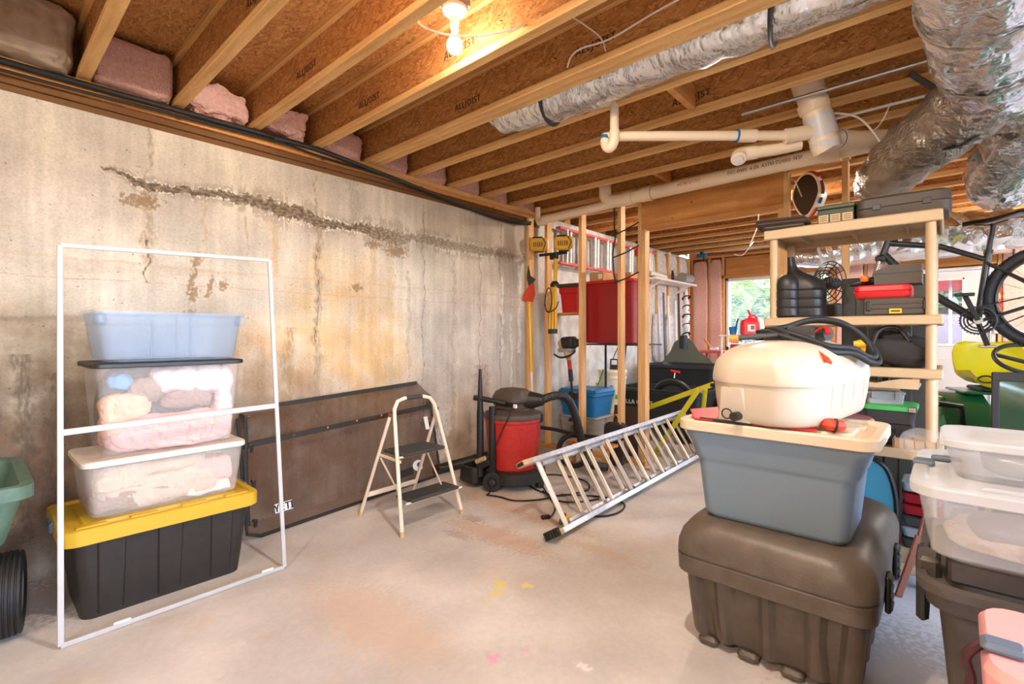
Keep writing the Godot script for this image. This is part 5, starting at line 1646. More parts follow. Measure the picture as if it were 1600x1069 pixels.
	b = nb()
	b.loft([rr(0.54, 0.46, 0.05, 0.0), rr(0.56, 0.48, 0.05, 0.02), rr(0.65, 0.57, 0.06, 0.53)])
	obj("tub", b, M.dark_tote, o)
	b = nb()
	b.loft([rr(0.665, 0.585, 0.06, 0.525), rr(0.70, 0.62, 0.07, 0.53), rr(0.715, 0.635, 0.08, 0.56), rr(0.74, 0.66, 0.08, 0.575), rr(0.74, 0.66, 0.08, 0.598), rr(0.70, 0.62, 0.07, 0.602), rr(0.68, 0.60, 0.06, 0.585), rr(0.62, 0.54, 0.05, 0.585), rr(0.60, 0.52, 0.05, 0.66), rr(0.58, 0.50, 0.05, 0.666)])
	lid = obj("lid", b, M.dark_tote, o)
	for x in [-0.17, 0.15]:
		obj("lid_panel", nb().box(V(x, 0.630, 0.263), V(0.27, 0.062, 0.03), 0.008), M.dark_tote, lid)
	for k in 14:
		obj("grip_rib", nb().box(V(-0.14 + 0.016 * k, 0.560, 0.325), V(0.008, 0.03, 0.012), 0.002), M.dark_tote, o)
	obj("corner_latch", nb().box(V(-0.345, 0.60, 0.18), V(0.05, 0.07, 0.10), 0.01), M.dark_tote, lid)
	obj("corner_latch", nb().box(V(-0.362, 0.50, 0.05), V(0.03, 0.20, 0.12), 0.01), M.black, o)
	obj("red_pull", nb().box(V(-0.12, 0.668, 0.255), V(0.06, 0.008, 0.02), 0.002), M.hot_red, lid)

	o = thing("under_bed_bin", "wide clear bin with a milky lid, resting on the dark gray tote", "bin", V(0.29, 0.668, -1.92))
	open_bin(o, "tub", M.clear_white, 0.0, 0.168, Vector2(0.66, 0.49), Vector2(0.71, 0.54), 0.003, 0.06)
	lid = obj("lid", lid_shape(0.745, 0.575, 0.196, 0.03, 0.075, 0.006), M.milky, o)
	obj("latch", nb().box(V(-0.35, 0.196, -0.02), V(0.05, 0.018, 0.06), 0.006), M.denim_blue, lid)
	obj("latch", nb().box(V(-0.30, 0.198, -0.10), V(0.07, 0.018, 0.03), 0.006), M.denim_blue, lid)
	obj("barcode_label", nb().bar(V(-0.11, 0.085, 0.262), V(-0.03, 0.085, 0.262), 0.002, 0.035), M.paper, o)
	for k in 8:
		obj("bar_line", nb().box(V(-0.10 + 0.008 * k, 0.085, 0.2635), V(0.003 if k % 3 else 0.005, 0.024, 0.001)), M.gray_plastic, o)
	for q in [[V(-0.05, 0.05, 0.1), V(0.5, 0.06, 0.28), "cream_cloth"], [V(-0.15, 0.075, 0.12), V(0.2, 0.05, 0.2), "gray_plastic"], [V(0.12, 0.08, 0.05), V(0.25, 0.06, 0.2), "gray_cloth"]]:
		obj("folded_cloth", blob(q[0], q[1], 0.015, 130 + int(q[0].x * 50), 0.55), M[q[2]], o, 60)

	o = thing("shoe_box", "small clear shoebox with a milky lid on top of the wide clear bin", "bin", V(0.215, 0.866, -1.90))
	open_bin(o, "tub", M.clear_white, 0.0, 0.085, Vector2(0.42, 0.26), Vector2(0.45, 0.29), 0.0025, 0.05)
	obj("lid", lid_shape(0.475, 0.315, 0.105, 0.022, 0.055, 0.005), M.milky, o)
	obj("contents", blob(V(0.02, 0.035, 0), V(0.34, 0.06, 0.2), 0.012, 9, 0.5), M.steel, o, 60)
	o = thing("clear_clamshell", "crumpled clear plastic packaging behind the small shoebox", "packaging", V(-0.02, 0.866, -2.10))
	obj("shell", blob(V(0, 0.032, 0), V(0.20, 0.064, 0.14), 0.02, 14, 0.5), M.clear_bin, o, 20)

	# --- pink bin in the corner
	o = thing("pink_bin", "translucent pink bin with a gray clip at the lower right corner", "bin", V(0.21, 0.0, -1.37))
	b = nb()
	b.loft([rr(0.24, 0.26, 0.04, 0.0), rr(0.27, 0.28, 0.05, 0.02), rr(0.33, 0.32, 0.05, 0.635), rr(0.31, 0.30, 0.05, 0.65)])
	obj("tub", b, M.pink_clear, o)
	b = nb()
	b.loft([rr(0.20, 0.012, 0.004, 0.30, 3, 0, 0.155), rr(0.22, 0.012, 0.004, 0.50, 3, 0, 0.162)])
	obj("front_panel", b, M.pink_clear, o)
	var clip := obj("clip", nb().box(V(-0.135, 0.658, 0.06), V(0.065, 0.02, 0.05), 0.008), M.denim_blue, o)
	obj("clip_arm", nb().tube(smooth([V(-0.165, 0.655, 0.06), V(-0.187, 0.625, 0.07), V(-0.180, 0.585, 0.07), V(-0.185, 0.545, 0.08), V(-0.17, 0.515, 0.08)], 5), 0.009, 8), M.maroon, clip)


# ---------------------------------------------------------------- the plastic shelf unit
func shelf_things() -> void:
	var o := thing("shelf_unit", "beige plastic shelf unit with round posts, behind the trunk", "shelf", V(-0.415, 0, -3.33))
	for x in [-0.345, 0.345]:
		for z in [-0.20, 0.21]:
			obj("post", nb().tube([V(x, 0, z), V(x, 1.81, z)], 0.021, 16), M.shelf, o)
	for q in [[1.852, 0.055], [1.346, 0.045], [1.083, 0.045], [0.685, 0.048], [0.12, 0.045]]:
		var b := nb()
		b.box(V(0, q[0] - 0.006, 0), V(0.76, 0.012, 0.48), 0.003)
		var sh := obj("shelf", b, M.shelf, o)
		var rim := nb()
		for s in [-1, 1]:
			rim.box(V(0, q[0] - q[1] / 2 - 0.002, 0.236 * s), V(0.78, q[1], 0.016), 0.005)
			rim.box(V(0.382 * s, q[0] - q[1] / 2 - 0.002, 0), V(0.016, q[1], 0.47), 0.005)
		obj("rim", rim, M.shelf, sh)
		for k in [-0.24, 0.0, 0.24]:
			obj("stiffener", nb().box(V(k, q[0] - 0.024, 0), V(0.008, 0.026, 0.45)), M.shelf, sh)
	# top shelf
	o = thing("hard_case", "long dark brown hard case on the right of the top shelf", "case", V(-0.185, 1.853, -3.29))
	var b := nb()
	b.loft([rr(0.36, 0.27, 0.04, 0.0), rr(0.375, 0.285, 0.045, 0.008), rr(0.385, 0.295, 0.045, 0.05), rr(0.378, 0.288, 0.045, 0.053), rr(0.385, 0.295, 0.045, 0.057), rr(0.375, 0.285, 0.045, 0.10), rr(0.35, 0.26, 0.04, 0.112)])
	obj("shell", b, M.brown_case, o)
	for x in [-0.1, 0.1]:
		obj("latch", nb().box(V(x, 0.055, 0.148), V(0.035, 0.03, 0.008), 0.002), M.black, o)
	o = thing("ammo_box", "olive ammunition box with three pale labels on the top shelf", "box", V(-0.465, 1.853, -3.28))
	obj("body", nb().box(V(0, 0.040, 0), V(0.165, 0.08, 0.26), 0.004), M.olive, o)
	obj("lid", nb().box(V(0, 0.092, 0), V(0.175, 0.022, 0.27), 0.005), M.dark_green_lid, o)
	obj("handle", nb().box(V(0.0, 0.110, 0), V(0.10, 0.012, 0.03), 0.004), M.charcoal, o)
	for k in 3:
		obj("label", nb().box(V(-0.055 + 0.055 * k, 0.032, 0.131), V(0.046, 0.04, 0.002)), M.tan, o)
		for e in 3:
			obj("label_line", nb().box(V(-0.055 + 0.055 * k, 0.022 + 0.010 * e, 0.1323), V(0.034, 0.003, 0.001)), M.pale_ink, o)
	o = thing("tool_pouch", "flat dark pouch overhanging the top shelf's left end", "pouch", V(-0.71, 1.853, -3.16), 0.12)
	obj("pouch", nb().box(V(-0.01, 0.030, 0), V(0.27, 0.028, 0.2), 0.012), M.dark_brown, o)
	obj("flap", nb().box(V(-0.02, 0.050, -0.01), V(0.25, 0.014, 0.19), 0.006), M.black, o)
	obj("sleeve", nb().box(V(0.0, 0.008, 0.02), V(0.2, 0.016, 0.14), 0.006), M.brown_case, o)
	o = thing("helmet", "red, white and black off-road helmet hung on the doorway's right stud", "helmet", V(-0.875, 2.20, -4.54), -0.5)
	obj("hanger", nb(o).tube([V(-0.945, 2.50, -4.385), V(-0.93, 2.49, -4.45), V(-0.89, 2.36, -4.50)], 0.005, 6), M.steel, o)
	b = nb()
	var rings := []
	for k in 17:      # a shell, hollow, opening toward the camera
		var a := PI * 0.50 * k / 16.0
		var ring := PackedVector3Array()
		for i in 26:
			var f := TAU * i / 26
			ring.append(V(cos(f) * 0.125 * sin(a + 0.001) * (1.0 + 0.35 * minf(sin(f), 0.0)), 0.18 + sin(f) * 0.180 * sin(a + 0.001), -0.19 * cos(a)))
		rings.append(ring)
	for k in 13:
		var a := PI * 0.50 * (1.0 - k / 12.0)
		var ring := PackedVector3Array()
		for i in 26:
			var f := TAU * i / 26
			ring.append(V(cos(f) * 0.112 * sin(a + 0.001) * (1.0 + 0.35 * minf(sin(f), 0.0)), 0.18 + sin(f) * 0.164 * sin(a + 0.001), -0.17 * cos(a)))
		rings.append(ring)
	b.loft(rings)
	obj("shell", b, M.white_paint, o)
	b = nb()
	rings = []
	for k in 10:
		var a := PI * 0.5 * k / 9.0
		var ring := PackedVector3Array()
		for i in 26:
			var f := TAU * i / 26
			ring.append(V(cos(f) * 0.111 * sin(a + 0.001) * (1.0 + 0.35 * minf(sin(f), 0.0)), 0.18 + sin(f) * 0.163 * sin(a + 0.001), -0.15 * cos(a) + 0.001))
		rings.append(ring)
	b.loft(rings)
	obj("lining", b, M.black, o)
	for q in [[0.75, 1.75, "orange_red"], [-0.1, 0.5, "red_brown"], [-0.5, -0.25, "blue"], [-1.4, -0.7, "orange_red"]]:
		b = nb()
		var st := []
		for k in 8:
			var f: float = lerpf(q[0], q[1], k / 7.0)
			st.append(V(cos(f) * 0.122 * (1.0 + 0.35 * minf(sin(f), 0.0)), 0.18 + sin(f) * 0.176, -0.035))
		b.tube(st, 0.012, 8, false, 1.6)
		obj("stripe", b, M[q[2]], o)
	# second shelf
	o = thing("twin_jug", "black twin-bodied plastic jug on the second shelf", "jug", V(-0.64, 1.347, -3.22))
	b = nb()
	rings = []
	for q in [[0.0, 0.19, 0.15, 0.0], [0.01, 0.205, 0.165, 0.0], [0.05, 0.205, 0.165, 0.0], [0.055, 0.197, 0.157, 0.0], [0.065, 0.205, 0.165, 0.0], [0.10, 0.205, 0.165, 0.0], [0.105, 0.197, 0.157, 0.0], [0.115, 0.205, 0.165, 0.0], [0.15, 0.205, 0.165, 0.0], [0.155, 0.197, 0.157, 0], [0.165, 0.205, 0.165, 0.0], [0.20, 0.19, 0.155, -0.004], [0.23, 0.155, 0.13, -0.02], [0.255, 0.10, 0.095, -0.045], [0.28, 0.06, 0.06, -0.062], [0.31, 0.045, 0.045, -0.070], [0.355, 0.036, 0.036, -0.074]]:
		rings.append(rr(q[1], q[2], 0.07, q[0], 6, q[3] + 0.02, 0))
	b.loft(rings)
	obj("large_body", b, M.black, o)
	b = nb()
	rings = []
	for q in [[0.004, 0.10], [0.012, 0.115], [0.05, 0.115], [0.055, 0.108], [0.062, 0.115], [0.10, 0.115], [0.105, 0.108], [0.112, 0.115], [0.15, 0.115], [0.155, 0.108], [0.162, 0.115], [0.195, 0.114], [0.222, 0.098], [0.24, 0.066], [0.246, 0.03]]:
		rings.append(rr(q[1], q[1], 0.05, q[0], 6, -0.055, 0.075))
	b.loft(rings)
	obj("small_body", b, M.black, o)
	obj("foot_rim", nb().loft([rr(0.25, 0.20, 0.06, 0.0, 5, 0.0, 0.01), rr(0.255, 0.205, 0.06, 0.012, 5, 0.0, 0.01)]), M.black, o)
	o = thing("fan_guard", "round black wire fan guard standing behind the twin jug", "fan guard", V(-0.555, 1.347, -3.43), -0.7)
	obj("stand", nb().box(V(0, 0.045, -0.05), V(0.10, 0.09, 0.05), 0.01), M.charcoal, o)
	var g := nb()
	for k in 7:
		g.tube(ring3(V(0, 0.21, 0.02 - 0.04 * pow(k / 6.0, 2)), Vector3.RIGHT, Vector3.UP, 0.025 + 0.0175 * k, 24), 0.003, 5, true)
	for k in 12:
		var f := TAU * k / 12
		g.tube([V(0, 0.21, 0.025), V(cos(f) * 0.07, 0.21 + sin(f) * 0.07, 0.012), V(cos(f) * 0.13, 0.21 + sin(f) * 0.13, -0.02)], 0.003, 5)
	obj("guard", g, M.black, o)
	obj("motor", nb().tube([V(0, 0.21, -0.08), V(0, 0.21, -0.01)], [0.03, 0.04], 14), M.charcoal, o)
	o = thing("tool_case", "flat black power-tool case with a yellow label on the second shelf", "case", V(-0.215, 1.347, -3.25))
	b = nb()
	b.box(V(0, 0.046, 0), V(0.25, 0.09, 0.26), 0.008)
	b.box(V(0, 0.062, 0.128), V(0.235, 0.012, 0.012), 0.003)
	b.box(V(0, 0.036, 0.128), V(0.235, 0.008, 0.012), 0.003)
	obj("shell", b, M.brown_case, o)
	obj("label", nb().box(V(0.01, 0.022, 0.136), V(0.05, 0.024, 0.002)), M.yellow, o)
	obj("label_text", nb().box(V(0.01, 0.022, 0.1375), V(0.036, 0.008, 0.001)), M.pale_ink, o)
	for x in [-0.10, 0.125]:
		obj("latch", nb().box(V(x, 0.05, 0.132), V(0.02, 0.05, 0.014), 0.003), M.black, o)
	o = thing("red_case", "flat red plastic case stacked on the yellow-labelled black case", "case", V(-0.262, 1.439, -3.23))
	b = nb()
	b.loft([rr(0.22, 0.2, 0.03, 0.0), rr(0.235, 0.215, 0.035, 0.008), rr(0.242, 0.222, 0.035, 0.03), rr(0.236, 0.216, 0.035, 0.034), rr(0.242, 0.222, 0.035, 0.038), rr(0.235, 0.215, 0.035, 0.06), rr(0.21, 0.19, 0.03, 0.068)])
	obj("shell", b, M.red, o)
	o = thing("angled_case", "dark case with sloped ends lying on top of the red case", "case", V(-0.205, 1.508, -3.24))
	obj("shell", nb().poly([Vector2(-0.09, 0), Vector2(0.10, 0), Vector2(0.10, 0.095), Vector2(-0.03, 0.098), Vector2(-0.09, 0.07)], 0.18), M.brown_case, o)
	obj("seam", nb().box(V(0.005, 0.055, 0.0), V(0.195, 0.005, 0.184)), M.black, o)
	o = thing("hand_tool", "black hand tool with an orange knob beside the sloped case", "tool", V(-0.34, 1.508, -3.22))
	obj("body", nb().tube([V(-0.07, 0.014, 0), V(-0.02, 0.02, 0), V(0.035, 0.03, -0.02)], [0.010, 0.02, 0.022], 12), M.black, o)
	obj("knob", nb().lathe([Vector2(0.001, 0.02), Vector2(0.018, 0.024), Vector2(0.022, 0.040), Vector2(0.016, 0.054), Vector2(0.001, 0.058)], 16), M.orange, o).position = V(0.0, 0, 0.025)
	# third shelf
	o = thing("tool_bag", "slumped black fabric tool bag on the third shelf", "bag", V(-0.20, 1.084, -3.24))
	obj("bag", blob(V(0, 0.075, 0), V(0.29, 0.15, 0.26), 0.03, 33, 0.6), M.bag_cloth, o, 60)
	obj("folded_top", blob(V(-0.03, 0.14, 0.0), V(0.17, 0.10, 0.18), 0.035, 34, 0.7), M.bag_cloth, o, 60)
	obj("handle", nb().tube(smooth([V(-0.10, 0.11, 0.11), V(-0.07, 0.19, 0.10), V(0.0, 0.20, 0.08), V(0.05, 0.13, 0.11)], 6), 0.010, 8), M.black, o)
	o = thing("drill", "yellow and black cordless drill leaning at the tool bag's left side", "tool", V(-0.335, 1.084, -3.17), 0.2)
	obj("grip", nb().tube([V(0.0, 0.012, 0), V(0.008, 0.06, 0), V(0.0, 0.10, 0)], [0.022, 0.018, 0.022], 12), M.yellow, o)
	obj("head", nb().tube([V(-0.05, 0.115, 0), V(-0.01, 0.118, 0), V(0.05, 0.108, 0)], [0.016, 0.026, 0.022], 12), M.yellow, o)
	obj("battery", nb().box(V(0.0, 0.012, 0), V(0.06, 0.024, 0.05), 0.006), M.black, o)
	# below the third shelf
	o = thing("carry_tray", "beige scooped tray hung under the third shelf", "tray", V(-0.28, 0.97, -3.25))
	b = nb()
	b.poly([Vector2(-0.17, 0.065), Vector2(-0.10, 0.062), Vector2(-0.05, 0.04), Vector2(0.0, 0.035), Vector2(0.05, 0.05), Vector2(0.10, 0.06), Vector2(0.17, 0.062), Vector2(0.165, 0.012), Vector2(-0.17, 0.012)], 0.02)
	obj("front", b, M.shelf, o).position = V(0, 0, 0.15)
	obj("shelf_hook", nb().box(V(0.15, 0.075, 0), V(0.02, 0.04, 0.3), 0.003), M.shelf, o)
	obj("base", nb().box(V(0, 0.018, 0), V(0.33, 0.012, 0.3), 0.003), M.shelf, o)
	o = thing("lower_case", "dark case on the fourth shelf, bottom of the pile there", "case", V(-0.24, 0.686, -3.28))
	obj("body", nb().box(V(0, 0.055, 0), V(0.20, 0.11, 0.24), 0.008), M.matte_dark, o)
	obj("handle", nb().box(V(0.0, 0.075, 0.125), V(0.08, 0.02, 0.012), 0.004), M.black, o)
	o = thing("green_lid_box", "dark box with a bright green lid on the fourth shelf", "box", V(-0.235, 0.797, -3.27))
	b = nb()
	b.loft([rr(0.19, 0.23, 0.02, 0), rr(0.215, 0.25, 0.02, 0.07)])
	obj("tub", b, M.charcoal, o)
	obj("lid", nb().loft([rr(0.22, 0.26, 0.025, 0.066), rr(0.225, 0.265, 0.025, 0.07), rr(0.222, 0.262, 0.025, 0.088), rr(0.19, 0.23, 0.02, 0.094)]), M.lid_green, o)
	obj("clip", nb().box(V(0.095, 0.078, 0.134), V(0.035, 0.03, 0.01), 0.004), M.chrome, o)
	o = thing("organizer_box", "pale gray latched organizer on the green lid", "box", V(-0.27, 0.892, -3.26), 0.25)
	obj("tub", nb().loft([rr(0.15, 0.16, 0.012, 0), rr(0.16, 0.17, 0.012, 0.05)]), M.gray_plastic, o)
	obj("lid", nb().box(V(0, 0.057, 0), V(0.165, 0.016, 0.175), 0.004), M.gray_plastic, o)
	obj("tray", nb().box(V(-0.005, 0.078, -0.005), V(0.14, 0.022, 0.14), 0.005), M.tan, o)
	for x in [-0.05, 0.05]:
		obj("latch", nb().box(V(x, 0.046, 0.088), V(0.025, 0.036, 0.008), 0.002), M.gray_plastic, o)
	o = thing("divided_tray", "brown divided tray at the right of the fourth shelf", "tray", V(-0.15, 0.686, -3.14))
	obj("base", nb().box(V(0.02, 0.004, 0), V(0.17, 0.008, 0.09)), M.cardboard, o)
	for k in 5:
		obj("divider", nb().box(V(-0.06 + 0.04 * k, 0.028, 0), V(0.004, 0.045, 0.09)), M.cardboard, o)
	for z in [-0.043, 0.0, 0.043]:
		obj("divider", nb().box(V(0.02, 0.026, z), V(0.17, 0.04, 0.004)), M.cardboard, o)
	# under the shelf and behind it
	o = thing("teal_suitcase", "teal hard-shell suitcase with black edges under the shelf", "suitcase", V(-0.31, 0.131, -3.27), 0.15)
	b = nb()
	b.poly([Vector2(-0.11, 0.02), Vector2(0.085, 0.02), Vector2(0.085, 0.25), Vector2(0.06, 0.38), Vector2(0.03, 0.43), Vector2(-0.02, 0.46), Vector2(-0.11, 0.46)], 0.12)
	obj("shell", b, M.teal, o)
	obj("edge", nb().tube(smooth([V(-0.11, 0.465, 0.055), V(-0.02, 0.465, 0.055), V(0.035, 0.435, 0.055), V(0.066, 0.385, 0.055), V(0.092, 0.25, 0.055), V(0.092, 0.02, 0.055)], 5), 0.012, 8), M.black, o)
	obj("base", nb().box(V(-0.012, 0.012, 0), V(0.20, 0.024, 0.13), 0.006), M.black, o)
	for k in 4:
		obj("mesh_pocket", nb().box(V(0.04, 0.05 + 0.025 * k, 0.063), V(0.08, 0.010, 0.005), 0.001), M.black, o)
	o = thing("paddle", "reddish-brown wooden paddle leaning below the shelf's right end", "paddle", V(-0.14, 0, -2.98))
	obj("blade", nb().bar(V(-0.045, 0.005, 0.02), V(0.03, 0.30, -0.03), 0.012, 0.034, 0.004), M.red_brown, o)
	obj("shaft", nb().bar(V(0.03, 0.30, -0.03), V(0.06, 0.44, -0.05), 0.012, 0.018, 0.004), M.red_brown, o)
	o = thing("red_crate", "stacked red and gray trays on the lowest shelf", "crate", V(-0.11, 0.122, -3.43))
	for k in 6:
		obj("tray", nb().loft([rr(0.15, 0.2, 0.02, 0.06 * k), rr(0.17, 0.22, 0.02, 0.06 * k + 0.045), rr(0.16, 0.21, 0.02, 0.06 * k + 0.047)]), M.deep_red if k in [3, 4] else M.gray_plastic if k % 2 else M.charcoal, o)
	o = thing("steel_locker", "dark olive-gray metal locker standing behind the plastic shelf", "locker", V(-0.30, 0, -3.86))
	obj("body", nb().box(V(0, 0.80, 0), V(0.42, 1.60, 0.36), 0.006), M.locker, o)
	for x in [-0.104, 0.104]:
		var dr := obj("door", nb().box(V(x, 0.82, 0.184), V(0.200, 1.50, 0.012), 0.004), M.locker, o)
		obj("handle", nb().box(V(x * 0.25, 0.95, 0.194), V(0.012, 0.10, 0.012), 0.003), M.charcoal, dr)
		obj("rib", nb().box(V(x, 0.82, 0.191), V(0.06, 1.4, 0.006), 0.002), M.locker, dr)


# ---------------------------------------------------------------- beyond and around the stud wall
func back_things() -> void:
	# --- twin work lights on a folded tripod, hung on the second stud
	var o := thing("work_light", "yellow twin work light on a folded tripod hung on a stud", "work light", V(-3.15, 1.26, -4.21))
	for q in [[-0.20, 0.98], [0.13, 0.955]]:
		var b := nb()
		b.t = Transform3D(Basis.from_euler(V(0.25, 0.55, 0.0)), V(q[0], q[1], 0.02))
		b.loft([rr(0.13, 0.06, 0.015, -0.075), rr(0.185, 0.10, 0.015, -0.055), rr(0.19, 0.12, 0.02, 0.045), rr(0.15, 0.10, 0.02, 0.065)])
		var hd := obj("lamp_head", b, M.yellow, o)
		b = nb()
		b.t = Transform3D(Basis.from_euler(V(0.25, 0.55, 0.0)), V(q[0], q[1], 0.02))
		b.box(V(0.098, -0.005, 0), V(0.012, 0.095, 0.10), 0.003)
		obj("lens", b, M.white_ink, hd)
		b = nb()
		b.t = Transform3D(Basis.from_euler(V(0.25, 0.55, 0.0)), V(q[0], q[1], 0.02))
		for k in 5:
			b.box(V(-0.05 + 0.022 * k, 0.0, 0.062), V(0.008, 0.05, 0.006))
		b.box(V(0.0, -0.082, 0.0), V(0.11, 0.02, 0.05), 0.004)
		b.box(V(-0.02, 0.072, 0.0), V(0.10, 0.016, 0.03), 0.004)
		obj("cooling_fins", b, M.black, hd)
		obj("guard", nb().tube([V(q[0] + 0.09, q[1] + 0.06, 0.09), V(q[0] + 0.13, q[1] - 0.01, 0.07), V(q[0] + 0.09, q[1] - 0.08, 0.06)], 0.005, 6), M.black, hd)
	obj("crossbar", nb().bar(V(-0.21, 0.86, 0.0), V(0.16, 0.85, 0.0), 0.025, 0.03, 0.004), M.black, o)
	obj("bracket", nb().box(V(-0.01, 0.83, 0.0), V(0.10, 0.07, 0.045), 0.008), M.black, o)
	obj("pole", nb().tube([V(0.015, 0.83, 0), V(0.005, 0.55, 0)], 0.022, 12), M.yellow, o)
	obj("collar", nb().lathe([Vector2(0.001, 0.50), Vector2(0.05, 0.50), Vector2(0.05, 0.53), Vector2(0.028, 0.56), Vector2(0.001, 0.56)], 14), M.black, o)
	for k in 3:
		var x := -0.04 + 0.034 * k
		obj("leg", nb().tube([V(x * 0.9, 0.52, 0.01 * k), V(x * 1.5 - 0.01, 0.03, 0.012 * k)], 0.015, 10), M.yellow, o)
		obj("leg_tip", nb().tube([V(x * 1.5 - 0.01, 0.05, 0.012 * k), V(x * 1.5 - 0.012, 0.0, 0.012 * k)], 0.017, 10), M.black, o)
	obj("cord_loop", nb().tube(smooth(ring3(V(-0.06, 0.36, 0.035), V(0.9, 0.3, 0.1).normalized() * 0.4, Vector3.UP, 0.13, 12), 3, true), 0.006, 6, true), M.black, o)
	obj("cord_loop", nb().tube(smooth([V(-0.12, 0.32, 0.03), V(-0.05, 0.23, 0.05), V(0.05, 0.27, 0.05), V(0.07, 0.34, 0.03)], 5), 0.006, 6), M.black, o)
	# --- pole trimmer leaning where wall and studs meet
	o = thing("pole_pruner", "pole pruner with an orange head and yellow shaft leaning in the wall corner", "pruner", V(-3.355, 0.0, -4.05))
	obj("shaft", nb().tube([V(0.03, 0.0, 0), V(0.01, 0.95, 0), V(-0.005, 1.28, 0.0)], 0.014, 10), M.cream_paint, o)
	obj("upper_shaft", nb().tube([V(0.013, 0.85, 0.0), V(-0.02, 1.62, 0.0)], 0.0165, 10), M.yellow, o)
	obj("head", nb().poly([Vector2(-0.10, 1.62), Vector2(0.02, 1.60), Vector2(0.05, 1.68), Vector2(0.03, 1.80), Vector2(-0.02, 1.76), Vector2(-0.09, 1.68)], 0.04), M.orange_red, o)
	obj("blade", nb().poly([Vector2(-0.02, 1.76), Vector2(0.035, 1.80), Vector2(0.07, 1.84), Vector2(0.0, 1.88), Vector2(-0.03, 2.0), Vector2(-0.05, 1.86)], 0.008), M.charcoal, o)
	obj("hand_stop", nb().lathe([Vector2(0.001, 0.60), Vector2(0.075, 0.605), Vector2(0.075, 0.612), Vector2(0.001, 0.618)], 18), M.charcoal, o).position = V(0.018, 0, 0)
	# --- string trimmer hanging between the second and third studs
	o = thing("string_trimmer", "string trimmer with a black engine and red grip hung between studs", "trimmer", V(-3.14, 0.24, -4.46))
	obj("engine", blob(V(0.0, 0.92, 0.0), V(0.17, 0.14, 0.16), 0.012, 5, 0.55, 18, 10), M.black, o, 30)
	obj("starter_cover", nb().tube([V(-0.10, 0.90, 0.02), V(-0.055, 0.91, 0.02)], [0.05, 0.07], 14), M.tan, o)
	obj("fuel_tank", blob(V(-0.02, 0.84, 0.02), V(0.2, 0.05, 0.12), 0.01, 6, 0.6, 16, 8), M.gray_plastic, o)
	obj("muffler", nb().box(V(0.09, 0.92, 0), V(0.05, 0.09, 0.09), 0.01), M.charcoal, o)
	obj("bar_handle", nb().tube(smooth([V(-0.16, 0.79, 0.06), V(-0.05, 0.76, 0.10), V(0.07, 0.78, 0.10), V(0.12, 0.83, 0.06)], 5), 0.011, 8), M.black, o)
	obj("clutch_cone", nb().tube([V(0.0, 0.83, 0.03), V(0.02, 0.72, 0.03)], [0.05, 0.022], 14), M.tan, o)
	obj("grip", nb().tube([V(0.02, 0.73, 0.03), V(0.035, 0.62, 0.03)], 0.024, 12), M.red, o)
	obj("throttle", nb().tube([V(0.035, 0.63, 0.03), V(0.05, 0.50, 0.03)], 0.026, 12), M.black, o)
	obj("shaft", nb().tube([V(0.045, 0.55, 0.03), V(0.10, -0.05, 0.03), V(0.11, -0.22, 0.03)], 0.014, 10), M.black, o)
	obj("guard", nb().poly([Vector2(-0.02, 0.34), Vector2(0.10, 0.30), Vector2(0.10, 0.37), Vector2(0.03, 0.39)], 0.05), M.black, o)
	obj("spool", nb().lathe([Vector2(0.001, 0.06), Vector2(0.06, 0.07), Vector2(0.05, 0.10), Vector2(0.02, 0.115), Vector2(0.001, 0.115)], 16), M.black, o).position = V(0.08, 0, 0.03)
	# --- black rack just behind the studs
	o = thing("wire_rack", "black steel rack behind the studs, carrying the red totes", "rack", V(-2.80, 0, -4.68))
	for x in [-0.16, 0.52]:
		for z in [-0.25 if x < 0 else 0.08, 0.26]:
			obj("post", nb().tube([V(x, 0, z), V(x, 1.80, z)], 0.014, 10), M.black, o)
	for y in [1.15]:
		var g := nb()
		for x in 12:
			g.box(V(-0.15 + 0.06 * x, y, 0), V(0.005, 0.006, 0.50))
		for z in [-0.25, 0.0, 0.25]:
			g.box(V(0.18, y - 0.005, z), V(0.68, 0.012, 0.008))
		obj("shelf_grid", g, M.black, o)
	o = thing("large_red_tote", "large plain red tote standing on the black rack", "tote", V(-2.67, 1.159, -4.68))
	var b := nb()
	b.loft([rr(0.55, 0.36, 0.02, 0.0), rr(0.57, 0.38, 0.02, 0.01), rr(0.575, 0.385, 0.02, 0.64)])
	obj("tub", b, M.deep_red, o)
	obj("rim", nb().loft([rr(0.58, 0.39, 0.02, 0.63), rr(0.60, 0.41, 0.02, 0.635), rr(0.60, 0.41, 0.02, 0.66), rr(0.56, 0.37, 0.02, 0.665)]), M.red, o)
	o = thing("green_lid_tote", "red tote with a dark green lid, beside the larger red one", "tote", V(-3.15, 1.495, -4.60))
	obj("bracket_board", nb().box(V(-0.08, -0.01, 0), V(0.47, 0.02, 0.30), 0.003), M.plank, o)
	b = nb()
	b.loft([rr(0.22, 0.24, 0.03, 0.0), rr(0.25, 0.27, 0.03, 0.21), rr(0.275, 0.29, 0.03, 0.22), rr(0.28, 0.30, 0.03, 0.28)])
	obj("tub", b, M.red, o)
	obj("lid", nb().loft([rr(0.30, 0.32, 0.03, 0.278), rr(0.31, 0.33, 0.03, 0.285), rr(0.31, 0.33, 0.03, 0.315), rr(0.26, 0.28, 0.03, 0.322)]), M.dark_green_lid, o)
	o = thing("cardboard_box", "small cardboard box on top of the large red tote", "box", V(-2.83, 1.826, -4.62))
	obj("carton", nb().box(V(0, 0.045, 0), V(0.17, 0.09, 0.2), 0.002), M.cardboard, o)
	obj("label", nb().box(V(0.05, 0.045, 0.101), V(0.05, 0.05, 0.002)), M.paper, o)
	o = thing("cardboard_box", "second, flatter cardboard box to the right on the large red tote", "box", V(-2.52, 1.826, -4.62))
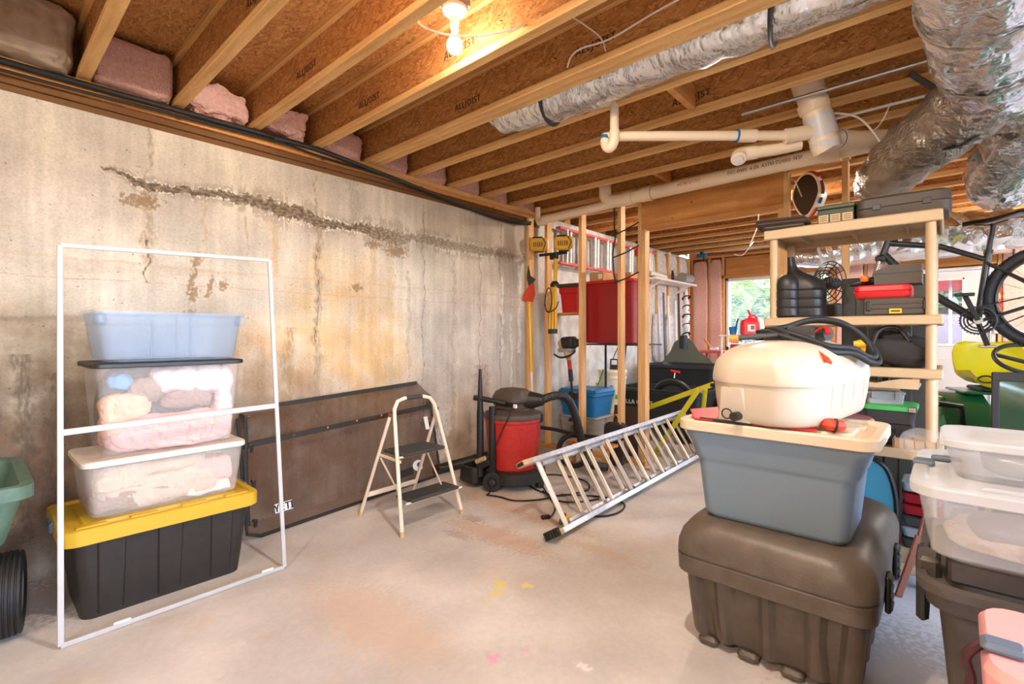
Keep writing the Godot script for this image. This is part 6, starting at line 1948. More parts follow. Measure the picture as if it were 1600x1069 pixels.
	obj("carton", nb().box(V(0, 0.03, 0), V(0.2, 0.06, 0.2), 0.002), M.cardboard, o)
	obj("tape", nb().box(V(0, 0.0605, 0), V(0.2, 0.001, 0.03)), M.tan, o)
	# --- blue totes and buckets on the floor behind
	o = thing("blue_tote", "blue plastic tote stacked behind the studs, nearest the wall", "tote", V(-3.12, 0.34, -4.78))
	b = nb()
	b.loft([rr(0.42, 0.38, 0.04, 0.0), rr(0.46, 0.42, 0.04, 0.22), rr(0.50, 0.46, 0.04, 0.23), rr(0.50, 0.46, 0.04, 0.26)])
	obj("tub", b, M.blue, o)
	obj("lid", nb().loft([rr(0.50, 0.46, 0.04, 0.262), rr(0.51, 0.47, 0.04, 0.27), rr(0.46, 0.42, 0.04, 0.30)]), M.blue, o)
	o = thing("clear_tote", "hazy clear tote under the blue one", "tote", V(-3.12, 0.0, -4.78))
	open_bin(o, "tub", M.frosted, 0.0, 0.32, Vector2(0.44, 0.38), Vector2(0.48, 0.42), 0.004, 0.04)
	obj("lid", nb().loft([rr(0.50, 0.44, 0.04, 0.318), rr(0.51, 0.45, 0.04, 0.325), rr(0.48, 0.42, 0.04, 0.338)]), M.gray_plastic, o)
	obj("contents", blob(V(0, 0.13, 0), V(0.34, 0.22, 0.3), 0.03, 8, 0.6), M.olive, o, 60)
	for q in [[0.0, "stack of nested white buckets, lowest of the two behind the fourth stud"], [0.42, "white bucket with a blue emblem on its label, on top of another"]]:
		o = thing("bucket", q[1], "bucket", V(-3.03, q[0], -5.20))
		b = nb()
		if q[0] == 0.0:
			b.lathe([Vector2(0.001, 0), Vector2(0.13, 0), Vector2(0.135, 0.17), Vector2(0.148, 0.175), Vector2(0.15, 0.20), Vector2(0.14, 0.205), Vector2(0.142, 0.25), Vector2(0.155, 0.255), Vector2(0.155, 0.28), Vector2(0.142, 0.285), Vector2(0.145, 0.32), Vector2(0.158, 0.325), Vector2(0.158, 0.36), Vector2(0.15, 0.37), Vector2(0.152, 0.418), Vector2(0.001, 0.418)], 28)
		else:
			b.lathe([Vector2(0.001, 0), Vector2(0.145, 0), Vector2(0.15, 0.01), Vector2(0.158, 0.30), Vector2(0.168, 0.305), Vector2(0.168, 0.33), Vector2(0.160, 0.335), Vector2(0.162, 0.375), Vector2(0.172, 0.38), Vector2(0.172, 0.40), Vector2(0.165, 0.412), Vector2(0.001, 0.415)], 28)
		obj("pail", b, M.bucket, o)
		if q[0] > 0.0:
			var lb := nb()
			lb.t = Transform3D(Basis(Vector3.UP, 0.45), Vector3())
			lb.box(V(0.0, 0.18, 0.153), V(0.085, 0.18, 0.006))
			var lab := obj("label", lb, M.paper, o)
			lb = nb()
			lb.t = Transform3D(Basis(Vector3.UP, 0.45), Vector3())
			lb.tube(ring3(V(0, 0.21, 0.158), Vector3.RIGHT, Vector3.UP, 0.024, 18), 0.003, 6, true)
			lb.box(V(0, 0.14, 0.157), V(0.06, 0.05, 0.002))
			obj("emblem", lb, M.denim_blue, lab)
			words("S", 0.035, 0.002, M.denim_blue, lab, Transform3D(Basis(Vector3.UP, 0.45), Basis(Vector3.UP, 0.45) * V(0, 0.21, 0.158)), "lettering", "Droid Serif", true)
			lb = nb()
			lb.t = Transform3D(Basis(Vector3.UP, 1.0), Vector3())
			lb.box(V(0, 0.10, 0.154), V(0.08, 0.05, 0.004))
			obj("green_mark", lb, M.lid_green, o)
		else:
			obj("bail", nb().tube(ring3(V(0, 0.33, 0), Vector3.RIGHT, V(0, -0.5, 0.86), 0.162, 16, 0, PI), 0.003, 6), M.steel, o)
	o = thing("garden_sprayer_wand", "lime green spray wand leaning on the upper bucket", "wand", V(-3.10, 0.64, -5.03))
	obj("wand", nb().tube([V(-0.03, 0.0, 0.0), V(0.06, 0.20, 0.02)], 0.008, 8), M.lid_green, o)
	obj("yellow_tag", nb().box(V(-0.035, 0.0, 0.0), V(0.03, 0.08, 0.02), 0.004), M.acid_yellow, o)
	o = thing("black_hand_pump", "small black hand pump standing on the upper bucket", "pump", V(-2.97, 0.836, -5.17))
	b = nb()
	for q in [[V(-0.05, 0, 0.03), V(-0.045, 0.12, 0.03)], [V(0.05, 0, 0.03), V(0.045, 0.12, 0.03)], [V(-0.05, 0.12, 0.03), V(0.05, 0.12, 0.03)], [V(-0.05, 0.05, 0.03), V(0.05, 0.05, 0.03)], [V(-0.06, 0.008, 0.03), V(0.09, 0.008, 0.03)], [V(0.07, 0, -0.02), V(0.10, 0.30, -0.05)], [V(0.10, 0, -0.02), V(0.115, 0.30, -0.05)]]:
		b.bar(q[0], q[1], 0.014, 0.014, 0.002)
	obj("frame", b, M.black, o)
	obj("body", nb().box(V(0, 0.026, 0.03), V(0.085, 0.045, 0.05), 0.006), M.charcoal, o)
	obj("hose", nb().tube(smooth([V(-0.02, 0.12, 0.03), V(0.0, 0.2, 0.0), V(0.02, 0.29, -0.05)], 5), 0.005, 6), M.black, o)
	# --- brown panel and dark satchel leaning at the doorway
	o = thing("brown_board", "dark brown board leaning against the fourth stud", "board", V(-2.51, 0, -4.55))
	obj("panel", nb().bar(V(0.0, 0.0, -0.02), V(0.0, 0.50, -0.10), 0.34, 0.018, 0.002, V(0, 0.2, 1)), M.dark_brown, o)
	o = thing("dark_satchel", "dark brown leather satchel with a strap hung by the doorway", "satchel", V(-2.32, 0.0, -4.06))
	obj("bag", blob(V(0, 0.23, 0), V(0.20, 0.40, 0.13), 0.02, 15, 0.55, 22, 14), M.dark_brown, o, 60)
	obj("flap", blob(V(0, 0.34, 0.02), V(0.205, 0.18, 0.13), 0.015, 16, 0.5, 20, 10), M.bag_cloth, o, 60)
	obj("strap", nb().tube(smooth([V(-0.07, 0.38, 0.02), V(-0.02, 0.50, 0.0), V(0.04, 0.47, 0.03), V(0.08, 0.36, 0.05), V(0.10, 0.20, 0.05)], 6), 0.010, 8, false, 0.5), M.cardboard, o)
	# --- bicycle trailer wheel behind the ladder
	o = thing("jogging_trailer", "black-tyred wheel and wooden base of a small trailer behind the ladder", "trailer", V(-2.62, 0, -3.80))
	var tw := obj("tire", nb().tube(ring3(V(0, 0.17, 0.0), V(0.745, 0, -0.667), Vector3.UP, 0.145, 32), 0.024, 10, true), M.black_rubber, o)
	obj("rim", nb().tube(ring3(V(0, 0.17, 0.0), V(0.745, 0, -0.667), Vector3.UP, 0.118, 32), 0.008, 8, true), M.chrome, tw)
	b = nb()
	for k in 10:
		var f := TAU * k / 10
		b.tube([V(0, 0.17, 0), V(0.745 * cos(f) * 0.118, 0.17 + sin(f) * 0.118, -0.667 * cos(f) * 0.118)], 0.0015, 4)
	obj("spokes", b, M.steel, tw)
	obj("hub", nb().tube([V(-0.03, 0.17, -0.035), V(0.03, 0.17, 0.035)], 0.018, 10), M.charcoal, tw)
	obj("tow_bar", nb().tube(smooth([V(-0.62, 0.30, -0.05), V(-0.45, 0.33, 0.0), V(-0.2, 0.34, 0.02), V(0.05, 0.32, 0.0), V(0.35, 0.33, -0.02)], 5), 0.018, 10), M.black, o)
	obj("base_board", nb().box(V(0.12, 0.24, -0.09), V(0.5, 0.025, 0.16), 0.004), M.plank, o)
	obj("base_block", nb().box(V(-0.12, 0.10, -0.15), V(0.05, 0.26, 0.06), 0.004), M.plank, o)
	obj("base_block", nb().box(V(0.28, 0.115, -0.10), V(0.05, 0.23, 0.06), 0.004), M.plank, o)
	# --- fiberglass ladder hung on the wall
	o = thing("hung_ladder", "red fiberglass extension ladder hung high on the rear wall", "ladder", V(-3.36, 2.28, -5.7))
	for y in [-0.20, 0.20]:
		obj("side_rail", nb().bar(V(0, y, 1.15), V(0, y, -1.3), 0.07, 0.03, 0.003), M.fiber_red, o)
	for k in 8:
		for e in [0.0, 0.10]:
			obj("rung", nb().tube([V(0.01 - e * 0.2, -0.20, 1.0 - 0.305 * k - e), V(0.01 - e * 0.2, 0.20, 1.0 - 0.305 * k - e)], 0.030, 10), M.aluminium, o)
	for z in [0.6, -0.9]:
		obj("wall_hook", nb().box(V(-0.05, 0.22, z), V(0.11, 0.02, 0.04), 0.003), M.charcoal, o)
	# --- black coat-hook rail on the doorway stud
	o = thing("hook_rail", "crooked black wire hook rail fixed between two studs", "hooks", V(-2.43, 2.1, -4.28))
	obj("wire", nb().tube(smooth([V(-0.04, 0.46, 0), V(-0.035, 0.2, 0.01), V(-0.02, 0.12, 0.015), V(-0.05, -0.05, 0.015), V(-0.04, -0.25, 0.01), V(-0.03, -0.33, 0)], 5), 0.008, 8), M.black, o)
	for y in [0.42, 0.16, -0.06, -0.31]:
		obj("hook", nb().tube([V(-0.05, y - 0.03, 0.01), V(0.10, y, 0.03), V(0.24, y + 0.05, 0.04)], 0.007, 8), M.black, o)
	o = thing("red_extinguisher", "slim red and chrome cylinder standing on the large red tote", "cylinder", V(-2.43, 1.826, -4.72))
	obj("cylinder", nb().lathe([Vector2(0.001, 0.0), Vector2(0.045, 0.0), Vector2(0.045, 0.30), Vector2(0.03, 0.335), Vector2(0.001, 0.34)], 18), M.red, o)
	obj("chrome_sleeve", nb().lathe([Vector2(0.001, 0.05), Vector2(0.048, 0.05), Vector2(0.048, 0.24), Vector2(0.001, 0.24)], 18), M.chrome, o)
	back_room()
	tractor()
	bicycle()


func back_room() -> void:
	# --- two dump carts
	var o := thing("dump_cart", "black poly dump cart with white lettering beyond the doorway", "cart", V(-2.62, 0, -5.78))
	var b := nb()
	b.loft([rr(0.86, 0.50, 0.06, 0.23), rr(0.90, 0.55, 0.07, 0.25), rr(1.06, 0.68, 0.07, 0.56), rr(1.12, 0.74, 0.07, 0.565), rr(1.12, 0.74, 0.07, 0.60), rr(1.04, 0.66, 0.06, 0.60), rr(0.90, 0.54, 0.06, 0.28)])
	obj("tub", b, M.cart_black, o)
	obj("fender_arch", nb().tube(ring3(V(0.18, 0.54, 0.20), Vector3.RIGHT, V(0, 0.75, 0.1), 0.20, 18, 0.0, PI), 0.03, 8, false, 1.4), M.cart_black, o)
	obj("corner_cap", nb().box(V(0.51, 0.605, 0.33), V(0.16, 0.03, 0.10), 0.01), M.denim_blue, o)
	words("GORILLA CARTS", 0.055, 0.002, M.white_ink, o, Transform3D(Basis(Vector3.RIGHT, 0.2), V(-0.285, 0.43, 0.325)), "lettering", "Droid Sans", true)
	for x in [-0.36, 0.36]:
		for z in [-0.26, 0.26]:
			var w := obj("wheel", wheel_shape(0.15, 0.09, 0.07), M.black_rubber, o, 30)
			w.position = V(x, 0.15, z)
			w.rotation.y = PI / 2
			var h := obj("hub", nb().lathe([Vector2(0.001, -0.03), Vector2(0.072, -0.03), Vector2(0.072, 0.03), Vector2(0.001, 0.03)], 14), M.charcoal, w)
			h.rotation.z = PI / 2
	obj("pull_grip", nb().tube([V(0.16, 0.73, 0.12), V(0.16, 0.80, 0.10)], 0.008, 8), M.steel, o)
	obj("pull_handle", nb().tube([V(0.11, 0.815, 0.10), V(0.22, 0.80, 0.10)], 0.014, 8), M.hot_red, o)
	o = thing("large_tub", "large black-green tub behind the lettered dump cart", "tub", V(-2.65, 0, -6.58))
	b = nb()
	b.loft([rr(0.80, 0.56, 0.12, 0.0), rr(0.86, 0.60, 0.13, 0.03), rr(1.02, 0.74, 0.13, 0.80), rr(1.08, 0.80, 0.13, 0.81), rr(1.08, 0.80, 0.13, 0.85), rr(1.0, 0.72, 0.12, 0.85), rr(0.84, 0.58, 0.12, 0.06)])
	obj("tub", b, M.cart_black, o)
	obj("rope_handle", nb().tube(ring3(V(0.30, 0.62, 0.385), Vector3.RIGHT, Vector3.DOWN, 0.08, 12, 0, PI), 0.012, 8), M.black, o)
	# --- yellow folding stand
	o = thing("yellow_stand", "yellow folded steel stand reaching past the doorway", "stand", V(-2.05, 0, -4.95))
	obj("beam", nb().bar(V(-0.36, 0.47, 0.06), V(0.30, 0.76, -0.02), 0.035, 0.05, 0.004), M.acid_yellow, o)
	obj("leg", nb().bar(V(0.16, 0.70, 0.02), V(-0.26, 0.0, 0.12), 0.035, 0.05, 0.004), M.acid_yellow, o)
	obj("leg", nb().bar(V(0.20, 0.70, -0.06), V(0.02, 0.0, -0.35), 0.035, 0.05, 0.004), M.acid_yellow, o)
	obj("end_grip", nb().tube([V(0.27, 0.75, -0.02), V(0.40, 0.74, -0.03)], 0.028, 10), M.black, o)
	o = thing("gray_crate", "gray-blue slatted crate beside the large black tub", "crate", V(-1.76, 0, -6.45))
	for k in 4:
		for q in [[V(0, 0.12 + 0.19 * k, 0.26), V(0.62, 0.13, 0.02)], [V(0, 0.12 + 0.19 * k, -0.26), V(0.62, 0.13, 0.02)], [V(0.30, 0.12 + 0.19 * k, 0), V(0.02, 0.13, 0.52)], [V(-0.30, 0.12 + 0.19 * k, 0), V(0.02, 0.13, 0.52)]]:
			obj("slat", nb().box(q[0], q[1], 0.004), M.denim_blue, o)
	for x in [-0.29, -0.08, 0.08, 0.29]:
		for z in [-0.275, 0.275]:
			obj("corner_post", nb().box(V(x, 0.39, z), V(0.035, 0.78, 0.02), 0.003), M.black, o)
	obj("rim", nb().box(V(0, 0.80, 0.26), V(0.64, 0.03, 0.05), 0.004), M.gray_plastic, o)
	obj("rim", nb().box(V(0, 0.80, -0.26), V(0.64, 0.03, 0.05), 0.004), M.gray_plastic, o)
	obj("base", nb().box(V(0, 0.03, 0), V(0.58, 0.02, 0.5), 0.003), M.denim_blue, o)
	o = thing("spare_tire", "small gray-green pneumatic tire lying past the yellow stand", "tire", V(-1.78, 0.10, -5.35))
	var w := obj("tire", wheel_shape(0.21, 0.14, 0.08), M.charcoal, o, 30)
	w.rotation = V(0, 0.6, 1.1)
	w.position = V(0, 0.12, 0)
	obj("hub", nb().lathe([Vector2(0.001, -0.04), Vector2(0.082, -0.04), Vector2(0.082, 0.04), Vector2(0.001, 0.04)], 16), M.gray_plastic, w).rotation.z = PI / 2
	# --- shovel blade and long tools against the framed wall
	o = thing("snow_shovel", "dark shovel standing upside down behind the black tub, blade forward", "shovel", V(-2.93, 0.0, -7.10))
	var sb := obj("blade", nb().poly([Vector2(-0.42, 0.74), Vector2(-0.30, 0.86), Vector2(-0.20, 1.0), Vector2(-0.14, 1.14), Vector2(-0.05, 1.20), Vector2(0.05, 1.20), Vector2(0.13, 1.12), Vector2(0.2, 1.0), Vector2(0.32, 0.92), Vector2(0.42, 0.80), Vector2(0.30, 0.70), Vector2(-0.20, 0.68)], 0.03), M.olive, o)
	sb.rotation.y = 0.55
	obj("socket", nb().tube([V(0, 1.05, 0.02), V(0, 1.24, 0.03)], 0.06, 12), M.cart_black, o)
	obj("shaft", nb().tube([V(0, 1.2, -0.01), V(-0.02, 0.0, 0.0)], 0.018, 8), M.charcoal, o)
	for q in [["garden_rake", -7.02, 1.95, 0.55, "steel", "dark-shafted rake, first of the hanging garden tools"], ["edging_spade", -7.22, 1.90, 0.5, "denim_blue", "blue-shafted spade hanging second along the tool wall"], ["push_broom", -7.38, 1.86, 0.6, "white_paint", "white-handled broom hanging in the middle of the tool wall"], ["leaf_rake", -7.66, 1.80, 0.5, "white_ink", "pale-handled leaf rake hanging beside the broom"],
			["hoe", -7.78, 1.92, 0.6, "charcoal", "dark hoe hanging beside the striped umbrella"], ["cultivator", -8.02, 1.96, 0.17, "fiber_red", "pinkish-handled cultivator hanging near the corner"], ["long_pole", -8.2, 2.0, 0.11, "orange", "orange pole leaning in the far corner by the insulation"]]:
		o = thing(q[0], q[5], "garden tool", V(-3.31, q[3], q[1]))
		obj("handle", nb().tube([V(0.0, q[2] - q[3], 0), V(0.05, 0.0, 0.02)], 0.017, 8), M[q[4]], o)
		match q[0]:
			"garden_rake", "leaf_rake":
				b = nb()
				b.bar(V(0.05, 0.02, -0.08), V(0.05, 0.02, 0.11), 0.02, 0.02)
				for k in 9:
					b.tube([V(0.05, 0.02, -0.075 + 0.022 * k), V(0.09, -0.06, -0.075 + 0.022 * k)], 0.005, 5)
				obj("tines", b, M.charcoal, o)
			"push_broom":
				obj("head", nb().box(V(0.05, 0.0, 0.02), V(0.06, 0.05, 0.18), 0.008), M.tan, o)
				obj("bristles", nb().box(V(0.05, -0.06, 0.02), V(0.05, 0.08, 0.17), 0.004), M.dark_brown, o)
			"long_pole":
				obj("tip", nb().tube([V(0.05, -0.02, 0.02), V(0.052, -0.10, 0.022)], 0.02, 8), M.charcoal, o)
			_:
				obj("blade", nb().loft([rr(0.02, 0.05, 0.008, 0.06, 3, 0.05, 0.02), rr(0.02, 0.17, 0.008, 0.0, 3, 0.055, 0.02), rr(0.012, 0.15, 0.005, -0.16, 3, 0.065, 0.02)]), M.steel, o)
	o = thing("furled_umbrella", "furled black-and-white umbrella hanging among the garden tools", "umbrella", V(-3.24, 0.95, -7.92))
	var tw := nb()
	var pr := []
	var pa := []
	for k in 22:
		pa.append(V(0.01 * sin(k * 1.7), 0.05 * k, 0.012 * cos(k * 1.3)))
		pr.append(0.02 + 0.035 * sin(PI * clampf(k / 21.0, 0.02, 0.98)) * (0.8 + 0.2 * float(k % 2)))
	tw.tube(pa, pr, 10)
	obj("canopy", tw, M.white_ink, o)
	for k in 6:
		obj("stripe", nb().tube(ring3(V(0, 0.16 + 0.15 * k, 0), V(1, 0.4, 0), V(0, 0.3, 1), 0.048 + 0.006 * (k % 2), 14), 0.018, 6, true, 0.6), M.ink, o)
	obj("handle", nb().tube([V(0, 1.05, 0), V(0, 1.14, 0)], 0.012, 8), M.dark_brown, o)
	for k in 2:
		o = thing("hanging_cloth", ["crumpled pale plastic sheet hanging low behind the rakes", "second crumpled pale sheet, nearer the corner behind the tools"][k], "sheet", V(-3.37, 0.85, -7.15 - 0.45 * k))
		obj("sheet", blob(V(0, 0.35, 0), V(0.06, 0.75, 0.32), 0.03, 55 + k, 0.5, 20, 14), M.white_batt, o, 60)
	o = thing("wall_shelf", "narrow white shelf board high above the garden tools", "shelf", V(-3.25, 2.06, -7.3))
	obj("board", nb().box(V(0, 0, 0), V(0.28, 0.03, 1.5), 0.004), M.white_paint, o)
	for z in [-0.5, 0.5]:
		obj("bracket", nb().bar(V(-0.12, -0.14, z), V(0.10, -0.02, z), 0.02, 0.02), M.white_paint, o)
	o = thing("gray_canister", "gray cylindrical appliance lying on the high white shelf", "canister", V(-3.2, 2.076, -7.85))
	obj("body", nb().tube([V(0, 0.085, 0.2), V(0, 0.085, -0.12)], 0.082, 18), M.gray_plastic, o)
	obj("end_ring", nb().tube([V(0, 0.085, -0.12), V(0, 0.085, -0.15)], 0.07, 18), M.black, o)
	o = thing("cable_coil", "coil of black cable on the high white shelf", "cable", V(-3.22, 2.077, -7.35))
	obj("coil", nb().tube(ring3(V(0, 0.085, 0), V(0.3, 0, 1).normalized(), V(0, 1, 0), 0.08, 20), 0.011, 8, true), M.black, o)
	o = thing("white_tube", "long curved white tube on the near end of the high shelf", "tube", V(-3.22, 2.076, -6.8))
	obj("tube", nb().tube(smooth([V(0.02, 0.05, 0.3), V(0, 0.06, 0.1), V(0.0, 0.04, -0.3)], 5), 0.035, 10), M.white_paint, o)
	obj("end_cap", nb().tube([V(0.02, 0.05, 0.29), V(0.022, 0.05, 0.32)], 0.038, 10), M.gray_plastic, o)
	o = thing("blue_clamp", "small blue clamp fixed to the joists in the far corner", "clamp", V(-3.05, 2.49, -8.1))
	obj("jaw", nb().box(V(0, 0.06, 0), V(0.16, 0.06, 0.06), 0.01), M.blue, o)
	obj("screw", nb().tube([V(0.03, 0.05, 0), V(0.03, -0.04, 0)], 0.012, 8), M.black, o)
	obj("mount", nb().box(V(0, 0.105, 0), V(0.05, 0.04, 0.05), 0.004), M.charcoal, o)
	# --- fuel cans on a table under the window
	o = thing("white_table", "white wire table under the far window carrying fuel cans", "table", V(-2.10, 0, -7.75))
	b = nb()
	b.box(V(0, 1.235, 0), V(0.95, 0.022, 0.5), 0.004)
	obj("top", b, M.white_paint, o)
	for x in [-0.44, 0.44]:
		for z in [-0.22, 0.22]:
			obj("leg", nb().tube([V(x, 0, z), V(x, 1.225, z)], 0.016, 8), M.white_paint, o)
	for y in [0.90, 0.45]:
		obj("lower_shelf", nb().box(V(0, y, 0), V(0.9, 0.016, 0.46), 0.003), M.white_paint, o)
	for q in [[V(-2.19, 1.247, -7.68), 1.0, "red fuel can with a pale label, nearest the window's left edge"], [V(-1.90, 1.247, -7.66), 0.62, "smaller red fuel can beside the labelled one"]]:
		o = thing("fuel_can", q[2], "fuel can", q[0], 0.5)
		var s: float = q[1]
		b = nb()
		b.loft([rr(0.20 * s + 0.03, 0.16 * s, 0.04 * s, 0), rr(0.22 * s + 0.03, 0.18 * s, 0.05 * s, 0.01), rr(0.22 * s + 0.03, 0.18 * s, 0.05 * s, 0.17 * s), rr(0.19 * s + 0.03, 0.15 * s, 0.05 * s, 0.22 * s), rr(0.10 * s, 0.09 * s, 0.04 * s, 0.25 * s)])
		obj("body", b, M.hot_red, o)
		obj("spout", nb().tube([V(0, 0.24 * s, 0), V(0.01, 0.29 * s, 0), V(-0.03, 0.37 * s, 0)], [0.03 * s, 0.022 * s, 0.012 * s], 10), M.hot_red if s > 0.9 else M.gray_plastic, o)
		obj("handle", nb().tube(ring3(V(0.04 * s, 0.215 * s, 0), Vector3.RIGHT, Vector3.UP, 0.065 * s, 12, 0.2, PI - 0.2), 0.014 * s, 8), M.hot_red, o)
		if s > 0.9:
			obj("label", nb().box(V(0.0, 0.10, 0.0915), V(0.10, 0.10, 0.003)), M.paper, o)
			obj("label_block", nb().box(V(0.015, 0.105, 0.0935), V(0.05, 0.06, 0.002)), M.denim_blue, o)
		else:
			obj("cap", nb().tube([V(-0.02, 0.22, 0), V(-0.024, 0.235, 0)], 0.014, 8), M.acid_yellow, o)
	o = thing("blue_cup", "small blue cup with a brush at the table's left end", "cup", V(-2.42, 1.247, -7.66))
	obj("cup", nb().lathe([Vector2(0.001, 0), Vector2(0.045, 0), Vector2(0.06, 0.12), Vector2(0.055, 0.12), Vector2(0.04, 0.012), Vector2(0.001, 0.012)], 18), M.blue, o)
	obj("brush_handle", nb().tube([V(0.02, 0.014, 0), V(0.07, 0.24, 0.0)], 0.010, 8), M.charcoal, o)
	o = thing("red_bin", "red lidded bin on the table's middle shelf", "bin", V(-2.30, 0.909, -7.70))
	obj("tub", nb().loft([rr(0.24, 0.22, 0.03, 0), rr(0.28, 0.26, 0.03, 0.17)]), M.red, o)
	obj("lid", nb().loft([rr(0.29, 0.27, 0.03, 0.168), rr(0.30, 0.28, 0.03, 0.175), rr(0.27, 0.25, 0.03, 0.195)]), M.red, o)
	o = thing("wood_stool", "reddish wooden stool with a peach-handled brush on it, near the far corner", "stool", V(-2.82, 0, -7.95))
	obj("seat", nb().box(V(0, 0.98, 0), V(0.36, 0.04, 0.34), 0.006), M.fiber_red, o)
	for x in [-0.15, 0.15]:
		for z in [-0.14, 0.14]:
			obj("leg", nb().bar(V(x, 0, z), V(x * 0.9, 0.96, z * 0.9), 0.035, 0.035, 0.003), M.fiber_red, o)
	obj("rail", nb().box(V(0, 0.45, 0.13), V(0.30, 0.04, 0.02), 0.003), M.fiber_red, o)
	o = thing("hand_brush", "hand brush with a peach handle lying on the wooden stool", "brush", V(-2.85, 1.001, -7.90))
	obj("handle", nb().tube([V(-0.08, 0.17, 0), V(0.03, 0.03, 0)], 0.02, 8), M.orange, o)
	obj("head", nb().box(V(0.07, 0.025, 0), V(0.12, 0.05, 0.08), 0.01), M.white_ink, o)
	# --- switch box and red wires by the door
	o = thing("switch_box", "white electrical box on the stud at the door's right", "switch", V(0.46, 1.27, -8.565))
	obj("box", nb().box(V(0, 0.05, 0), V(0.11, 0.11, 0.05), 0.006), M.white_paint, o)
	obj("toggle", nb().box(V(0, 0.05, 0.028), V(0.02, 0.03, 0.012), 0.003), M.gray_plastic, o)
	b = nb()
	b.tube(smooth([V(0.46, 1.37, -8.55), V(0.40, 1.55, -8.55), V(0.5, 1.7, -8.55), V(0.42, 1.95, -8.55), V(0.52, 2.1, -8.55)], 6), 0.008, 6)
	b.tube(smooth([V(0.47, 1.37, -8.55), V(0.55, 1.5, -8.55), V(0.44, 1.65, -8.55), V(0.58, 1.8, -8.55), V(0.5, 2.2, -8.55)], 6), 0.008, 6)
	tag(obj("red_cable", b, M.red), "loops of red cable above the white electrical box", "cable")
	# --- black U-frame in front of the tractor
	o = thing("hand_truck", "black square-tube hand truck in front of the tractor", "hand truck", V(0.412, 0, -3.62))
	obj("post", nb().bar(V(-0.235, 0, 0), V(-0.235, 1.04, 0), 0.03, 0.03, 0.003), M.matte_dark, o)
	obj("post", nb().bar(V(0.235, 0, 0), V(0.235, 1.04, 0), 0.03, 0.03, 0.003), M.matte_dark, o)
	obj("top_bar", nb().box(V(0, 1.03, 0), V(0.50, 0.045, 0.035), 0.004), M.matte_dark, o)
	obj("side_loop", nb().tube(ring3(V(-0.27, 1.012, 0), V(1, 0, 0), V(0, 0.6, 0), 0.03, 14), 0.005, 6, true), M.black, o)
	obj("base_bar", nb().box(V(0, 0.02, 0), V(0.55, 0.04, 0.25), 0.004), M.matte_dark, o)


func tractor() -> void:
	var o := thing("lawn_tractor", "green lawn tractor with a yellow seat behind the right-hand bins", "tractor", V(0.36, 0, -4.90), 0.28)
	# it points along +z of its own axes
	var b := nb()
	b.loft([rr(0.46, 0.66, 0.08, 0.42, 5, 0, 0.60), rr(0.50, 0.72, 0.10, 0.50, 5, 0, 0.60), rr(0.54, 0.74, 0.12, 0.74, 5, 0, 0.60), rr(0.52, 0.70, 0.14, 0.90, 5, 0, 0.58), rr(0.40, 0.56, 0.14, 0.985, 5, 0, 0.55), rr(0.24, 0.36, 0.10, 1.01, 5, 0, 0.54)])
	obj("hood", b, M.tractor_green, o, 45)
	for e in [-1, 1]:
		b = nb()
		var rings := []
		for k in 9:
			var a := PI * (0.05 + 0.9 * k / 8.0)
			var ring := PackedVector3Array()
			for p in [V(0.12 * e, 0, 0), V(0.40 * e, -0.01, 0), V(0.42 * e, -0.05, 0), V(0.12 * e, -0.04, 0)]:
				ring.append(V(p.x, 0.42 + (0.40 + p.y) * sin(a), -0.36 + (0.40 + p.y) * cos(a) * 1.05))
			rings.append(ring)
		b.loft(rings)
		b.box(V(0.40 * e, 0.62, -0.36), V(0.03, 0.34, 0.62), 0.01)
		obj("rear_fender", b, M.tractor_green, o, 45)
	obj("deck", nb().box(V(0, 0.40, -0.05), V(0.78, 0.06, 0.9), 0.02), M.tractor_green, o)
	obj("fender_cap", nb().box(V(0, 0.815, -0.36), V(0.50, 0.02, 0.40), 0.008), M.tractor_green, o)
	# seat: a pan and a high curved back
	var s := obj("seat", seat_shape(), M.seat_yellow, o, 50)
	s.position = V(0, 0.86, -0.34)
	obj("seat_base", nb().box(V(0, 0.842, -0.30), V(0.30, 0.03, 0.30), 0.01), M.black, o)
	var sw := obj("steering_wheel", nb().tube(ring3(V(0, 1.085, 0.12), Vector3.RIGHT, V(0, 0.55, -0.83), 0.17, 28), 0.015, 10, true), M.charcoal, o)
	b = nb()
	for a in [0.3, PI - 0.3, -PI / 2]:
		b.tube([V(0, 1.06, 0.135), V(cos(a) * 0.165, 1.085 + sin(a) * 0.165 * 0.55, 0.12 - sin(a) * 0.165 * 0.83)], 0.014, 8)
	obj("spokes", b, M.charcoal, sw)
	obj("column", nb().tube([V(0, 0.90, 0.28), V(0, 1.06, 0.135)], 0.03, 10), M.black, o)
	obj("dash", nb().box(V(0, 0.93, 0.27), V(0.40, 0.14, 0.10), 0.03), M.black, o)
	obj("lever", nb().tube([V(-0.30, 0.60, 0.0), V(-0.34, 0.74, 0.08), V(-0.50, 0.76, 0.14)], [0.016, 0.02, 0.022], 10), M.black, o)
	obj("lever_tip", nb().tube([V(-0.49, 0.759, 0.137), V(-0.525, 0.763, 0.15)], 0.024, 10), M.gray_plastic, o)
	for q in [[0.34, -0.36, 0.27, 0.20], [-0.34, -0.36, 0.27, 0.20], [0.33, 0.72, 0.19, 0.14], [-0.33, 0.72, 0.19, 0.14]]:
		var w := obj("wheel", wheel_shape(q[2], q[3], q[2] * 0.5), M.black_rubber, o, 30)
		w.position = V(q[0], q[2], q[1])
		obj("hub", nb().lathe([Vector2(0.001, -0.06), Vector2(q[2] * 0.52, -0.06), Vector2(q[2] * 0.52, 0.06), Vector2(0.001, 0.06)], 18), M.seat_yellow, w).rotation.z = PI / 2
	obj("footrest_bracket", nb().box(V(-0.36, 0.50, 0.22), V(0.06, 0.12, 0.14), 0.01), M.black, o)


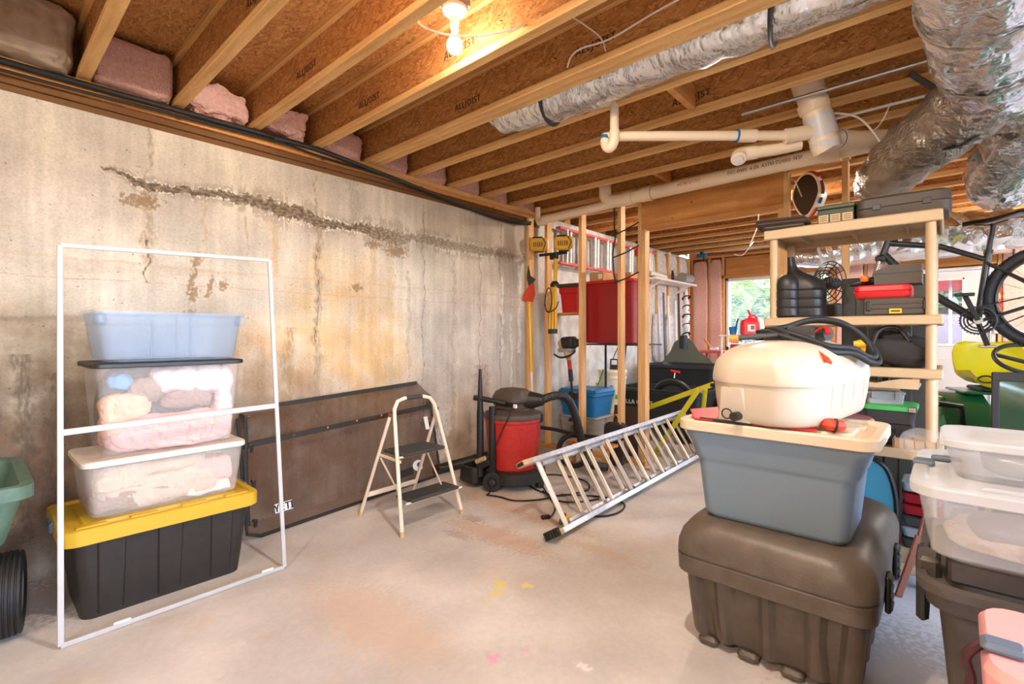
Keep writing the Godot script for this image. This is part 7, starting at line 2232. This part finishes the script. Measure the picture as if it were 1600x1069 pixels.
func seat_shape() -> MB:
	# a bucket seat swept from the front edge of the pan to the top of the back
	var prof := [[0.17, 0.02, 0.19], [0.12, 0.05, 0.20], [0.0, 0.04, 0.205], [-0.10, 0.035, 0.21], [-0.16, 0.07, 0.215], [-0.20, 0.16, 0.22], [-0.23, 0.24, 0.215], [-0.25, 0.30, 0.19], [-0.255, 0.325, 0.14]]
	var rings := []
	for k in prof.size():
		var q = prof[k]
		var a: Vector2 = Vector2(prof[mini(k + 1, prof.size() - 1)][0] - prof[maxi(k - 1, 0)][0], prof[mini(k + 1, prof.size() - 1)][1] - prof[maxi(k - 1, 0)][1]).normalized()
		var up := V(0, -a.x, a.y)      # out of the cushion
		var ring := PackedVector3Array()
		for i in 9:
			var u := -1.0 + 2.0 * i / 8.0
			ring.append(V(u * q[2], q[1], q[0]) + up * (0.075 * pow(absf(u), 4.0)))
		for i in 9:
			var u := 1.0 - 2.0 * i / 8.0
			ring.append(V(u * q[2] * 0.98, q[1], q[0]) + up * (0.06 * pow(absf(u), 4.0) - 0.03))
		rings.append(ring)
	return nb().loft(rings)


func bicycle() -> void:
	# a mountain bike hung level under the joists, its front wheel taken off
	var z := -4.55
	var o := thing("bicycle", "dark gray mountain bike hung under the joists, front wheel missing", "bicycle", V(0.14, 1.15, z))
	var bb := V(0.138, 1.345, z)
	var seat := V(0.200, 1.85, z)
	var head_t := V(-0.345, 1.945, z)
	var head_b := V(-0.375, 1.835, z)
	var axle := V(0.50, 1.485, z)
	obj("seat_tube", nb(o).tube([bb, V(0.188, 1.80, z)], 0.019, 12), M.frame_gray, o)
	obj("top_tube", nb(o).tube([head_t + V(0, -0.02, 0), V(-0.05, 1.865, z), V(0.17, 1.755, z)], [0.022, 0.02, 0.017], 12), M.frame_gray, o)
	obj("down_tube", nb(o).tube([head_b + V(0, 0.02, 0), V(-0.20, 1.62, z), bb], [0.026, 0.027, 0.026], 12), M.frame_gray, o)
	obj("head_tube", nb(o).tube([head_t + V(0.01, 0.03, 0), head_b], 0.026, 12), M.frame_gray, o)
	for e in [-0.035, 0.035]:
		obj("chain_stay", nb(o).tube([bb + V(0.02, 0, e * 0.6), axle + V(0, 0, e * 1.6)], 0.011, 8), M.frame_gray, o)
		obj("seat_stay", nb(o).tube([V(0.178, 1.73, z + e * 0.5), axle + V(0, 0, e * 1.6)], 0.009, 8), M.frame_gray, o)
	obj("seat_post", nb(o).tube([V(0.188, 1.80, z), V(0.212, 1.985, z)], 0.0155, 12), M.black, o)
	obj("seat_clamp", nb(o).tube([V(0.187, 1.79, z), V(0.190, 1.815, z)], 0.024, 12), M.black, o)
	var sd := nb(o)
	var rings := []
	for q in [[0.06, 0.02, 2.005], [0.10, 0.022, 2.008], [0.20, 0.035, 2.015], [0.27, 0.07, 2.028], [0.33, 0.075, 2.042], [0.36, 0.05, 2.045]]:
		var ring := PackedVector3Array()
		for k in 10:
			var a := TAU * k / 10
			ring.append(V(q[0], q[2] + sin(a) * 0.016 - 0.012 * absf(cos(a)), z + cos(a) * q[1]))
		rings.append(ring)
	sd.loft(rings)
	obj("saddle", sd, M.black, o)
	obj("saddle_rail", nb(o).tube([V(0.12, 1.99, z), V(0.20, 1.98, z), V(0.28, 2.0, z)], 0.005, 6), M.charcoal, o)
	# front end without a wheel
	for e in [-0.055, 0.055]:
		obj("fork_stanchion", nb(o).tube([V(-0.39, 1.80, z + e), V(-0.435, 1.62, z + e)], 0.015, 10), M.chrome, o)
		obj("fork_leg", nb(o).tube([V(-0.43, 1.64, z + e), V(-0.475, 1.42, z + e)], [0.020, 0.016], 10), M.black, o)
		obj("brake_mark", nb(o).tube([V(-0.432, 1.635, z + e), V(-0.436, 1.615, z + e)], 0.022, 10), M.orange_red, o)
	obj("fork_crown", nb(o).box(V(-0.385, 1.81, z), V(0.06, 0.05, 0.15), 0.012), M.black, o)
	obj("stem", nb(o).tube([head_t + V(0.012, 0.045, 0), head_t + V(-0.06, 0.075, 0)], 0.02, 10), M.black, o)
	obj("handlebar", nb(o).tube(smooth([head_t + V(-0.03, 0.085, 0.34), head_t + V(-0.055, 0.08, 0.12), head_t + V(-0.06, 0.075, 0), head_t + V(-0.055, 0.08, -0.12), head_t + V(-0.03, 0.085, -0.34)], 5), 0.013, 10), M.black, o)
	for e in [-0.29, 0.29]:
		obj("grip", nb(o).tube([head_t + V(-0.033, 0.084, e - 0.05), head_t + V(-0.033, 0.084, e + 0.05)], 0.018, 10), M.charcoal, o)
	# drivetrain
	var cr := nb(o)
	for k in 3:
		cr.tube(ring3(bb + V(0, 0, 0.05 - 0.012 * k), Vector3.RIGHT, Vector3.UP, 0.088 - 0.018 * k, 32), 0.006, 6, true)
	for k in 32:
		var a := TAU * k / 32
		cr.box(bb + V(cos(a) * 0.095, sin(a) * 0.095, 0.05), V(0.007, 0.007, 0.004))
	for k in 5:
		var a := TAU * k / 5
		cr.bar(bb + V(0, 0, 0.045), bb + V(cos(a) * 0.085, sin(a) * 0.085, 0.048), 0.012, 0.006)
	obj("chainring", cr, M.charcoal, o)
	var arm := obj("crank_arm", nb(o).bar(bb + V(0, 0, 0.065), bb + V(-0.065, 0.165, 0.07), 0.03, 0.018, 0.004, Vector3.BACK), M.black, o)
	obj("pedal", nb(o).box(bb + V(-0.068, 0.17, 0.125), V(0.10, 0.02, 0.085), 0.004), M.charcoal, arm)
	arm = obj("crank_arm", nb(o).bar(bb + V(0, 0, -0.065), bb + V(0.05, -0.17, -0.07), 0.03, 0.018, 0.004, Vector3.BACK), M.black, o)
	obj("pedal", nb(o).box(bb + V(0.05, -0.175, -0.125), V(0.09, 0.02, 0.085), 0.004), M.chrome, arm)
	obj("bottom_bracket", nb(o).tube([bb + V(0, 0, -0.05), bb + V(0, 0, 0.07)], 0.024, 14), M.steel, o)
	# rear wheel
	var tt := nb(o)
	tt.tube(ring3(axle, Vector3.RIGHT, Vector3.UP, 0.315, 56), 0.030, 12, true)
	for k in 70:
		var a := TAU * k / 70
		var d := V(cos(a), sin(a), 0)
		for e in [-0.017, 0.0, 0.017]:
			tt.bar(axle + d * (0.343 - absf(e) * 0.35) + V(0, 0, e - 0.004), axle + d * (0.343 - absf(e) * 0.35) + V(0, 0, e + 0.004), 0.012, 0.008, 0.0, d)
	var tr := obj("rear_tire", tt, M.black_rubber, o, 30)
	obj("rim", nb(o).tube(ring3(axle, Vector3.RIGHT, Vector3.UP, 0.278, 48), 0.013, 8, true), M.black, tr)
	var sp := nb(o)
	for k in 16:
		var a := TAU * k / 16
		sp.tube([axle + V(cos(a + 0.5) * 0.02, sin(a + 0.5) * 0.02, 0.03 * (1 if k % 2 else -1)), axle + V(cos(a) * 0.272, sin(a) * 0.272, 0)], 0.0014, 4)
	obj("spokes", sp, M.steel, tr)
	obj("hub", nb(o).tube([axle + V(0, 0, -0.06), axle + V(0, 0, 0.06)], 0.02, 12), M.charcoal, tr)
	var cs := nb(o)
	for k in 5:
		cs.tube(ring3(axle + V(0, 0, 0.03 + 0.007 * k), Vector3.RIGHT, Vector3.UP, 0.055 - 0.008 * k, 20), 0.003, 5, true)
	obj("cassette", cs, M.steel, o)
	var ch := nb(o)
	ch.tube([bb + V(0.0, 0.088, 0.05), axle + V(0, 0.045, 0.045)], 0.005, 6)
	ch.tube([bb + V(0.0, -0.088, 0.05), axle + V(-0.02, -0.045, 0.045)], 0.005, 6)
	obj("chain", ch, M.charcoal, o)
	var hk := thing("bike_hook", "ceiling hook holding up the bike's rear wheel", "hook", V(0.5, 1.8, z))
	obj("hook", nb(hk).tube(smooth([V(0.5, 2.62, z), V(0.5, 1.95, z), V(0.50, 1.86, z + 0.03), V(0.50, 1.78, z + 0.02), V(0.50, 1.765, z - 0.02), V(0.50, 1.80, z - 0.045)], 5), 0.007, 8), M.black, hk)
	hk = thing("bike_strap", "black strap holding up the bike's head tube", "strap", V(-0.30, 1.9, z))
	obj("strap", nb(hk).bar(V(-0.30, 1.90, z), V(-0.30, 2.62, z), 0.03, 0.004), M.black, hk)
